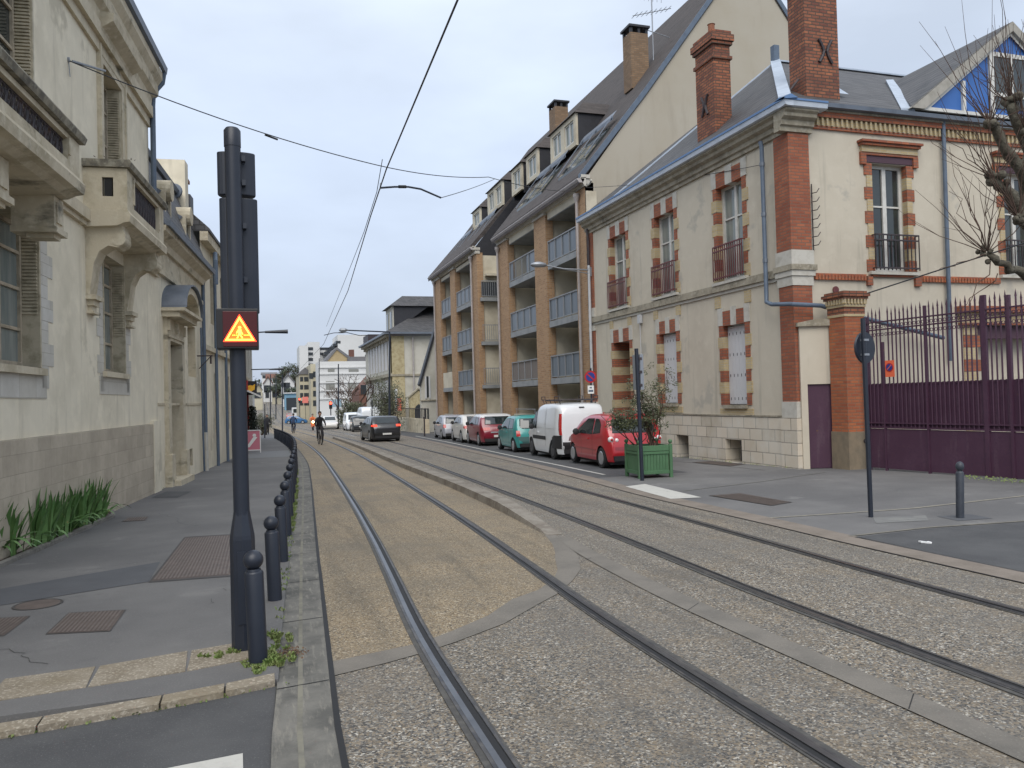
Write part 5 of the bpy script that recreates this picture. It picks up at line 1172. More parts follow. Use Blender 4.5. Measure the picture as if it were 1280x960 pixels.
b = MB(); b.lathe((-.55,6.2,8.4+Z),[(.22,-.05),(.24,0),(.22,.05)],16,'y'); b.obj('roof_vent','zinc',l2)
# door: surround, leaf, hood
b = MB()
mbox(b,M2,2.60,2.95,.55,3.55,-.10,0); mbox(b,M2,4.55,4.90,.55,3.55,-.10,0); mbox(b,M2,2.60,4.90,3.42,3.98,-.10,.0)
mbox(b,M2,2.52,2.97,-.6,.55,-.17,0); mbox(b,M2,4.53,4.98,-.6,.55,-.17,0); mbox(b,M2,2.75,4.75,3.50,3.56,-.13,-.1)
for u in (2.62,3.65,4.70): mbox(b,M2,u,u+.16,3.66,3.92,-.16,-.1)
b.obj('door_surround','left_trim',l2)
b = MB(); mbox(b,M2,2.95,4.55,-.35,3.42,.30,.36); dr = b.obj('front_door',mat('grey brown door',(.15,.135,.11),.6,noise=[(3,(.11,.10,.08),.4,.7)]),l2)
b = MB(); mbox(b,M2,3.2,3.75,1.0,1.2,.27,.3); b.obj('letter_slot','iron',dr)
b = MB(); q = M2(3.1,1.6,.27); b.ball(q,.05,8); b.obj('door_handle','iron',dr)
b = MB(); mbox(b,M2,2.8,4.75,-.6,-.12,-.32,.3); b.obj('door_step','left_trim',l2)
b = MB(); mbox(b,M2,2.45,5.05,3.98,4.12,-.42,0); mbox(b,M2,2.38,5.12,4.12,4.20,-.55,0); h_ = b.obj('door_hood','left_trim',l2)
b = MB(); n = 12; ri, ro = 1.06, 1.30; cu = 3.75; zc = 4.20
arc = [(cu+ro*math.cos(math.pi*k/n), zc+ro*.50*math.sin(math.pi*k/n)) for k in range(n+1)]; arc2 = [(cu+ri*math.cos(math.pi*k/n), zc+ri*.46*math.sin(math.pi*k/n)) for k in range(n+1)]
vs = []; 
for (u,z) in arc: vs += [M2(u,z,0),M2(u,z,-.52)]
k0_ = len(vs)
for (u,z) in arc2: vs += [M2(u,z,0),M2(u,z,-.52)]
fs = []
for k in range(n): fs += [(2*k,2*k+1,2*k+3,2*k+2),(k0_+2*k,k0_+2*k+2,k0_+2*k+3,k0_+2*k+1),(2*k+1,k0_+2*k+1,k0_+2*k+3,2*k+3)]
b.add(vs,fs); b.obj('hood_arch','left_trim',h_)
b = MB(); vs = []
for k in range(n+1):
    u, z = cu+(ro+.02)*math.cos(math.pi*k/n), zc+(ro*.5+.03)*math.sin(math.pi*k/n)+.01; vs += [M2(u,z,0),M2(u,z,-.60),M2(u,z+.035,-.60),M2(u,z+.035,0)]
b.add(vs,[(4*k+i,4*k+(i+1)%4,4*k+4+(i+1)%4,4*k+4+i) for k in range(n) for i in range(4)]); b.obj('hood_cover','zinc',h_,smooth=True)
b = MB(); mbox(b,M2,2.9,4.6,4.2,4.66,-.05,.02); b.obj('hood_tympanum','left_stucco',h_)
(a,c,z0,z1) = (6.0,7.35,2.62,4.15)
b = MB(); mbox(b,M2,a,c,z0,z1,.30,.35); b.obj('blind_niche','left_trim',l2)
b = MB(); mbox(b,M2,5.9,6.5,0,.5,.2,.25); b.obj('cellar_grille','iron',l2)
b = MB(); mbox(b,M2,1.8,8.6,1.78,1.84,-.02,0); b.obj('dado_line','left_trim',l2)
b = MB(); b.tube([(.09,7.12,6.0+Z),(.09,7.14,.9+Z)],.055,8); b.tube([(.09,6.55,4.2+Z),(.1,6.5,1.0+Z),(.1,6.62,-.3+Z)],.03,8); dp = b.obj('downpipe','bluepipe',l2,smooth=True)
b = MB(); b.tube([(.09,7.14,.9+Z),(.09,7.14,-.35+Z)],.065,8); b.obj('pipe_foot','white_stone',dp)
b = MB(); b.tube([(0,6.3,3.3+Z),(.45,6.3,3.3+Z)],.02,6); b.tube([(.05,6.3,2.9+Z),(.4,6.3,3.28+Z)],.015,6); b.tube([(.4,6.3,3.3+Z),(.4,6.3,3.05+Z)],.03,6); b.obj('iron_bracket','iron',l2)
# third house (tall, set right behind) and the long pale row
l3 = left_thing('stone_house','tall weathered stone house with cracked render and drainpipes beyond the door house','house',8.6)
M3 = mL(8.6)
ops = [(11.2,12.2,.8,2.9),(14.3,15.3,.8,2.9),(10.6,11.5,4.6,6.6),(13.2,14.1,4.6,6.6)]
wall_open(None,(8.6,17.5),-.9,7.4,ops,.3,'left_stucco','front_wall',l3,mapf=M3,jamb_m='left_trim')
for o_ in ops: window(M3,*o_,.22,l3,frame='frame_beige',glass='glass',mull=1,bars=(.5,))
b = MB(); mbox(b,M3,8.6,17.5,3.58,3.74,-.12,0); mbox(b,M3,8.6,17.5,7.1,7.4,-.25,0); b.obj('string_course','left_trim',l3)
b = MB(); b.prism([(.3,7.4+Z),(.3,7.5+Z),(-1.0,8.7+Z),(-5,9.4+Z),(-5,7.4+Z)],'y',0,8.9); b.obj('roof','slate',l3)
b = MB(); b.box(-3,-.9,.4,2.4,7.4+Z,9.6+Z); b.obj('attic_wall','left_stucco',l3)
b = MB(); b.prism([(-3.2,9.75+Z),(-.7,9.6+Z),(-.7,9.72+Z),(-3.2,9.9+Z)],'y',.2,2.7); b.obj('tile_eaves','tile_red',l3)
b = MB(); b.box(-1.6,-1.1,5.2,5.9,8.4+Z,9.9+Z); b.obj('chimney','slate_black',l3)
b = MB()
for y in (2.3,4.9,7.8): b.tube([(.12,y,7.2+Z),(.12,y,-.5+Z)],.055,8)
b.tube([(.3,1.2,6.9+Z),(.35,.9,6.6+Z),(.35,.9,5.8+Z)],.07,8)
b.obj('downpipe','bluepipe',l3,smooth=True)
l4 = left_thing('terrace_row','long pale rendered terrace further down the left pavement with drainpipes','terrace',17.5); l4.rotation_euler = (0,0,-R_(1.3))
M4 = mL(17.5); ops = []
for k in range(5): ops += [(19.5+k*5,20.6+k*5,.6,2.6),(19.5+k*5,20.6+k*5,3.8,5.6)]
wall_open(None,(17.5,44),-1.5,6.6,ops,.3,'pale_wall','front_wall',l4,mapf=M4)
for o_ in ops: window(M4,*o_,.2,l4,frame='frame_white',glass='glass',mull=1)
b = MB(); mbox(b,M4,17.5,44,3.2,3.35,-.1,0); mbox(b,M4,17.5,44,6.4,6.6,-.25,0); b.obj('string_course','left_trim',l4)
b = MB(); b.prism([(.3,6.6+Z),(-4,9.0+Z),(-9,6.6+Z)],'y',0,26.5); b.obj('roof','slate',l4)
b = MB(); b.box(-3,-1,5,6,8+Z,10+Z); b.box(-3,-1,15,16,8+Z,10.3+Z); b.obj('chimney','brick_old',l4)
# ================================================================ STREET FURNITURE
# traffic signal mast seen from behind, with the lit tram warning box
sm = thing('traffic_signal','dark blue signal mast seen from behind with a lit red triangle warning box','traffic signal',(-.115,6.2,zt(6.2)+PV))
b = MB(); b.tube([(0,0,.80),(-.012,0,3.80)],.057,20); b.lathe((-.012,0,3.80),[(.06,-.12),(.06,0),(.045,.02)],20); b.obj('mast','navy',sm,smooth=True)
b = MB(); b.lathe((0,0,0),[(.088,0),(.088,.80),(.085,.83),(.060,.98),(.058,1.0)],8); b.obj('mast_base','navy',sm)
b = MB(); b.box(.012,.084,-.0865,-.083,.12,.72); 
b.v=[];b.f=[]
b.prism([(-.035,.20),(.035,.20),(.035,.70),(.02,.72),(-.035,.72)],'y',-.092,-.084); b.obj('service_hatch','navy',sm)
def head(z0,z1,x0,x1,m='navy'):
    b = MB(); pr = [(x0,.02)]
    for k in range(13): a = math.pi*k/12; pr.append(((x0+x1)/2-(x1-x0)/2*math.cos(a), .09+.13*math.sin(a)))
    for k in range(1,12): a = math.pi*k/12; pr.append(((x0+x1)/2+(x1-x0)/2*math.cos(a), .09-.045*math.sin(a)))
    pr = pr[1:]; b.prism(pr,'z',z0,z1); return b.obj('signal_head',m,sm,bevel=.008)
head(3.34,3.665,-.125,.145); h2 = head(2.46,3.32,-.115,.155)
b = MB()
for z in (3.6,3.42,3.1,2.7): b.tube([(.0,0,z),(.0,.06,z)],.022,8); b.box(.05,.075,-.01,.04,z-.02,z+.02)
b.obj('bracket','navy',sm)
bx = MB(); bx.box(-.145,.145,-.115,.10,2.185,2.475); bx = bx.obj('warning_box','black',sm,bevel=.006)
b = MB(); b.box(-.10,.135,-.121,-.1155,2.20,2.455); b.obj('screen','spill_face',bx,bevel=.004)
def tri_ring(cx,cz,R,r,y,name,m):
    P = [(cx+R*math.sin(a),cz+R*math.cos(a)) for a in (0,2.0944,4.18879)]; Q = [(cx+r*math.sin(a),cz+r*math.cos(a)) for a in (0,2.0944,4.18879)]
    b = MB(); b.add([(p[0],y,p[1]) for p in P+Q]+[(p[0],y-.003,p[1]) for p in P+Q],[(0,1,4,3),(1,2,5,4),(2,0,3,5),(6,9,10,7),(7,10,11,8),(8,11,9,6),(0,6,7,1),(1,7,8,2),(2,8,6,0)])
    return b.obj(name,m,bx)
cx, cz = .014, 2.300
tri_ring(cx,cz,.132,.086,-.122,'red_triangle','led_red'); tri_ring(cx,cz,.116,.094,-.127,'yellow_triangle','led_yellow')
P_ = [(cx+.088*math.sin(a),cz+.088*math.cos(a)) for a in (0,2.0944,4.18879)]; b = MB(); b.prism(P_,'y',-.1215,-.1175); b.obj('glow_fill','glow_orange',bx)  # glowing sheet standing in for LED glow, not a lamp of its own
b = MB(); b.lathe((cx+.0,-.124,cz+.036),[(.011,0),(.011,.003)],10,'y')        # walking figure
fig = [(-.012,.022),(.010,.024),(.016,.0),(.024,-.010),(.020,-.015),(.010,-.006),(.008,-.012),(.022,-.040),(.014,-.042),(-.002,-.018),(-.014,-.042),(-.022,-.040),(-.010,-.010),(-.010,.002),(-.022,-.008),(-.026,-.004)]
b.prism([(cx+x,cz+z) for x,z in fig],'y',-.124,-.121)
for k in range(11): b.box(cx-.062+k*.012,cx-.055+k*.012,-.125,-.1215,cz-.052,cz-.046)
for k in range(4): b.box(cx-.050+k*.012,cx-.043+k*.012,-.125,-.1215,cz-.022,cz-.016); b.box(cx+.028+k*.010,cx+.034+k*.010,-.125,-.1215,cz-.022,cz-.016)
b.obj('walking_figure','led_yellow',bx)
# bollards
def bollard(h=.625, r=.0625, ball=.068):
    t = thing('bollard','','bollard')
    b = MB(); b.lathe((0,0,0),[(r*1.02,0),(r*1.02,h-.01),(r*.96,h),(r*.8,h+.006),(r*.75,h+.02)],16); b.obj('post','navy',t,smooth=True)
    b = MB(); b.ball((0,0,h+.018+ball*.9),ball,12); b.obj('ball_top','navy',t,smooth='all')
    return t
BP = [(-.02,5.82),(.13,7.72),(.26,9.7),(.38,11.7),(.49,13.7),(.60,15.7),(.71,17.7),(.82,19.7),(.93,21.7),(1.04,23.7),(1.14,25.7),(1.23,27.7),(1.31,29.7),(1.38,31.7),(1.44,33.7),(1.49,35.7),(1.53,37.7),(1.55,39.7),(1.57,41.7),(1.57,43.7),(1.56,45.7),(1.55,47.7),(1.53,49.7),(1.50,51.7),(1.47,53.7),(1.43,55.7),(1.39,57.7),(1.34,59.7),(1.29,61.7)]
ordn = ['first','second','third','fourth','fifth','sixth','seventh','eighth','ninth','tenth']
b0 = bollard()
for i,(x,y) in enumerate(BP):
    t = b0 if i == 0 else copy_tree(b0)
    t.location = (x,y,zt(y)+PV); t['group'] = 'ball-topped bollards along the left kerb'
    if i == 0: t['label'] = 'leaning ball-topped bollard beside the signal mast, weeds at its foot'; t.rotation_euler = (0,R_(-1.6),0)
    elif i < 10: t['label'] = f'{ordn[i]} ball-topped bollard from the viewer in the row along the left kerb'
    else: t['label'] = 'ball-topped bollard in the dense far end of the row along the left kerb'
    t['category'] = 'bollard'
BG = copy_tree(b0)
BG.location = (9.30,8.75,zt(8.75)); BG.rotation_euler = (0,R_(2.2),0); BG.scale = (.82,.82,1.02)
BG['label'] = 'lone grey bollard leaning slightly on the right pavement before the purple gate'
if 'group' in BG: del BG['group']
for c_ in BG.children: c_.data = c_.data.copy(); c_.data.materials[0] = MT['lone']
# round sign seen from behind (right pavement)
t = thing('road_sign','round road sign on a tall dark post seen from behind, right pavement by the gate','road sign',(8.36,9.4,zt(9.4)))
b = MB(); b.tube([(0,0,0),(-.02,0,2.86)],.033,12); b.obj('post','navy',t,smooth=True)
b = MB(); b.lathe((-.05,.0,2.44),[(.02,.02),(.225,.02),(.235,0),(.23,-.01),(.02,-.012)],28,'x')
for v in b.v: pass
o = b.obj('disc','navy',t,smooth=True); o.rotation_euler = (0,0,R_(-76)); o.location = (.09,.05,0)
b = MB(); b.box(-.04,.04,-.04,.05,2.32,2.35); b.box(-.04,.04,-.04,.05,2.53,2.56); b.obj('bracket','steel_grey',t)
# narrow sign edge-on in front of the planter
t = thing('road_sign','dark post carrying a narrow panel seen edge-on, in front of the green planter','road sign',(8.24,16.3,zt(16.3)))
b = MB(); b.tube([(0,0,0),(-.05,0,2.98)],.045,12); b.obj('post','navy',t,smooth=True)
b = MB(); b.box(.02,.10,-.03,.35,2.05,2.85); o = b.obj('panel','steel_grey',t); 
b = MB(); 
for z in (2.15,2.45,2.75): b.box(-.02,.06,-.04,.1,z-.03,z+.03)
b.obj('bracket','iron',t)
# no parking sign by the van
t = thing('no_parking_sign','red and blue no-parking disc above a white plate, behind the white van','road sign',(11.0,25.4,zt(25.4)))
b = MB(); b.tube([(0,0,0),(0,0,3.02)],.032,10); b.obj('post','navy',t,smooth=True)
A_ = R_(-38)
def faced(b,name,m,par):
    o = b.obj(name,m,par); o.rotation_euler = (0,0,A_); return o
d1 = MB(); d1.lathe((0,-.045,2.72),[(.21,-.008),(.21,.008)],32,'y'); d1 = faced(d1,'sign_disc','red_paint',t)
b = MB(); b.lathe((0,-.056,2.72),[(.155,-.004),(.155,.002)],32,'y'); b.obj('blue_field','blue_paint',d1)
b = MB(); b.prism([(-.13,2.81),(-.10,2.84),(.13,2.63),(.10,2.60)],'y',-.066,-.061); b.obj('slash','red_paint',d1)
b = MB(); b.box(-.11,.11,-.05,-.035,2.14,2.42); pl_ = faced(b,'info_plate','white_paint',t)
b = MB(); b.box(-.085,.085,-.053,-.0505,2.20,2.27); b.box(-.04,.04,-.053,-.0505,2.32,2.37); b.obj('plate_text','bluepipe',pl_)
# green planter box and its shrubs
px_, py_ = 8.82, 17.1
t = thing('planter_box','square green painted timber planter with ball finials on short legs','planter',(px_,py_,zt(py_)),R_(-4))
W2 = .39
b = MB()
for s in (-1,1):
    for q in (-1,1): b.box(s*W2-.038,s*W2+.038,q*W2-.038,q*W2+.038,0,.78); 
b.obj('corner_post','planter',t,bevel=.006)
b = MB()
for s in (-1,1):
    for q in (-1,1): b.ball((s*W2,q*W2,.845),.05,8); b.lathe((s*W2,q*W2,.78),[(.03,0),(.02,.02),(.03,.04)],8)
b.obj('finial','planter',t,smooth='all')
b = MB(); n = 9
for i in range(n):
    a = -W2+.05+(2*W2-.10)*i/n; c = a+(2*W2-.10)/n-.007
    for s in (-1,1): b.box(a,c,s*(W2-.005)-.012,s*(W2-.005)+.012,.17,.60); b.box(s*(W2-.005)-.012,s*(W2-.005)+.012,a,c,.17,.60)
b.obj('slat_panel','planter',t)
b = MB()
for z0,z1 in ((.10,.18),(.56,.62),(.63,.76)):
    for s in (-1,1): y0,y1 = sorted((s*(W2-.02),s*(W2+.03))); b.box(-W2+.046,W2-.046,y0,y1,z0,z1); b.box(y0,y1,-W2+.046,W2-.046,z0,z1)
b.obj('frame_rail','planter',t,bevel=.005)
b = MB(); b.box(-W2+.02,W2-.02,-W2+.02,W2-.02,.18,.68); b.obj('soil','soil',t)
def stem_path(b, p0, p1, r0, r1, k=5, wob=.04, rg=rnd):
    p0, p1 = Vector(p0), Vector(p1); pts = [p0]; 
    for i in range(1,k): pts.append(p0.lerp(p1,i/k)+Vector((rg.gauss(0,wob),rg.gauss(0,wob),rg.gauss(0,wob*.5))))
    pts.append(p1); b.tube(pts,[r0+(r1-r0)*i/k for i in range(k+1)],6); return pts
t = thing('shrub','dense rounded evergreen bush in the left of the green planter, above the red car','shrub',(px_-.30,py_+.10,zt(py_)+.66))
b = MB(); rg = random.Random(5)
for k in range(7): stem_path(b,(.15+rg.gauss(0,.03),0,0),(rg.gauss(-.2,.2),rg.gauss(0,.15),.62+rg.random()*.2),.014,.006,5,.03,rg)
b.obj('stems','twig',t)
b = MB(); rg = random.Random(6)
for k in range(26):
    a, r = rg.uniform(0,6.28), rg.uniform(.1,.36); b.leaves((-.22+r*1.1*math.cos(a),.8*r*math.sin(a),.66+rg.uniform(-.16,.24)),(.15,.15,.12),78,.028,.1,rg)
b.obj('foliage','leaf_dark',t,fix=False)
t = thing('shrub','tall open evergreen shrub with bare lower stems in the right of the green planter','shrub',(px_+.12,py_,zt(py_)+.66))
b = MB(); f = MB(); rg = random.Random(9)
for k in range(12):
    a = rg.uniform(0,6.28); tip = (.10+.60*math.cos(a)*rg.uniform(.2,1),.45*math.sin(a),rg.uniform(.85,1.95)); pts = stem_path(b,(rg.gauss(0,.05),rg.gauss(0,.04),0),tip,.017,.005,6,.05,rg)
    for p in pts[3:]:
        for _ in range(3):
            q = p+Vector((rg.gauss(0,.13),rg.gauss(0,.12),rg.gauss(0,.10))); b.tube([p,q],.004,4)
            f.leaves(q,(.11,.11,.10),21,.030,.0,rg)
b.obj('stems','twig',t); f.obj('foliage','leaf_dark',t,fix=False)
# street lamp on the brick house corner
t = thing('wall_street_lamp','street lamp on a horizontal arm fixed at the far corner of the brick-trimmed house','street lamp',(12.72,29.1,6.72))
b = MB(); b.tube([(0,0,0),(-1.1,.05,.02),(-1.9,.1,.16)],.03,8); b.tube([(0,0,-.16),(-1.0,.05,0)],.018,6); b.box(-.05,.02,-.06,.06,-.25,.1); b.obj('arm','steel_grey',t)
b = MB(); b.lathe((-2.2,.1,.16),[(.02,-.09),(.16,-.07),(.20,0),(.17,.07),(.06,.12),(.01,.125)],16); o = b.obj('lamp_head','steel_grey',t,smooth=True); o.scale = (1.7,1,1); o.location = (1.6,0,0)
# catenary
def catw(name,label,pts,r,sag=0,n=14,group=None):
    b = MB(); P = [Vector(p) for p in pts]; Q = []
    for a,c in zip(P,P[1:]):
        for k in range(n): s = k/n; Q.append(a.lerp(c,s)+Vector((0,0,-sag*4*s*(1-s))))
    Q.append(P[-1]); O = Q[0].copy(); b.tube([q-O for q in Q],r,6); o = b.obj(name,'wire'); o.location = O; return tag(o,label,'wire',group)
cp = [(t1(y)+(.22 if i%2 else -.02),y,5.62+zt(y)*0) for i,y in enumerate((-14,14.2))]
catw('contact_wire','tram contact wire over the near track running away down the street',[(1.75,-12,5.66),(1.80,3,5.64),(2.14,13.2,5.58),(2.33,16.5,5.56),(3.0,27,5.46),(3.85,48,5.2),(3.9,75,4.9),(3.3,105,4.5),(2.7,150,4.0)],.011,.0)
catw('contact_wire','second overhead wire strand dropping from the span wire beside the contact wire',[tuple(at(478,199,17.6)),tuple(at(471,240,17.9)),tuple(at(455,290,21)),tuple(at(437,336,28)),tuple(at(408,408,50))],.008,0)
catw('span_wire','long span wire from the balcony house wall across to the apartment block',[(-2.78,14.5,7.42),(2.45,17.8,7.05),(6.6,22.3,8.2),(13.0,31.0,10.35)],.010,.12)
t = thing('registration_arm','curved insulated arm holding the contact wire from the span wire','catenary arm',(2.2,14.3,5.56))
b = MB(); P = [(0,0,.0),(.28,.1,.06),(.55,.2,.10),(.8,.3,.10),(1.05,.4,.04),(1.22,.47,0)]; b.tube(P,.018,6); b.obj('arm','navy',t)
b = MB(); b.tube([(.36,.13,.075),(.50,.18,.095)],.03,8); b.obj('insulator','black',t)
b = MB(); b.tube([(0,0,-.02),(.02,.05,.1)],.014,5); b.obj('clamp','steel_grey',t)
t = thing('registration_arm','second farther curved arm steadying the contact wire down the street','catenary arm',tuple(at(405,419,50)))
b = MB(); b.tube([(0,0,0),(.6,.1,.15),(1.4,.2,.18),(2.2,.3,.0),(3.2,.3,.05)],.022,6); b.obj('arm','navy',t)
b = MB(); b.tube([(.9,.13,.165),(1.2,.17,.175)],.035,8); b.obj('insulator','black',t)
catw('span_wire','stay wire from the registration arm up to the span wire',[(3.42,14.77,5.56),(6.9,22.6,8.25)],.007,.03)
catw('span_wire','short wire from the brick house facade to the apartment block gable',[(12.70,17.62,7.62),(13.02,30.0,10.25)],.008,.12)
def insul(p,q,label):
    b = MB(); p, q = Vector(p), Vector(q); b.tube([(0,0,0),q-p],[.02,.02],8); o = b.obj('insulator','black'); o.location = p; return tag(o,label,'insulator','insulators on the span wires')
insul((.28,16.5,7.085),(.52,16.66,7.06),'dark insulator on the span wire above the left track')
t = thing('wire_anchor','chain and turnbuckle anchoring the span wire on the balcony house wall','wire anchor',(-2.80,14.5,7.44))
b = MB(); b.lathe((0,0,0),[(.04,-.02),(.04,.02)],10,'x'); b.tube([(0,0,-.02),(.02,0,-.28)],.008,5); b.tube([(.05,.02,-.01),(.5,.30,-.02)],[.02,.02],6); b.obj('turnbuckle','steel_grey',t)
t = thing('wire_anchor','pale hook fitting on the span wire end by the beige gable','wire anchor',(13.0,29.9,10.28)); b = MB(); b.tube([(0,0,0),(0,-.35,.02),(0,-.5,.12)],.04,6); b.obj('hook','white_stone',t)
# far catenary poles (slim posts by the tracks)
def pole(px, py, top, label, r=.07, grp='catenary and lamp poles down the street', head=None):
    p = gp(px,py); k = at(px,top,p.y); h = k.z-p.z; t = thing('street_pole',label,'pole',p,0,grp)
    b = MB(); b.tube([(0,0,0),(k.x-p.x,0,h)],[r*1.2,r*.8],8); b.obj('post','navy',t)
    if head:
        b = MB(); b.tube([(k.x-p.x,0,h),(k.x-p.x+head,0,h+.15)],.05,6); b.obj('arm','navy',t)
        b = MB(); b.lathe((0,0,0),[(.05,-.25),(.16,-.1),(.16,.2),(.04,.45)],8,'x'); o = b.obj('lamp_head','steel_grey',t); o.location = (k.x-p.x+head,0,h+.15)
    return t
pole(353,541,468,'pole with a small dark signal head, at the far end of the bollard row',.06)
pole(331,548,505,'short slim post on the left pavement near the walking person',.04)
pole(423,536,455,'tall slim pole beside the far traffic light, near the white car',.08)
pole(399,536,448,'slim pole in front of the far white house, left of the traffic light',.06)
pole(487,543,415,'lamp pole in front of the white-columned house, arm pointing left',.08,head=-3.6)
pole(465,546,500,'short post in front of the bare bush on the right pavement',.05)
pole(345,528,470,'distant catenary pole between the far houses, left pavement side',.12)
pole(338,530,468,'farther catenary pole left of the climbing tram tracks',.12)
t = thing('wall_street_lamp','street lamp arm reaching right from the left terrace, beyond the signal box','street lamp',(at(316,415,36).x,36,at(316,415,36).z))
b = MB(); b.tube([(-.6,0,-.05),(.5,0,.0)],.03,6); b.obj('arm','navy',t); b = MB(); b.tube([(.5,0,0),(1.45,0,.02)],[.05,.09],8); b.obj('lamp_head','navy',t)
t = thing('wall_street_lamp','farther lamp arm reaching right from the left terrace row','street lamp',(at(318,462,60).x,60,at(318,462,60).z))
b = MB(); b.tube([(-.6,0,0),(1.0,0,.02)],.04,6); b.obj('arm','navy',t); b = MB(); b.tube([(1.0,0,0),(2.0,0,.02)],[.05,.09],8); b.obj('lamp_head','navy',t)
# small yellow sign, pink board, cafe front on the left
p = at(313,485,44)
t = thing('shop_sign','small black projecting sign with a yellow emblem on the left terrace','sign',p)
b = MB(); b.box(-.35,.32,-.04,.04,-.36,.36); b.obj('panel','black',t); b = MB(); b.lathe((.0,-.055,-.02),[(.17,-.006),(.17,.006)],14,'y'); b.prism([(-.08,.0),(.24,.2),(.20,-.12)],'y',-.062,-.05); b.obj('emblem',mat('yellow emblem',(.8,.45,.03),.5),t)
p = gp(315,567)
t = thing('advertising_board','pink A-board in a white frame standing on the left pavement','sandwich board',p)
b = MB(); h=1.05; b.box(-.36,.36,-.02,.02,.18,h); b.obj('poster','pink',t)
b = MB(); b.box(-.40,-.36,-.04,.04,0,h+.04); b.box(.36,.40,-.04,.04,0,h+.04); b.box(-.36,.36,-.04,.04,h,h+.04); b.box(-.36,.36,-.04,.04,.14,.18); b.tube([(-.38,0,h),(-.38,.5,0)],.02,5); b.tube([(.38,0,h),(.38,.5,0)],.02,5); b.obj('frame','white_paint',t)
b = MB(); b.prism([(-.25,.3),(-.1,.3),(.25,.75),(.1,.8)],'y',-.027,-.022); b.lathe((.12,-.024,.84),[(.08,-.003),(.08,.003)],12,'y'); b.obj('motif','white_paint',t)
t = thing('shopfront','dark red shopfront with a small awning on the left terrace','shopfront',(wallx(43)+.02,43,-.7),-R_(1.3))
b = MB(); b.box(0,.18,0,.5,0,3.2); b.box(0,.18,3.5,4,0,3.2); b.box(0,.25,0,4,3.2,3.7); b.obj('surround','red_paint',t)
b = MB(); b.box(0,.08,.5,3.5,.4,3.2); b.obj('shop_window','glass',t)
b = MB(); b.prism([(.1,3.3),(.9,2.9),(.9,2.8),(.1,3.2)],'y',.1,3.9); b.obj('awning','white_paint',t)
for i,(y,dx) in enumerate(((45.5,.35),(49,.40))):
    t = thing('potted_conifer',('nearer','farther')[i]+' dark conifer in a pot against the left shopfront','potted plant',(wallx(y)+dx,y,zt(y)+PV),0,'potted conifers by the shopfront')
    b = MB(); b.lathe((0,0,0),[(.22,0),(.30,.42),(.28,.42)],12); b.obj('pot','brick_red' if i else 'iron',t)
    b = MB(); b.tube([(0,0,.3),(0,0,1.9)],.03,6); b.obj('stem','twig',t)
    b = MB()
    for k in range(9): z = .5+k*.2; b.leaves((0,0,z),(.42-.035*k,.42-.035*k,.18),90,.06,.2)
    b.obj('foliage',mat('conifer',(.018,.028,.018),.8),t,fix=False)
# ================================================================ VEHICLES
def wheel(parent, x, y, r, rim='rim', side=-1, hub='wheel'):
    """axle along y (car's left-right); side -1 = outer face towards -y"""
    w = MB(); pr = [(r*.62,-.09),(r*.93,-.095),(r,-.075),(r,.075),(r*.93,.095),(r*.62,.09)]; w.lathe((0,0,0),pr,24,'y')
    o = w.obj('wheel','tyre',parent,smooth=True); o.location = (x,y,r)
    b = MB(); yy = side*.092; b.lathe((0,yy,0),[(r*.64,-.012),(r*.66,.0),(r*.60,.012)],22,'y')
    for k in range(6):
        a = k*math.pi/3+.2; c, s = math.cos(a), math.sin(a); w2 = r*.11
        b.add([(c*r*.1-s*w2,yy+side*.012,s*r*.1+c*w2),(c*r*.1+s*w2,yy+side*.012,s*r*.1-c*w2),(c*r*.6+s*w2*1.1,yy+side*.004,s*r*.6-c*w2*1.1),(c*r*.6-s*w2*1.1,yy+side*.004,s*r*.6+c*w2*1.1)],[(0,1,2,3)])
    b.lathe((0,yy,0),[(r*.2,-.01),(r*.2,.014),(r*.08,.018)],12,'y'); b.obj('rim',rim,o,fix=False)
    return o
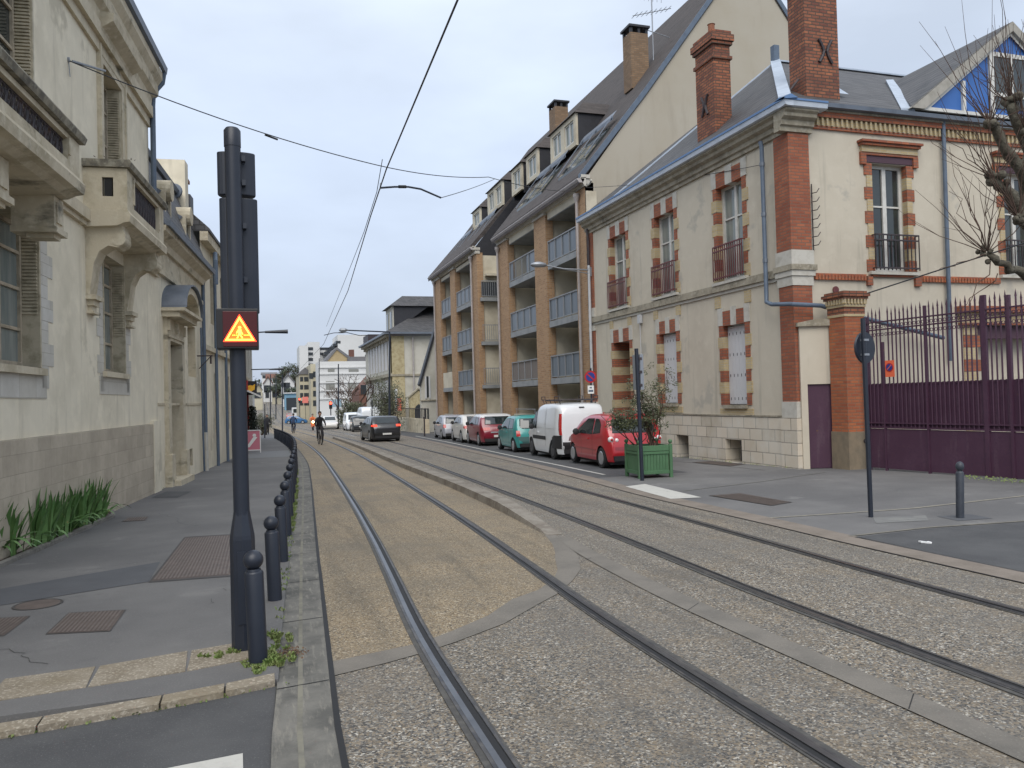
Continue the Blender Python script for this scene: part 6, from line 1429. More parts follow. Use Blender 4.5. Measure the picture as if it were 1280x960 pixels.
def car(name,label,cat,paint,sil,W,wb,wr,axles,belt,belt2,side_wins,rear_win,front_win=None,tails=(),heads=(),extra=None,loc=(0,0,0),rz=0,rim='rim',tumble=.14,roofm=None,group=None,handle=True,trim=True,plate=True,lowz=.2,mirror=True,tail_m='tail_red'):
    """x forward (0 = rear bumper, L = front), y left/right, z up. sil = silhouette from rear bottom over the roof to front bottom"""
    L = max(p[0] for p in sil); H = max(p[1] for p in sil)
    t = thing(name,label,cat,loc,rz,group)
    # dense silhouette (Catmull-Rom, light)
    P = [Vector((p[0],p[1])) for p in sil]; D = []
    for i in range(len(P)-1):
        p0,p1,p2,p3 = P[max(i-1,0)],P[i],P[i+1],P[min(i+2,len(P)-1)]
        for k in range(5):
            s = k/5; a = .45
            m1, m2 = (p2-p0)*a, (p3-p1)*a
            D.append((2*s**3-3*s*s+1)*p1+(s**3-2*s*s+s)*m1*.6+(-2*s**3+3*s*s)*p2+(s**3-s*s)*m2*.6)
    D.append(P[-1])
    hw = W/2
    def width(x,z):
        e = 1.0
        if x < .55: e = 1-.16*((.55-x)/.55)**2.2
        if x > L-.75: e = 1-.22*((x-L+.75)/.75)**2.2
        w = hw*e
        if z > belt: w -= tumble*((z-belt)/(H-belt))**1.15*1.0
        if z < .45: w -= .05*((.45-z)/.3)**2
        return w
    def arch(x):
        z = lowz
        for ax in axles:
            d = abs(x-ax); R = wr+.055
            if d < R: z = max(z, wr+math.sqrt(R*R-d*d)*1.0)
        return z
    sides = 11; rings = []
    for p in D:
        x, zt_ = p.x, p.y
        wt = max(.05,width(x,zt_)-.05)
        ring = []
        zb = min(arch(x),zt_-.02)
        for k in range(sides):                       # side, bottom to shoulder
            s = k/(sides-1); z = zb+(zt_-.045-zb)*s if zt_-.045 > zb else zt_-.02*(1-s)
            ring.append((x,width(x,z),z))
        ring.append((x,wt-.0,zt_-.012)); 
        for q in (.8,.45,0): ring.append((x,wt*q,zt_-.0+.018*(1-q*q)))
        full = [(a,-b_,c) for a,b_,c in ring]+[r for r in ring[::-1][1:]]
        rings.append(full)
    n = len(rings[0]); b = MB(); b.add([v for r in rings for v in r],[(i*n+j,i*n+j+1,(i+1)*n+j+1,(i+1)*n+j) for i in range(len(rings)-1) for j in range(n-1)])
    body = b.obj('body',paint,t,smooth='all',fix=True)
    for poly in body.data.polygons: poly.use_smooth = True
    if roofm:
        body.data.materials.append(roofm)
        for poly in body.data.polygons:
            if poly.center.z > roofm_z(H): poly.material_index = 1
    # dark underbody and wheel wells
    b = MB(); b.box(.14,L-.14,-hw+.13,hw-.13,lowz-.08,belt-.25); b.obj('underbody','trim_black',t)
    for ax in axles:
        for s in (-1,1): wheel(t,ax,s*(hw-.10),wr,rim,s)
    def side_poly(pts,name,m,off=.006,par=None,both=True,sub=7):
        out = None
        for s in ((-1,1) if both else (-1,)):
            b = MB(); # triangulated fan strips by columns
            xs = sorted(set([p[0] for p in pts])); lo, hi = [], []
            X = [xs[0]+(xs[-1]-xs[0])*k/(sub*2) for k in range(sub*2+1)]
            def bounds(x):
                zz = []
                for i in range(len(pts)):
                    (x0,z0),(x1,z1) = pts[i],pts[(i+1)%len(pts)]
                    if min(x0,x1)-1e-6 <= x <= max(x0,x1)+1e-6 and abs(x1-x0) > 1e-6: zz.append(z0+(z1-z0)*(x-x0)/(x1-x0))
                    elif abs(x1-x0) <= 1e-6 and abs(x-x0) < 1e-6: zz += [z0,z1]
                return min(zz),max(zz)
            rows = 4; vs = []
            for x in X:
                a,c = bounds(x)
                for k in range(rows+1): z = a+(c-a)*k/rows; vs.append((x,s*(width(x,z)+off),z))
            b.add(vs,[(i*(rows+1)+k,i*(rows+1)+k+1,(i+1)*(rows+1)+k+1,(i+1)*(rows+1)+k) for i in range(len(X)-1) for k in range(rows)])
            out = b.obj(name,m,par or t,fix=False)
            if s < 0: out.data.flip_normals()
        return out
    for w_ in side_wins:
        fr = [(p[0],p[1]) for p in w_]; cx = sum(p[0] for p in fr)/len(fr); cz_ = sum(p[1] for p in fr)/len(fr)
        side_poly(fr,'side_window','car_glass',.008)
        if trim:
            big = [(cx+(p[0]-cx)*1.05+ (0), cz_+(p[1]-cz_)*1.09) for p in fr]; side_poly(big,'window_trim','trim_black',.0045)
    def surf(z,rear=True):
        seg = D if rear else D[::-1]
        for a,c in zip(seg,seg[1:]):
            if a.y <= z <= c.y and c.y > a.y: return a.x+(c.x-a.x)*(z-a.y)/(c.y-a.y)
        return seg[0].x
    def end_patch(z0,z1,y0,y1,name,m,off=.010,rear=True,shrink=.0,par=None,round_=0):
        b = MB(); K = 6; J = 10; vs = []
        for i in range(K+1):
            z = z0+(z1-z0)*i/K; x = surf(z,rear); 
            for j in range(J+1):
                q = j/J; yy = (y0+(y1-y0)*q); f = 1-shrink*(i/K); yy *= f
                crown = .035*(yy/hw)**2
                vs.append((x+(-off if rear else off)+(crown if rear else -crown),yy,z+.015))
        b.add(vs,[(i*(J+1)+j,i*(J+1)+j+1,(i+1)*(J+1)+j+1,(i+1)*(J+1)+j) for i in range(K) for j in range(J)])
        o = b.obj(name,m,par or t,fix=False)
        if rear: o.data.flip_normals()
        return o
    if rear_win: 
        z0,z1,yw,sh = rear_win
        end_patch(z0-.03,z1+.02,-yw-.04,yw+.04,'rear_window_trim','trim_black',.012,True,sh); end_patch(z0,z1,-yw,yw,'rear_window','car_glass',.018,True,sh)
    if front_win:
        z0,z1,yw,sh = front_win; end_patch(z0,z1,-yw,yw,'windscreen','car_glass',.012,False,sh)
    for tl in tails:                                 # (z0,z1,ya,yb,x_side_len)
        z0,z1,ya,yb,sl_ = tl
        for s in (-1,1):
            y0,y1 = sorted((s*ya,s*yb)); k = end_patch(z0,z1,y0,y1,'tail_lamp',tail_m,.02)
        if sl_: 
            x0 = surf((z0+z1)/2); side_poly([(x0+.03,z0+.02),(x0+sl_,z0+.04),(x0+sl_*.8,z1),(x0+.06,z1)],'tail_lamp',tail_m,.010)
    for hl in heads:
        z0,z1,ya,yb,m_ = hl
        for s in (-1,1):
            y0,y1 = sorted((s*ya,s*yb)); end_patch(z0,z1,y0,y1,'headlight',m_,.015,False)
    if plate:
        b = MB(); x = surf(.62 if H < 1.7 else .6); b.box(x-.035,x-.02,-.26,.26,.42,.52); b.obj('number_plate','plate',t)
    b = MB(); b.box(-.02+surf(.35),.12,-hw*.80,hw*.80,lowz+.02,.36); b.obj('rear_bumper','trim_black' if trim else paint,t)
    if mirror:
        mxp = mirror if not isinstance(mirror,bool) else L*.66
        for s in (-1,1):
            b = MB(); y = s*(width(mxp,belt)+.11); b.lathe((mxp,y,belt+.06),[(.03,-.055),(.085,-.04),(.10,0),(.085,.05),(.03,.06)],10,'x'); b.tube([(mxp,s*(width(mxp,belt)-.02),belt+.02),(mxp,y,belt+.04)],.02,5); b.obj('wing_mirror','trim_black',t,smooth=True)
    if handle:
        b = MB()
        for s in (-1,1): x = handle if not isinstance(handle,bool) else L*.42; y = width(x,belt-.12)+.01; y0,y1 = sorted((s*(y-.012),s*(y+.02))); b.box(x,x+.16,y0,y1,belt-.14,belt-.10)
        b.obj('door_handle',paint,t)
    if extra: extra(t,width,surf,side_poly,end_patch,D)
    return t
def roofm_z(H): return H-.17
def seam(t,width,xs,z0,z1,m='trim_black'):
    b = MB()
    for x in xs:
        for s in (-1,1):
            vs = []; K = 8
            for k in range(K+1): z = z0+(z1-z0)*k/K; y = s*(width(x,z)+.003); vs += [(x-.006,y,z),(x+.006,y,z)]
            b.add(vs,[(2*k,2*k+1,2*k+3,2*k+2) for k in range(K)])
    b.obj('door_seam',m,t,fix=False)
HATCH = [(.06,.22),(.0,.42),(.02,.62),(.08,.80),(.13,.93),(.30,1.22),(.42,1.38),(.62,1.455),(1.1,1.48),(1.7,1.47),(2.15,1.38),(2.55,1.14),(2.85,.94),(3.2,.85),(3.45,.74),(3.58,.56),(3.60,.38),(3.52,.2)]
def hatch(Lf, Hf, base=HATCH, L=None):
    m = max(p[0] for p in base); h = max(p[1] for p in base); return [(p[0]*Lf/m, p[1]*Hf/h) for p in base]
def place(xr,yr,heading_deg,ax_rear,halfw):
    """left rear wheel contact at (xr,yr) -> location of the rear bumper centre and rotation"""
    a = R_(heading_deg); f = Vector((math.sin(a),math.cos(a))); rt = Vector((math.cos(a),-math.sin(a)))
    o = Vector((xr,yr))-f*ax_rear+rt*(halfw); return (o.x,o.y,zt(yr)), math.pi/2-a
GRP = 'vehicles parked along the right kerb'
PITCH = math.atan(SL)
# red hatchback with two round rear lamps each side
def red_extra(t,width,surf,sp,ep,D):
    seam(t,width,(1.22,2.15),.32,1.0); 
    b = MB()
    for s in (-1,1):
        for yy,zz,r in ((.70,.80,.085),(.545,.775,.062)): x = surf(zz)-.03+ .04*(yy/.8)**2; b.ball((x+.04,s*yy,zz),r,8)
    o = b.obj('tail_lamp','lens_white',t,smooth=True)
    b = MB()
    for s in (-1,1):
        for yy,zz,r in ((.70,.80,.04),): x = surf(zz)-.03; b.ball((x-.0,s*yy,zz),r,6)
    b.obj('lamp_core','tail_red',t)
    b = MB(); b.lathe((surf(.80)-.02,0,.80),[(.045,-.01),(.04,.012)],4,'x'); b.obj('badge','rim',t)
    sp([(1.0,.47),(2.75,.49),(2.75,.52),(1.0,.50)],'side_moulding',MT['car_red_dark'],.014)
    b = MB(); b.box(surf(1.3)+.0,surf(1.3)+.12,-.5,.5,1.44,1.47); b.obj('spoiler',MT['car_red'],t)
    ep(.50,.58,-.62,.62,'bumper_strip',MT['car_red_dark'],.02)
MT['car_red'] = carpaint('red car paint',(.40,.012,.02)); MT['car_red_dark'] = carpaint('red moulding',(.26,.01,.015))
loc,rz = place(8.96,20.15,3.2,.55,.83)
c = car('parked_car','bright red three-door hatchback parked nearest the viewer, behind the green planter','car','car_red',hatch(3.6,1.47),1.66,2.4,.285,(.58,2.95),.90,1.2,
    [[(.62,.98),(.66,1.20),(.86,1.33),(1.12,1.34),(1.16,.94)],[(1.24,.93),(1.24,1.34),(1.75,1.33),(2.32,1.06),(2.5,.93)]],(.98,1.30,.60,.10),(.98,1.36,.62,.1),tails=(),heads=((.60,.75,.4,.75,'lens_white'),),extra=red_extra,loc=loc,rz=rz,group=GRP,mirror=2.28)
# white van with roof rack
VAN = [(.05,.30),(.0,.5),(.03,.9),(.08,1.45),(.16,1.68),(.34,1.79),(.9,1.83),(1.9,1.82),(2.35,1.74),(2.65,1.50),(3.05,1.10),(3.35,.98),(3.8,.86),(4.0,.68),(4.03,.42),(3.95,.25)]
MT['van_white'] = carpaint('white van paint',(.68,.70,.72))
def van_extra(t,width,surf,sp,ep,D):
    seam(t,width,(1.5,2.52),.4,1.7)
    sp([(1.45,.62),(3.0,.62),(3.0,.74),(1.45,.74)],'side_rub_strip','trim_black',.012)
    sp([(.0+.04,.38),(.72,.38),(.72,.72),(.55,.80),(.04,.80)],'rear_corner_bumper','trim_black',.014)
    b = MB()
    for s in (-1,1):
        vs = []
        for k in range(9):
            z = .82+k*.085; x = surf(z)+.03; w = .045+.045*math.sin(math.pi*k/8)
            vs += [(x+.0,s*(width(x,z)-.13),z),(x-.03,s*(width(x+.1,z)+.012),z),(x+.05+w,s*(width(x+.1,z)+.014),z)]
        b.add(vs,[(3*k+i,3*k+i+1,3*k+i+4,3*k+i+3) for k in range(8) for i in (0,1)])
    b.obj('tail_lamp','tail_red',t,fix=False)
    ep(1.66,1.70,-.09,.09,'high_brake_lamp','trim_black',.02)
    ep(.95,1.58,-.60,-.02,'door_panel_recess',MT['van_white'],.008); ep(.95,1.58,.02,.60,'door_panel_recess',MT['van_white'],.008)
    sp([(.42,1.02),(1.42,1.02),(1.42,1.60),(.55,1.60)],'side_panel',MT['van_white'],.007); sp([(1.58,1.02),(2.44,1.02),(2.44,1.60),(1.58,1.60)],'side_panel',MT['van_white'],.007)
    ep(.30,.58,-.72,.72,'rear_bumper_cover','trim_black',.03)
    b = MB()
    for s in (-1,1): b.tube([(.5,s*.55,1.92),(2.3,s*.55,1.93)],.018,6); b.tube([(.45,s*.62,2.06),(.6,s*.62,2.08)],.014,5)
    for x in (.5,1.0,1.5,2.0,2.3): b.tube([(x,-.68,1.95),(x,.68,1.95)],.016,5); b.tube([(x,-.6,1.80),(x,-.66,1.97)],.014,5); b.tube([(x,.6,1.80),(x,.66,1.97)],.014,5)
    for x0,x1 in ((.45,.85),(1.95,2.35)):
        for s in (-1,1): b.tube([(x0,s*.68,2.06),(x1,s*.68,2.06)],.014,5); b.tube([(x0,s*.68,1.95),(x0,s*.68,2.06)],.014,5); b.tube([(x1,s*.68,1.95),(x1,s*.68,2.06)],.014,5)
    b.obj('roof_rack','iron',t)
    b = MB()
    for s in (-1,1): b.box(.62,.70,s*.80-.03,s*.80+.03,.92,1.0)
    b.obj('fuel_cap','trim_black',t)
loc,rz = place(9.22,24.55,3.2,.7,.83)
car('parked_van','white panel van with a black roof rack, parked between the red and teal cars','van','van_white',[(p[0],p[1]) for p in VAN],1.68,2.7,.305,(.72,3.25),.98,1.3,[[(2.56,1.0),(2.56,1.55),(2.68,1.55),(3.0,1.22),(3.12,1.02)]],None,(1.14,1.6,.62,.1),heads=((.72,.88,.4,.75,'lens_white'),),extra=van_extra,loc=loc,rz=rz,tumble=.10,rim='rim_dark',group=GRP,handle=2.3,mirror=2.78,trim=True)
# small teal hatchback
MT['car_teal'] = carpaint('teal paint',(.035,.26,.25))
def teal_extra(t,width,surf,sp,ep,D):
    seam(t,width,(1.15,2.15),.32,.95); ep(.30,.60,-.70,.70,'bumper_cover',mat('grey bumper',(.05,.12,.12),.6),.02)
loc,rz = place(9.50,29.7,3.2,.5,.80)
TW = [(.06,.22),(.0,.42),(.03,.70),(.10,.88),(.22,1.16),(.34,1.34),(.55,1.42),(1.2,1.43),(1.75,1.38),(2.2,1.14),(2.75,.86),(3.1,.76),(3.38,.56),(3.42,.36),(3.35,.2)]
car('parked_car','small teal hatchback with a pale rear window, parked in front of the white van','car','car_teal',TW,1.62,2.3,.27,(.52,2.82),.88,1.2,[[(.50,.94),(.60,1.28),(1.08,1.30),(1.10,.92)],[(1.18,.92),(1.18,1.31),(1.72,1.28),(2.28,.94)]],(.94,1.28,.60,.10),(.92,1.3,.58,.1),tails=((.62,.84,.62,.78,.10),),heads=((.5,.64,.4,.7,'lens_white'),),extra=teal_extra,loc=loc,rz=rz,group=GRP,mirror=2.15)
# dark red hatchback with white roof
MT['car_maroon'] = carpaint('dark red paint',(.20,.01,.025)); MT['roof_white'] = carpaint('white roof',(.6,.6,.6))
D3 = [(.08,.22),(.0,.42),(.0,.66),(.10,.86),(.22,1.04),(.40,1.30),(.62,1.44),(1.0,1.49),(1.8,1.48),(2.3,1.38),(2.8,1.12),(3.1,.98),(3.55,.88),(3.85,.68),(3.93,.42),(3.85,.2)]
def mar_extra(t,width,surf,sp,ep,D): seam(t,width,(1.35,2.4),.32,1.0); ep(.60,.66,-.4,.4,'chrome_strip','rim',.02)
loc,rz = place(9.92,36.4,3.2,.7,.86)
car('parked_car','dark red hatchback with a white roof, third car beyond the white van','car','car_maroon',D3,1.72,2.5,.31,(.72,3.18),.95,1.3,[[(.72,1.02),(.85,1.30),(1.28,1.34),(1.30,1.0)],[(1.38,1.0),(1.38,1.35),(2.1,1.34),(2.75,1.02)]],(1.02,1.34,.60,.10),(1.0,1.36,.6,.1),tails=((.72,.86,.42,.74,.12),),heads=((.6,.78,.4,.75,'lens_white'),),extra=mar_extra,loc=loc,rz=rz,group=GRP,roofm=MT['roof_white'],mirror=2.6)
# white coupe-like hatch
MT['car_white'] = carpaint('white car paint',(.62,.61,.58))
loc,rz = place(10.15,40.6,3.2,.75,.86)
WH = [(.08,.24),(.0,.44),(.02,.72),(.12,.92),(.35,1.12),(.62,1.32),(.95,1.43),(1.5,1.46),(2.1,1.40),(2.6,1.20),(3.0,1.0),(3.5,.88),(3.9,.70),(4.05,.45),(3.95,.22)]
car('parked_car','white hatchback with a sloping dark rear window, parked behind the silver car','car','car_white',WH,1.74,2.55,.32,(.78,3.3),.96,1.3,[[(.85,1.04),(1.02,1.27),(1.42,1.32),(1.44,1.02)],[(1.52,1.02),(1.52,1.33),(2.1,1.31),(2.75,1.02)]],(1.0,1.34,.58,.12),(1.02,1.34,.6,.1),tails=((.74,.90,.60,.80,.16),),heads=((.62,.78,.4,.75,'lens_white'),),extra=lambda t,w,s,sp,ep,D: seam(t,w,(1.48,2.55),.32,1.0),loc=loc,rz=rz,group=GRP,mirror=2.55)
MT['car_silver'] = carpaint('silver paint',(.34,.35,.39))
loc,rz = place(10.5,46.9,3.2,.7,.83)
car('parked_car','silver hatchback, farthest of the parked row, beside a short dark post','car','car_silver',hatch(3.85,1.44),1.66,2.5,.29,(.68,3.12),.90,1.2,[[(.66,.96),(.78,1.26),(1.28,1.31),(1.30,.93)],[(1.38,.93),(1.38,1.31),(1.9,1.29),(2.55,.95)]],(.96,1.28,.60,.10),(.98,1.3,.6,.1),tails=((.68,.88,.62,.78,.12),),heads=((.56,.72,.4,.75,'lens_white'),),extra=lambda t,w,s,sp,ep,D: seam(t,w,(1.34,2.4),.32,.95),loc=loc,rz=rz,group=GRP,mirror=2.45)
# moving black car on the right track
MT['car_black'] = carpaint('black car paint',(.012,.013,.016))
SU = [(.06,.26),(.0,.5),(.02,.78),(.12,.98),(.38,1.30),(.62,1.46),(1.0,1.50),(1.9,1.48),(2.5,1.34),(3.05,1.06),(3.5,.96),(4.0,.84),(4.25,.62),(4.28,.42),(4.2,.25)]
loc,rz = place(6.35,47.6,-3,.8,.88)
car('moving_car','black hatchback with glowing brake lamps driving away on the far track','car','car_black',SU,1.80,2.6,.33,(.85,3.45),1.0,1.3,[[(.75,1.06),(.9,1.32),(1.5,1.38),(1.52,1.04)],[(1.6,1.04),(1.6,1.38),(2.3,1.34),(2.95,1.06)]],(1.08,1.38,.60,.12),(1.05,1.38,.62,.1),tails=((.88,1.0,.56,.82,.22),),heads=((.66,.82,.4,.75,'lens_white'),),extra=lambda t,w,s,sp,ep,D: seam(t,w,(1.56,2.7),.36,1.05),loc=loc,rz=rz,mirror=2.85,tail_m='brake_lit')
# far vehicles
p = gp(404,537); c_ = car('moving_car','white car facing the viewer, waiting beside the cyclist near the far traffic light','car','car_white',hatch(4.1,1.5),1.74,2.6,.31,(.75,3.3),.95,1.3,[[(.7,1.0),(.85,1.3),(1.9,1.35),(2.6,1.0)]],(1.0,1.34,.6,.1),(1.0,1.38,.62,.12),heads=((.62,.80,.45,.80,'lens_white'),),loc=(8.0,95.0,zt(92)),rz=R_(-92),mirror=True,handle=False)
MT['car_blue'] = carpaint('blue paint',(.03,.13,.30))
Yb = 160
p = at(358,527,Yb); car('moving_car','blue car crossing the street sideways in the distance','car','car_blue',hatch(4.2,1.5),1.74,2.6,.31,(.75,3.35),.95,1.3,[[(.7,1.0),(.85,1.3),(1.5,1.36),(1.52,1.0)],[(1.6,1.0),(1.6,1.35),(2.1,1.32),(2.7,1.0)]],(1.0,1.34,.6,.1),(1.0,1.38,.62,.12),loc=(p.x-.2,Yb,zt(Yb)),rz=R_(-10),mirror=False,handle=False)
MT['car_crimson'] = carpaint('crimson paint',(.28,.02,.03))
Yc = 205
p = at(362,515,Yc); car('moving_car','small dark red car farther up the hill behind the blue car','car','car_crimson',hatch(4.0,1.5),1.74,2.6,.31,(.75,3.2),.95,1.3,[[(.7,1.0),(.85,1.3),(1.9,1.35),(2.6,1.0)]],(1.0,1.34,.6,.1),loc=(p.x,Yc,zt(Yc)),rz=R_(80),mirror=False,handle=False,tails=((.7,.9,.5,.8,0),))
loc = (10.6,78,zt(78)); car('parked_van','tall white van parked by the bushes, beyond the black moving car','van','van_white',[(x*1.25,z*1.25) for x,z in VAN],2.0,3,.36,(.95,4.0),1.2,1.5,[[(3.3,1.3),(3.3,1.9),(3.45,1.9),(3.8,1.5),(3.9,1.3)]],None,(1.4,2.0,.75,.1),loc=loc,rz=R_(90),mirror=False,handle=False,tails=((.9,1.4,.78,.92,0),))
loc = (9.35,84,zt(84)); car('parked_van','smaller white van with a dark window, behind the tall white van','van','van_white',VAN,1.8,2.7,.32,(.72,3.25),1.0,1.3,[[(2.4,1.1),(2.4,1.6),(2.6,1.6),(3.0,1.2),(3.1,1.05)]],None,(1.1,1.6,.62,.1),heads=((.72,.88,.4,.75,'lens_white'),),loc=loc,rz=R_(-90),mirror=False,handle=False)
loc = (9.2,74,zt(74)); car('parked_car','dark grey car half hidden behind the black moving car','car','car_black',hatch(4.1,1.45),1.74,2.6,.31,(.75,3.3),.95,1.3,[[(.7,1.0),(.85,1.3),(1.9,1.35),(2.6,1.0)]],(1.0,1.34,.6,.1),loc=loc,rz=R_(88),mirror=False,handle=False)
# ================================================================ PEOPLE
def person(label, joints, edges, radii, skin_head, loc, rz, clothm, head, legsm=None, scale=1, hairm='hair', group=None, helmet=None, name='person'):
    """one continuous skinned body; head with face; hair / trousers as children"""
    me = bpy.data.meshes.new('person'); names = list(joints); idx = {k:i for i,k in enumerate(names)}
    me.from_pydata([joints[k] for k in names],[(idx[a],idx[b_]) for a,b_ in edges],[])
    o = bpy.data.objects.new(name, me); COL.objects.link(o); o.location = loc; o.rotation_euler = (0,0,rz); o.scale = (scale,)*3
    md = o.modifiers.new('skin','SKIN'); 
    for k,i in idx.items():
        sv = me.skin_vertices[0].data[i] if me.skin_vertices else None
    if not me.skin_vertices:
        bpy.context.view_layer.objects.active = o
        bm = bmesh.new(); bm.from_mesh(me); lay = bm.verts.layers.skin.verify(); bm.verts.ensure_lookup_table()
        for k,i in idx.items(): bm.verts[i][lay].radius = (radii[k],radii[k]) if not isinstance(radii[k],tuple) else radii[k]
        bm.verts[idx['pelvis']][lay].use_root = True; bm.to_mesh(me); bm.free()
    else:
        for k,i in idx.items():
            me.skin_vertices[0].data[i].radius = (radii[k],radii[k]) if not isinstance(radii[k],tuple) else radii[k]
        me.skin_vertices[0].data[idx['pelvis']].use_root = True
    md.use_smooth_shade = True
    s = o.modifiers.new('sub','SUBSURF'); s.levels = 1; s.render_levels = 1
    me.materials.append(MT[clothm]); tag(o,label,'person',group)
    hx,hy,hz = head; b = MB(); b.lathe((hx,hy,hz),[(.03,-.13),(.065,-.10),(.085,-.03),(.088,.03),(.075,.085),(.04,.12),(.005,.13)],12)
    b.add([(hx-.016,hy-.082,hz-.02),(hx+.016,hy-.082,hz-.02),(hx,hy-.115,hz-.03),(hx,hy-.08,hz+.03)],[(0,1,2),(0,2,3),(1,3,2)])
    for s_ in (-1,1): b.ball((hx+s_*.088,hy,hz-.0),.022,5)
    h_ = b.obj('head','skin',o,smooth=True)
    b = MB(); 
    for s_ in (-1,1): b.ball((hx+s_*.03,hy-.08,hz+.02),.011,5)
    b.box(hx-.025,hx+.025,hy-.089,hy-.078,hz-.062,hz-.054); b.obj('face_features','hair',h_)
    b = MB(); b.lathe((hx,hy+.018,hz+.03),[(.098,-.04),(.103,.02),(.085,.085),(.045,.12),(.005,.13)],12); b.obj('helmet' if helmet else 'hair',helmet or hairm,o,smooth=True)
    return o
EDG = [('pelvis','waist'),('waist','chest'),('chest','neck'),('neck','headbase'),('chest','shL'),('shL','elL'),('elL','haL'),('chest','shR'),('shR','elR'),('elR','haR'),('pelvis','hipL'),('hipL','knL'),('knL','anL'),('anL','toL'),('pelvis','hipR'),('hipR','knR'),('knR','anR'),('anR','toR')]
RAD = dict(pelvis=.15,waist=.14,chest=.17,neck=.06,headbase=.05,shL=.075,elL=.055,haL=.035,shR=.075,elR=.055,haR=.035,hipL=.10,knL=.07,anL=.045,toL=.04,hipR=.10,knR=.07,anR=.045,toR=.04)
def bicycle(label, loc, rz, scale=1):
    t = thing('bicycle',label,'bicycle',loc,rz); t.scale = (scale,)*3
    for y,nm in ((-.52,'front'),(.52,'rear')):
        b = MB(); pts = [(0,y+.33*math.cos(k*math.pi/12),.34+.33*math.sin(k*math.pi/12)) for k in range(25)]; b.tube(pts,.022,6,False); w = b.obj('wheel','tyre',t)
        b = MB()
        for k in range(10): a = k*math.pi/5; b.tube([(0,y,.34),(0,y+.32*math.cos(a),.34+.32*math.sin(a))],.003,3)
        b.obj('spokes','rim',w)
    b = MB(); b.tube([(0,-.52,.34),(0,-.40,.62),(0,-.36,.98)],.018,6); b.tube([(0,-.38,.80),(0,.20,.86)],.018,6); b.tube([(0,-.39,.66),(0,.06,.30),(0,.24,.92)],.018,6); b.tube([(0,.06,.30),(0,.52,.34),(0,.20,.80)],.013,6); b.obj('frame','iron',t)
    b = MB(); b.tube([(-.28,-.30,1.02),(-.12,-.38,1.0),(.12,-.38,1.0),(.28,-.30,1.02)],.014,6); b.obj('handlebar','iron',t)
    b = MB(); b.lathe((0,.26,.94),[(.05,-.02),(.09,.0),(.06,.03)],8); b.obj('saddle','trim_black',t); 
    b = MB(); b.tube([(-.18,.06,.22),(.18,.06,.38)],.014,5); b.obj('pedals','iron',t)
    return t
RJ = dict(pelvis=(0,.24,1.02),waist=(0,.16,1.18),chest=(0,.04,1.40),neck=(0,-.02,1.55),headbase=(0,-.05,1.62),shL=(-.19,.02,1.44),elL=(-.28,-.10,1.20),haL=(-.27,-.30,1.06),shR=(.19,.02,1.44),elR=(.28,-.10,1.20),haR=(.27,-.30,1.06),hipL=(-.10,.20,.96),knL=(-.15,-.12,.78),anL=(-.14,.02,.36),toL=(-.14,-.12,.31),hipR=(.10,.20,.96),knR=(.14,-.10,.60),anR=(.14,.08,.18),toR=(.14,-.06,.12))
yc = 46.5; xc = at(400,540,yc).x
bicycle('bicycle ridden towards the viewer on the left track by the rider in black',(xc,yc,zt(yc)+.01),R_(4))
person('cyclist in a black jacket riding towards the viewer between the tram rails',RJ,EDG,RAD,None,(xc,yc,zt(yc)+.01),R_(4),'cloth_black',(0,-.09,1.74))
yc = 78; xc = at(367,540,yc).x
bicycle('bicycle ridden away by the rider in navy near the blue car',(xc,yc,zt(yc)+.01),R_(170))
person('cyclist in a navy top riding away near the blue car',RJ,EDG,RAD,None,(xc,yc,zt(yc)+.01),R_(170),'cloth_navy',(0,-.09,1.74))
WJ = dict(pelvis=(0,0,.95),waist=(0,0,1.1),chest=(0,0,1.34),neck=(0,-.01,1.5),headbase=(0,-.02,1.57),shL=(-.19,0,1.40),elL=(-.25,.04,1.14),haL=(-.24,-.06,.90),shR=(.19,0,1.40),elR=(.25,-.03,1.14),haR=(.24,-.14,.93),hipL=(-.09,0,.90),knL=(-.10,-.12,.50),anL=(-.10,-.10,.09),toL=(-.10,-.24,.05),hipR=(.09,0,.90),knR=(.10,.04,.50),anR=(.10,.22,.12),toR=(.10,.10,.05))
yc = 74; xc = at(334,535,yc).x
person('person in dark clothes walking on the left pavement by the slim post',WJ,EDG,RAD,None,(xc,yc,zt(yc)+PV+.01),0,'cloth_black',(0,-.04,1.68))
yc = 86; xc = at(443,530,yc).x
bicycle('bicycle pushed by the person in dark clothes near the far bushes',(xc+.5,yc,zt(yc)+.01),R_(20))
person('person in dark clothes walking a bicycle near the far right bushes',WJ,EDG,RAD,None,(xc,yc,zt(yc)+.01),R_(10),'cloth_black',(0,-.04,1.68))
yc = 118; xc = at(403,518,yc).x
person('distant pedestrian in black crossing by the far cream house',WJ,EDG,RAD,None,(at(385,525,190).x,190,zt(190)+.02),0,'cloth_black',(0,-.04,1.68))
yc = 90; xc = at(391,530,yc).x
t = thing('scooter','motor scooter with a lit headlamp coming towards the viewer','scooter',(xc,yc,zt(yc)))
for y in (-.6,.6):
    b = MB(); b.lathe((0,y,.27),[(.15,-.06),(.27,-.05),(.27,.05),(.15,.06)],16,'x'); b.obj('wheel','tyre',t)
b = MB(); b.prism([(-.55,.35),(-.45,1.05),(-.3,1.1),(-.15,.45),(.2,.40),(.35,.75),(.8,.78),(.7,.4)],'x',-.16,.16); b.obj('body','orange',t,bevel=.03)
b = MB(); b.lathe((0,-.52,.92),[(.09,-.05),(.12,0),(.09,.03)],12,'y'); b.obj('headlight','headlamp_lit',t)
b = MB(); b.tube([(-.32,-.35,1.12),(0,-.42,1.08),(.32,-.35,1.12)],.02,6); b.obj('handlebar','iron',t)
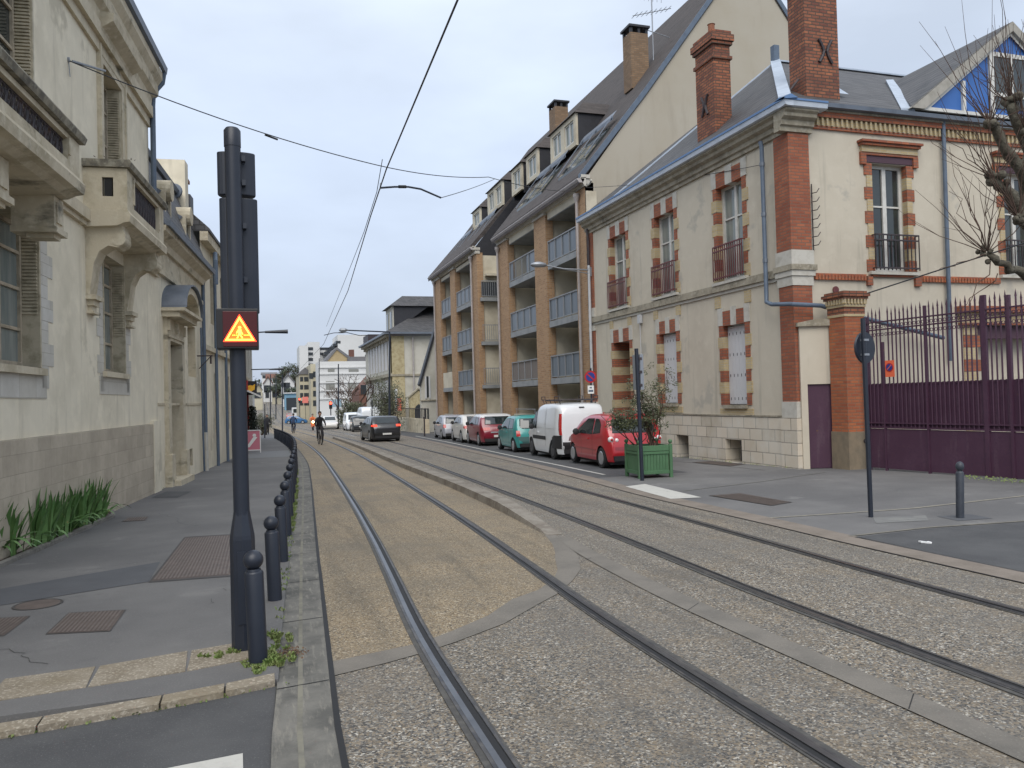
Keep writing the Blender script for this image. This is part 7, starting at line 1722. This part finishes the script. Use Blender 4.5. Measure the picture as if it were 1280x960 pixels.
SJ = dict(RJ); SJ.update(pelvis=(0,.35,.92),waist=(0,.3,1.08),chest=(0,.2,1.32),neck=(0,.16,1.48),headbase=(0,.14,1.54),shL=(-.2,.18,1.36),elL=(-.3,0,1.14),haL=(-.3,-.3,1.12),shR=(.2,.18,1.36),elR=(.3,0,1.14),haR=(.3,-.3,1.12),hipL=(-.1,.3,.86),knL=(-.17,-.08,.80),anL=(-.15,-.1,.42),toL=(-.15,-.22,.38),hipR=(.1,.3,.86),knR=(.17,-.08,.80),anR=(.15,-.1,.42),toR=(.15,-.22,.38))
person('scooter rider in an orange jacket and dark helmet',SJ,EDG,RAD,None,(xc,yc,zt(yc)),0,'orange',(0,.1,1.66),helmet='black')
# ================================================================ FARTHER BUILDINGS AND TREES
def tint(n,m): return MT[m]
def wins(bm_, mapf, us, zs, w, h, d=.0, proud=.03):
    for u in us:
        for z in zs: mbox(bm_,mapf,u,u+w,z,z+h,-proud,d)
# house with white-shuttered windows between columns
h3 = thing('shuttered_house','old stone house with rows of white shutters, tan corner stones and slate hip roof','house',(13.2,81,-1.2))
H0 = Vector(h3.location); m3f = lambda u,z,d: (d,u-H0.y,z-H0.z); m3s = lambda u,z,d: (u-H0.x,d,z-H0.z)
FL = 21.0
ops = [(82.6+k*2.25,83.6+k*2.25,5.0,8.0) for k in range(7)]+[(82.6+k*2.25,83.6+k*2.25,1.2,4.0) for k in range(7)]
wall_open(None,(81,81+FL-1),-1.4,8.4,ops,.35,'pale_wall','street_wall',h3,mapf=m3f)
b = MB(); [mbox(b,m3f,o[0],o[1],o[2],o[3],.25,.3) for o in ops]; b.obj('window','glass',h3)
b = MB()
for o in ops: mbox(b,m3f,o[0]-.42,o[0]-.02,o[2],o[3],-.09,0); mbox(b,m3f,o[1]+.02,o[1]+.42,o[2],o[3],-.09,0)
b.obj('shutter','shutter_white',h3)
b = MB(); b.box(0,12,0,.3,-.2,9.6); b.obj('side_wall','pale_wall',h3)
b = MB(); b.box(-.08,1.3,-.08,.0,-.2,9.6); b.box(-.08,0,-.08,1.1,-.2,9.6); b.obj('corner_stones','stone_tan',h3)
b = MB(); mbox(b,m3f,80.9,101,4.25,4.6,-.3,0); mbox(b,m3f,80.9,101,8.3,8.7,-.55,0); mbox(b,m3s,13.0,25,4.3,4.5,-.15,0); b.obj('string_course','b1_cornice',h3)
b = MB()
for k in range(16): u = 81.5+k*1.22; mbox(b,m3f,u,u+.3,7.95,8.3,-.35,0); mbox(b,m3f,u,u+.3,3.95,4.25,-.2,0)
b.obj('cornice_brackets','b1_cornice',h3)
b = MB(); x0,x1,y0,y1,zb = -.7,13,-.7,FL-.5,9.95; zr_ = 13.9
b.add([(x0,y0,zb),(x1,y0,zb),(x1,y1,zb),(x0,y1,zb),(6.2,6.0,zr_),(6.2,y1-6,zr_)],[(0,1,4),(1,2,5,4),(2,3,5),(3,0,4,5),(0,3,2,1)]); b.obj('roof','slate',h3)
b = MB(); b.box(x0-.1,x1,y0-.1,y1,9.75,9.95); b.obj('gutter','zinc',h3)
b = MB(); b.box(.6,.8,2.2,6.8,10.1,12.9); d = b.obj('dormer','pale_wall',h3)
b = MB(); b.box(.55,.6,2.8,3.8,10.5,12.4); b.box(.55,.6,5.2,6.2,10.5,12.4); b.obj('dormer_window','glass',d)
b = MB(); b.prism([(.7,10.2),(.7,12.9),(4.4,12.9)],'y',2.1,2.2); b.obj('dormer_cheek','slate_black',d)
b = MB(); b.add([(.2,1.8,12.9),(.2,7.2,12.9),(5.6,7.2,12.9),(5.6,1.8,12.9),(1.8,3.2,14.1),(1.8,5.8,14.1),(5.6,5.8,14.1),(5.6,3.2,14.1)],[(0,1,2,3),(0,1,5,4),(1,2,6,5),(2,3,7,6),(3,0,4,7),(4,5,6,7)]); b.obj('dormer_roof','slate',d)
b = MB(); b.box(5.4,7.0,1.2,2.2,11.5,15.4); b.box(7.8,9.0,1.5,2.4,12.5,16.2); b.obj('chimney','pale_wall',h3)
b = MB(); b.box(-.05,2.2,17,21.5,9.95,11.2); b.obj('roof_terrace_rail','iron',h3)
b = MB(); b.tube([(2.2,-.15,9.6),(2.2,-.15,.3)],.08,8); b.obj('downpipe','pvc',h3)
# arched portal beside it
h4 = thing('gabled_annex','narrow annex with a sloping dark roof edge and two tall slit windows','annex',(12.72,64.0,-.9))
b = MB(); b.prism([(0,-.5),(6,-.5),(6,12),(2.6,12),(.05,3.9)],'y',0,.5); b.obj('wall','pale_wall',h4)
b = MB(); b.add([(-.02,-.15,3.8),(2.6,-.15,12.1),(2.6,.6,12.1),(-.02,.6,3.8),(-.14,-.15,3.95),(2.45,-.15,12.2),(2.45,.6,12.2),(-.14,.6,3.95)],[(0,1,2,3),(4,5,6,7),(0,1,5,4),(0,4,7,3),(3,2,6,7)]); b.obj('roof','slate_black',h4)
b = MB()
for x in (.50,): b.box(x,x+.16,-.05,0,2.9,4.6)
for x in (.25,.5): b.box(x,x+.12,-.05,0,.4,2.0)
b.obj('slit_window','far_win',h4)
b = MB(); b.box(.36,.48,-.1,-.0,2.8,4.6); b.box(.68,.80,-.1,0,2.8,4.6); b.obj('shutter','shutter_white',h4)
b = MB(); b.box(-.1,4,-.12,0,2.6,2.7); b.obj('string_course','b1_cornice',h4)
h5 = thing('portal','small stone portal with a pointed pediment and arched dark doorway','portal',(14.4,78.2,-1.1)); h5.scale = (.66,.66,.72)
b = MB(); b.prism([(0,0),(2.8,0),(2.8,4.4),(1.4,5.4),(0,4.4)],'y',0,.8); b.obj('wall','stone_tan',h5)
b = MB(); b.prism([(.75+.0,.3),(2.05,.3),(2.05,2.6),(1.85,3.2),(1.4,3.5),(.95,3.2),(.75,2.6)],'y',-.04,.0); b.obj('doorway','far_win',h5)
b = MB(); b.prism([(-.2,4.3),(1.4,5.5),(3.0,4.3),(3.0,4.5),(1.4,5.75),(-.2,4.5)],'y',-.2,.8); b.obj('pediment','b1_cornice',h5)
t = thing('low_wall','low mossy garden wall with railings in front of the shuttered house','wall',(12.3,60.5,-.85))
b = MB(); b.box(0,.35,0,34,-.4,1.15); b.obj('wall','left_trim',t)
b = MB()
for k in range(60): b.box(.14,.18,.3+k*.56,.34+k*.56,1.15,2.0)
b.box(.13,.19,0,34,1.9,1.96); b.obj('railing','iron',t)
t = thing('notice_board','orange and white notice on the wall by the portal','sign',(12.28,70.5,1.0)); b = MB(); b.box(-.1,-.02,0,1.8,-.1,1.0); b.obj('orange_panel','orange_paint',t); b = MB(); b.box(-.1,-.02,1.9,2.9,-.2,1.9); b.obj('white_panel','white_paint',t)
for x,y in ((11.75,53.5),(11.95,54.6)):
    t = thing('street_post',('left' if x < 11.8 else 'right')+' short dark post just behind the silver parked car','post',(x-.9,y,zt(y)),0,'short posts behind the silver car'); b = MB(); b.tube([(0,0,0),(0,0,1.25)],.04,8); b.obj('post','iron',t); b = MB(); b.ball((0,0,1.27),.055,6); b.obj('cap','iron',t)

def block(name,label,cat,px0,px1,ptop,Y,depth,m,pbot=None,winm=None):
    a, c = at(px0,ptop,Y), at(px1,ptop,Y); z0 = zt(Y)-2; t = thing(name,label,cat,((a.x+c.x)/2,Y,z0)); w = (c.x-a.x)/2; h = max(a.z,c.z)-z0
    b = MB(); b.box(-w,w,0,depth,0,h); b.obj('walls',m,t); return t,w,h,a
# white lower house and cream gabled house behind (at the junction)
Y = 150
t,w,h,a = block('white_house','white three-storey flat-topped house at the junction with ribbed string courses','house',398,472,452,Y,14,'far_white')
b = MB()
for k,pz in enumerate((459,467,478,488,498)): z = at(430,pz,Y).z-t.location.z; b.box(-w-.15,w+.1,-.18,0,z-.12,z+.12)
b.obj('string_course','far_white',t)
b = MB()
for px,pz,ww,hh in ((414,463,1.2,.5),(442,463,1.8,.5),(413,484,1.6,2.2),(440,485,1.6,2.0),(456,485,1.3,2.0)): p = at(px,pz,Y); x = p.x-t.location.x; z = p.z-t.location.z; b.box(x-ww/2,x+ww/2,-.05,0,z-hh/2,z+hh/2)
b.obj('window',mat('pale grey glass',(.22,.22,.20),.5),t)  # one even grey for all these windows
b = MB()
for px in (402,411,434,447): p = at(px,507,Y); x = p.x-t.location.x; b.box(x-.9,x+.9,-.06,0,.3,3.2)
b.obj('shop_door','far_win',t)
b = MB(); b.box(-w+6,w,1,12,h,h+.9); b.obj('roof','far_roof',t)
Y = 158
t,w,h,a = block('gabled_house','cream house with an ochre gable end rising behind the white junction house','house',388,446,455,Y,16,'far_cream')
pk = at(421,437,Y-.5); l_ = at(388,457,Y-.5); r_g = at(449,452,Y-.5)
b = MB(); L = t.location; b.prism([(l_.x-L.x+2.2,l_.z-L.z),(pk.x-L.x,pk.z-L.z),(r_g.x-L.x,r_g.z-L.z-.6),(r_g.x-L.x,2),(l_.x-L.x+2.2,2)],'y',-.3,.0); b.obj('gable','far_ochre',t)
b = MB(); b.prism([(l_.x-L.x+1.9,l_.z-L.z),(pk.x-L.x,pk.z-L.z+.5),(r_g.x-L.x+.4,r_g.z-L.z-.6),(r_g.x-L.x,r_g.z-L.z-1.0),(pk.x-L.x,pk.z-L.z),(l_.x-L.x+2.2,l_.z-L.z-.4)],'y',-.5,12); b.obj('roof','far_roof',t)
b = MB()
for px,pz in ((394,468),(394,480),(394,492),(394,504),(389,470)): p = at(px,pz,Y); x = p.x-L.x; z = p.z-L.z; b.box(x-.4,x+.4,-.06,0,z-.55,z+.55)
b.obj('window','far_win',t)
p = at(441,440,Y); b = MB(); b.box(p.x-L.x-.5,p.x-L.x+.5,2,3,h-4,p.z-L.z+.6); b.obj('chimney','far_redroof',t)
t,w,h,a = block('corner_house','narrow pale house left of the cream gabled house','house',374,389,468,165,14,'far_cream')
b = MB(); L = t.location; 
for px in (377,382,386):
    for pz in (474,484,494,504): p = at(px,pz,165); b.box(p.x-L.x-.3,p.x-L.x+.3,-.05,0,p.z-L.z-.45,p.z-L.z+.45)
b.obj('window','far_win',t); b = MB(); b.prism([(-w-.3,h),(0,h+1.4),(w+.3,h)],'y',-.3,13); b.obj('roof','far_roof',t)
# brick gable in front of the white house
p0 = at(447,500,118); t = thing('brick_outbuilding','red brown sloping brick gable between the bare bush and shuttered house','outbuilding',(p0.x,118,zt(118)-1))
q0, q1 = at(449,489,118), at(472,463,118); L = t.location
b = MB(); b.prism([(q0.x-L.x,0),(q1.x-L.x+3,0),(q1.x-L.x+3,q1.z-L.z),(q1.x-L.x,q1.z-L.z),(q0.x-L.x,q0.z-L.z)],'y',0,10); b.obj('wall','far_redroof',t)
b = MB(); p = at(456,487,118); b.box(p.x-L.x-.6,p.x-L.x+.6,-.05,0,p.z-L.z-.7,p.z-L.z+.7); b.obj('window','far_win',t)
# white modern apartment tower behind
Y = 330
t = thing('apartment_tower','large white modern apartment slab behind the gabled house','apartment building',(at(420,500,Y).x,Y,zt(Y)-8)); L = t.location
def bl(px0,px1,ptop,y0,y1,name='wing'):
    a, c = at(px0,ptop,Y), at(px1,ptop,Y); b = MB(); b.box(a.x-L.x,c.x-L.x,y0,y1,0,a.z-L.z); return b.obj(name,'far_white',t)
bl(374,385,432,0,20); bl(385,400,427,2,22); bl(400,424,434,4,22); bl(420,470,420,-6,16); bl(468,500,424,-4,16)
b = MB(); 
for px in (388.5,): 
    for pz in (435.5,442,449,456): p = at(px,pz,Y); b.box(p.x-L.x-1,p.x-L.x+1,1.9,2,p.z-L.z-.6,p.z-L.z+.6)
for px,wd in ((408,3.2),):
    for pz in (435,441.5): p = at(px,pz,Y); b.box(p.x-L.x-wd,p.x-L.x+wd,3.9,4,p.z-L.z-.5,p.z-L.z+.5)
for pz in (426.5,435.5,445): p = at(458,pz,Y-6); b.box(p.x-L.x-.6,p.x-L.x+.6,-6.1,-6,p.z-L.z-.4,p.z-L.z+.4)
for i in range(5): p = at(421-i*3.6,429+i*3.4,Y); b.box(p.x-L.x-.9,p.x-L.x+.9,-6.1+i*.0,3.9,p.z-L.z-.5,p.z-L.z+.5)
b.obj('window','far_win',t)
# hill houses at the end of the street
def hill_house(label,px0,px1,peave,ppeak,Y,m,rm='far_roof',winp=(),gable=True):
    a, c = at(px0,peave,Y), at(px1,peave,Y); z0 = zt(Y)-4; t = thing('hill_house',label,'house',((a.x+c.x)/2,Y,z0),0,'houses on the far hill'); L = t.location; w = (c.x-a.x)/2; h = a.z-z0; pk = at((px0+px1)/2,ppeak,Y).z-z0
    b = MB(); b.box(-w,w,0,w*2.2,0,h)
    if gable: b.prism([(-w,h),(0,pk),(w,h)],'y',0,w*2.2)
    b.obj('walls',m,t)
    b = MB(); e = w*.1
    if gable: b.prism([(-w-e,h-e),(0,pk+.1),(w+e,h-e),(w+e,h+e),(0,pk+.8),(-w-e,h+e)],'y',-.6,w*2.2+.6)
    else: b.prism([(-.5,h),(w*1.1,pk),(w*2.2+.5,h)],'x',-w-e,w+e)
    b.obj('roof',rm,t)
    b = MB()
    for px,pz,ww,hh in winp: p = at(px,pz,Y); x = p.x-L.x; z = p.z-L.z; b.box(x-ww/2,x+ww/2,-.15,0,z-hh/2,z+hh/2)
    if winp: b.obj('window','far_win',t)
    return t
hill_house('white gabled house on the far hill, above the blue car',352,368,479,469,300,'far_white',winp=((354,481,1.6,1.6),(359,481,2,1.6),(358,487,2,2),(355,495,1.5,2)))
hill_house('white house with a steep red roof on the far hill, left of the poles',329,341,480,472,360,'far_white','far_redroof',((332,486,1.5,3),(336,486,1.5,3),(334,493,1.5,3)))
hill_house('long low roofed house behind the far hill poles',333,352,473,467,430,'far_white','far_redroof',((338,476,1.5,1.5),(343,476,1.5,1.5)),False)
hill_house('pale house partly hidden behind bare trees on the far hill',340,352,486,480,330,'far_cream','far_roof',((343,492,1.5,3),(348,492,1.5,3)),False)
hill_house('flat roofed pale building crowning the far hill',327,346,468,465,560,'far_white','far_roof',((330,471,2,2),(336,471,2,2),(342,471,2,2)),False)
hill_house('cream house at the left foot of the far hill',318,328,488,480,280,'far_cream','far_roof',((320,494,1,2),(324,494,1,2)))
t,w,h,a = block('blue_shop','low blue shop building at the foot of the far hill','shop',356,372,492,270,8,mat('blue shopfront',(.16,.30,.40),.7))
b = MB(); b.box(-w*.8,w*.8,-.1,0,2.0,h-1.4); b.obj('shop_window','far_win',t); b = MB(); b.box(-w-.3,w+.3,-.6,8,h,h+.3); b.obj('roof','far_white',t)
t = thing('parked_truck','grey white truck front parked by the far cream house','truck',(at(372,512,200).x,200,zt(200)))
b = MB(); b.box(-1.2,1.2,0,5,.6,2.9); b.obj('body','far_white',t,bevel=.1); b = MB(); b.box(-1.0,1.0,-.05,0,1.7,2.6); b.obj('windscreen','car_glass',t); b = MB(); b.lathe((-1,.9,.5),[(.5,-.15),(.5,.15)],12,'x'); b.lathe((1,.9,.5),[(.5,-.15),(.5,.15)],12,'x'); b.obj('wheel','tyre',t)
# traffic lights
def tlight(px,pbase,plamp,label,Y):
    p = at(px,pbase,Y); q = at(px,plamp,Y); t = thing('traffic_light',label,'traffic light',(p.x,Y,zt(Y))); h = q.z-zt(Y)
    b = MB(); b.tube([(0,0,0),(0,0,h-.2)],.07,8); b.obj('post','navy',t)
    b = MB(); b.box(-.2,.2,-.1,.1,h-.75,h+.25); b.obj('signal_head','black',t)
    b = MB(); b.lathe((0,-.13,h),[(.17,-.02),(.17,.02)],14,'y'); b.obj('red_lamp',mat('red signal lamp',(1,.05,.02),emis=((1,.06,.03),3)),t)
    return t
tlight(414,537,504,'near red traffic light beside a pale sign, left of the tall pole',108)
tlight(375,527,499,'farther red traffic light against the pale corner house',160)
p = at(421,504,107); t = thing('direction_sign','pale blue direction sign beside the near red traffic light','road sign',(p.x,107,zt(107))); b = MB(); b.box(-.6,.6,-.05,0,p.z-zt(107)-.5,p.z-zt(107)+.5); b.obj('panel',mat('pale sign blue',(.30,.42,.50),.5),t); b = MB(); b.box(-.05,.05,0,.05,0,p.z-zt(107)-.5); b.obj('post','navy',t)
t = thing('red_sign','pale red lit sign next to the farther traffic light','road sign',(at(377,501,159).x+.5,159,zt(159))); b = MB(); hh = at(377,500,159).z-zt(159); b.box(-.35,.75,-.05,0,hh-.6,hh+.6); b.obj('panel',mat('salmon sign',(.7,.2,.16),.5),t); b = MB(); b.box(.15,.22,0,.05,0,hh-.6); b.obj('post','navy',t)
# ---------------------------------------------------------------- trees
def bare_tree(name,label,loc,H,spread,seed,r0=.12,levels=4,leafm=None,nleaf=0,ls=.1,start=.25,group=None,tw=.008):
    rg = random.Random(seed); t = thing(name,label,'tree' if 'tree' in name else 'shrub',loc,0,group); b = MB(); tips = []
    def grow(p,d,L,r,lv):
        q = p+d*L; m_ = p.lerp(q,.5)+Vector((rg.gauss(0,1),rg.gauss(0,1),rg.gauss(0,1)))*L*.06
        b.tube([p,m_,q],[r,r*.85,max(tw,r*.65)],5 if lv < levels else 7)
        if lv == 0: tips.append(q); return
        for k in range(rg.choice((2,3,3))):
            nd = (d+Vector((rg.gauss(0,1),rg.gauss(0,1),rg.gauss(.15,.6)))*spread).normalized(); grow(q if k else q.lerp(m_,.1),nd,L*rg.uniform(.6,.85),max(tw,r*.62),lv-1)
    tr = MB(); tr.tube([(0,0,0),(rg.gauss(0,.05),rg.gauss(0,.05),H*start)],[r0*1.2,r0],8); tr.obj('trunk','bark',t)
    for k in range(4 if levels > 3 else 5): grow(Vector((0,0,H*start*.95)),Vector((rg.gauss(0,.5),rg.gauss(0,.5),1)).normalized(),H*.24,r0*.7,levels)
    b.obj('branches','twig',t,fix=False)
    if leafm:
        f = MB()
        for q in tips: f.leaves(q,(ls*3,ls*3,ls*2.4),nleaf,ls,0,rg)
        f.obj('crown',leafm,t,fix=False)
    return t
def bush(label,loc,rx,rz_,n,ls,m,seed,name='bush'):
    rg = random.Random(seed); t = thing(name,label,'bush',loc); b = MB(); s = MB()
    for k in range(22):
        a = rg.uniform(0,6.28); q = (rx*rg.uniform(.2,.9)*math.cos(a),rx*.8*rg.uniform(.2,.9)*math.sin(a),rz_*rg.uniform(.3,1)); stem_path(s,(rg.gauss(0,.2),rg.gauss(0,.2),0),q,.04,.012,4,.1,rg)
        for _ in range(3):
            q2 = Vector(q)+Vector((rg.gauss(0,rx*.2),rg.gauss(0,rx*.2),rg.gauss(0,rz_*.15))); s.tube([q,q2],.012,4); b.leaves(q2,(rx*.28,rx*.28,rz_*.2),n//60,ls,.1,rg)
    s.obj('stems','twig',t,fix=False); b.obj('foliage',m,t,fix=False); return t
p = gp(478,546); bush('tall loose grey-green bush behind the black moving car',(10.6,67,zt(67)),1.5,3.6,5000,.07,'leaf_olive',21)
bush('rounded green bush beside the white vans',(10.3,92,zt(92)),1.7,2.6,3600,.10,'leaf_olive',22)
bare_tree('bare_tree','bare brown shrubby tree behind the white vans, before the brick outbuilding',(11.5,96,zt(96)),7.2,.55,31,.14,4,tw=.02)
bare_tree('bare_tree','thin bare tree right of the tall slim pole',(10.8,104,zt(104)),6.0,.5,33,.10,4,tw=.02)
rg = random.Random(12)
far = [(352,478,471,230,9),(360,470,470,260,12),(372,466,465,250,10),(381,462,464,255,10),(366,462,470,330,16),(347,470,472,300,8),(390,466,464,250,7)]
for i,(px,pt,pb,Y,n) in enumerate([(345,480,500,330,0),(352,466,500,360,0),(362,456,505,350,0),(371,452,505,340,0),(379,450,500,345,0),(387,455,500,335,0),(366,484,505,290,0)]):
    top = at(px,pt,Y); z0 = zt(Y); H = top.z-z0
    bare_tree('bare_tree',['bare tree at the left of the far tree line','second bare tree from the left in the far tree line','tall bare tree left of centre in the far tree line','tallest bare tree of the far line, left of the white tower','bare tree in front of the white tower wing','bare tree beside the cream gabled house','low brown tree above the blue shop'][i],(top.x,Y,z0),H,.5,40+i,.3,4,leafm='leaf_far',nleaf=5,ls=.35,group='bare trees on the far hill',tw=.06)
p = at(328,506,75); bush('low green shrub on the left pavement beyond the walking person',(p.x,75,zt(75)),.9,1.6,1800,.06,'leaf_olive',25)
# distant wooded ridge
b = MB(); rg = random.Random(2)
for k in range(900):
    x = rg.uniform(-240,260); y = rg.uniform(640,700); b.leaves((x,y,13+rg.uniform(0,7)),(7,7,5),6,1.6,.1,rg)
b.obj('distant_wood','leaf_far',kind='stuff',fix=False)
# pollarded plane tree at the right edge, behind the gate
t = thing('plane_tree','pollarded leafless plane tree with knobbly branch ends reaching in from the right edge','tree',(17.6,12.9,-.2))
b = MB(); O = Vector(t.location); rg = random.Random(77)
b.tube([(0,0,0),(-.05,0,1.8),(-.2,.05,3.4)],[.34,.26,.24],12); b.obj('trunk','bark',t,smooth=True)
b = MB(); kn = []
def limb(pts,rs):
    P = [Vector(p)-O for p in pts]; Q = []
    for i in range(len(P)-1):
        for k in range(3): Q.append(P[i].lerp(P[i+1],k/3)+Vector((rg.gauss(0,.03),rg.gauss(0,.03),rg.gauss(0,.03))))
    Q.append(P[-1]); n = len(Q); R = [(rs[0]+(rs[1]-rs[0])*i/(n-1))*.78+rg.uniform(-.016,.022) for i in range(n)]; b.tube(Q,R,9); kn.append((Q[-1],rs[1]))
limb([(17.4,12.95,3.2),(16.6,12.8,4.2),(15.75,12.6,4.9),(15.3,12.55,5.15),(14.95,12.5,5.6),(14.55,12.5,5.95)],(.22,.13))
limb([(16.6,12.8,4.2),(15.9,12.7,5.4),(15.25,12.55,6.2),(14.85,12.5,6.62),(14.45,12.5,7.08)],(.20,.11))
limb([(17.2,12.9,3.4),(16.2,12.7,3.75),(15.2,12.5,4.02),(14.7,12.5,4.15),(14.25,12.5,4.42)],(.17,.08))
limb([(15.9,12.7,5.4),(15.6,12.6,6.6),(15.2,12.5,7.2),(15.05,12.5,7.55)],(.17,.12))
limb([(15.9,12.7,5.4),(15.5,12.3,5.35),(15.0,12.2,5.45),(14.75,12.2,5.1)],(.13,.09))
limb([(15.25,12.55,6.2),(15.5,12.4,6.5),(15.35,12.4,6.9)],(.14,.13))
for q,r in kn:
    for _ in range(9): b.ball(q+Vector((rg.gauss(0,.07),rg.gauss(0,.07),rg.gauss(0,.07))),r*rg.uniform(.4,.85),6)
b.obj('branches','bark',t,smooth='all')
b = MB()
for q,r in kn:
    for _ in range(17):
        a = rg.uniform(0,6.28); el = rg.uniform(.15,1.45); L = rg.uniform(.9,2.3); d = Vector((math.cos(a)*math.cos(el)-.15,math.sin(a)*math.cos(el)*.6,math.sin(el))).normalized()
        p = q+d*r*.6; pts = [p]
        for k in range(1,5): pts.append(p+d*L*k/4+Vector((rg.gauss(0,.04),rg.gauss(0,.04),.04*k*k*.6)))
        b.tube(pts,[.011,.009,.007,.005,.003],4)
        if rg.random() < .5: m_ = pts[2]; e = m_+(d+Vector((rg.gauss(0,.5),rg.gauss(0,.3),rg.gauss(0,.4)))).normalized()*L*.4; b.tube([m_,e],[.006,.003],4)
for p0,p1 in (((14.25,12.5,4.4),(12.9,12.5,4.0)),((14.3,12.5,4.4),(13.2,12.4,5.6)),((14.6,12.5,5.9),(13.2,12.5,6.8)),((14.2,12.4,4.2),(13.4,12.4,2.9)),((14.5,12.5,4.0),(13.3,12.4,3.2))):
    stem_path(b,Vector(p0)-O,Vector(p1)-O,.012,.004,6,.06,rg)
b.obj('shoots','twig',t,fix=False)
catw('wire','thin dark red rod running up from the gate pillar across the side wall',[(13.9,15.9,3.95),(15.6,14.6,4.55),(17.5,13.2,5.2)],.016,0)

# ================================================================ far-apart pieces of one mesh become parts of their own
KEEP = ('foliage','leaves','crown','branches','shoots','twig','louvres','bar_grille','weeds','stems','spokes','string_course','shutter_slot','body','person','grass','wood','text','stud','tread','figure','joint','crack','speck')
def split_parts():
    for o in [o for o in SC.objects if o.type == 'MESH' and o.parent and not any(m.type != 'BEVEL' for m in o.modifiers)]:
        if any(k in o.name for k in KEEP): continue
        me = o.data; n = len(me.vertices)
        if n > 30000 or not n: continue
        p = list(range(n))
        def find(i):
            while p[i] != i: p[i] = p[p[i]]; i = p[i]
            return i
        for e in me.edges:
            a, b = find(e.vertices[0]), find(e.vertices[1])
            if a != b: p[a] = b
        isl = {}
        for i in range(n): isl.setdefault(find(i),[]).append(i)
        if not 1 < len(isl) <= 260: continue
        roots = list(isl); bb = []
        s = o.matrix_world.to_scale()
        for r in roots:
            vs = [me.vertices[i].co for i in isl[r]]
            bb.append((Vector([min(v[k] for v in vs)*s[k] for k in range(3)]),Vector([max(v[k] for v in vs)*s[k] for k in range(3)])))
        q = list(range(len(roots)))
        def fq(i):
            while q[i] != i: q[i] = q[q[i]]; i = q[i]
            return i
        for i in range(len(roots)):
            for j in range(i):
                if fq(i) == fq(j): continue
                gap = math.sqrt(sum(max(0,bb[i][0][k]-bb[j][1][k],bb[j][0][k]-bb[i][1][k])**2 for k in range(3)))
                big = max(max(bb[i][1]-bb[i][0]),max(bb[j][1]-bb[j][0]))
                if gap <= max(.02,.5*big): q[fq(i)] = fq(j)
        cl = {}
        for i,r in enumerate(roots): cl.setdefault(fq(i),[]).append(r)
        if not 1 < len(cl) <= 40: continue
        root_of = {}
        for c,(k,rs) in enumerate(cl.items()):
            for r in rs: root_of[r] = c
        vc = [root_of[find(i)] for i in range(n)]; base = o.name.split('.')[0]; sm = bool(me.polygons and me.polygons[0].use_smooth)
        new = []
        for c in range(len(cl)):
            ids = [i for i in range(n) if vc[i] == c]; mp_ = {i:k for k,i in enumerate(ids)}
            m2 = bpy.data.meshes.new(base); m2.from_pydata([me.vertices[i].co[:] for i in ids],[],[tuple(mp_[v] for v in f.vertices) for f in me.polygons if vc[f.vertices[0]] == c])
            for m_ in me.materials: m2.materials.append(m_)
            if sm:
                m2.polygons.foreach_set('use_smooth',[True]*len(m2.polygons)); m2.set_sharp_from_angle(angle=R_(40))
            new.append(m2)
        o.data = new[0]
        for m2 in new[1:]:
            c2 = bpy.data.objects.new(base,m2); COL.objects.link(c2); c2.parent = o.parent; c2.location = o.location; c2.rotation_euler = o.rotation_euler; c2.scale = o.scale
            for md in o.modifiers:
                b2m = c2.modifiers.new('bevel','BEVEL'); b2m.width = md.width; b2m.segments = md.segments; b2m.limit_method = 'ANGLE'; b2m.angle_limit = md.angle_limit
bpy.context.view_layer.update()
split_parts()
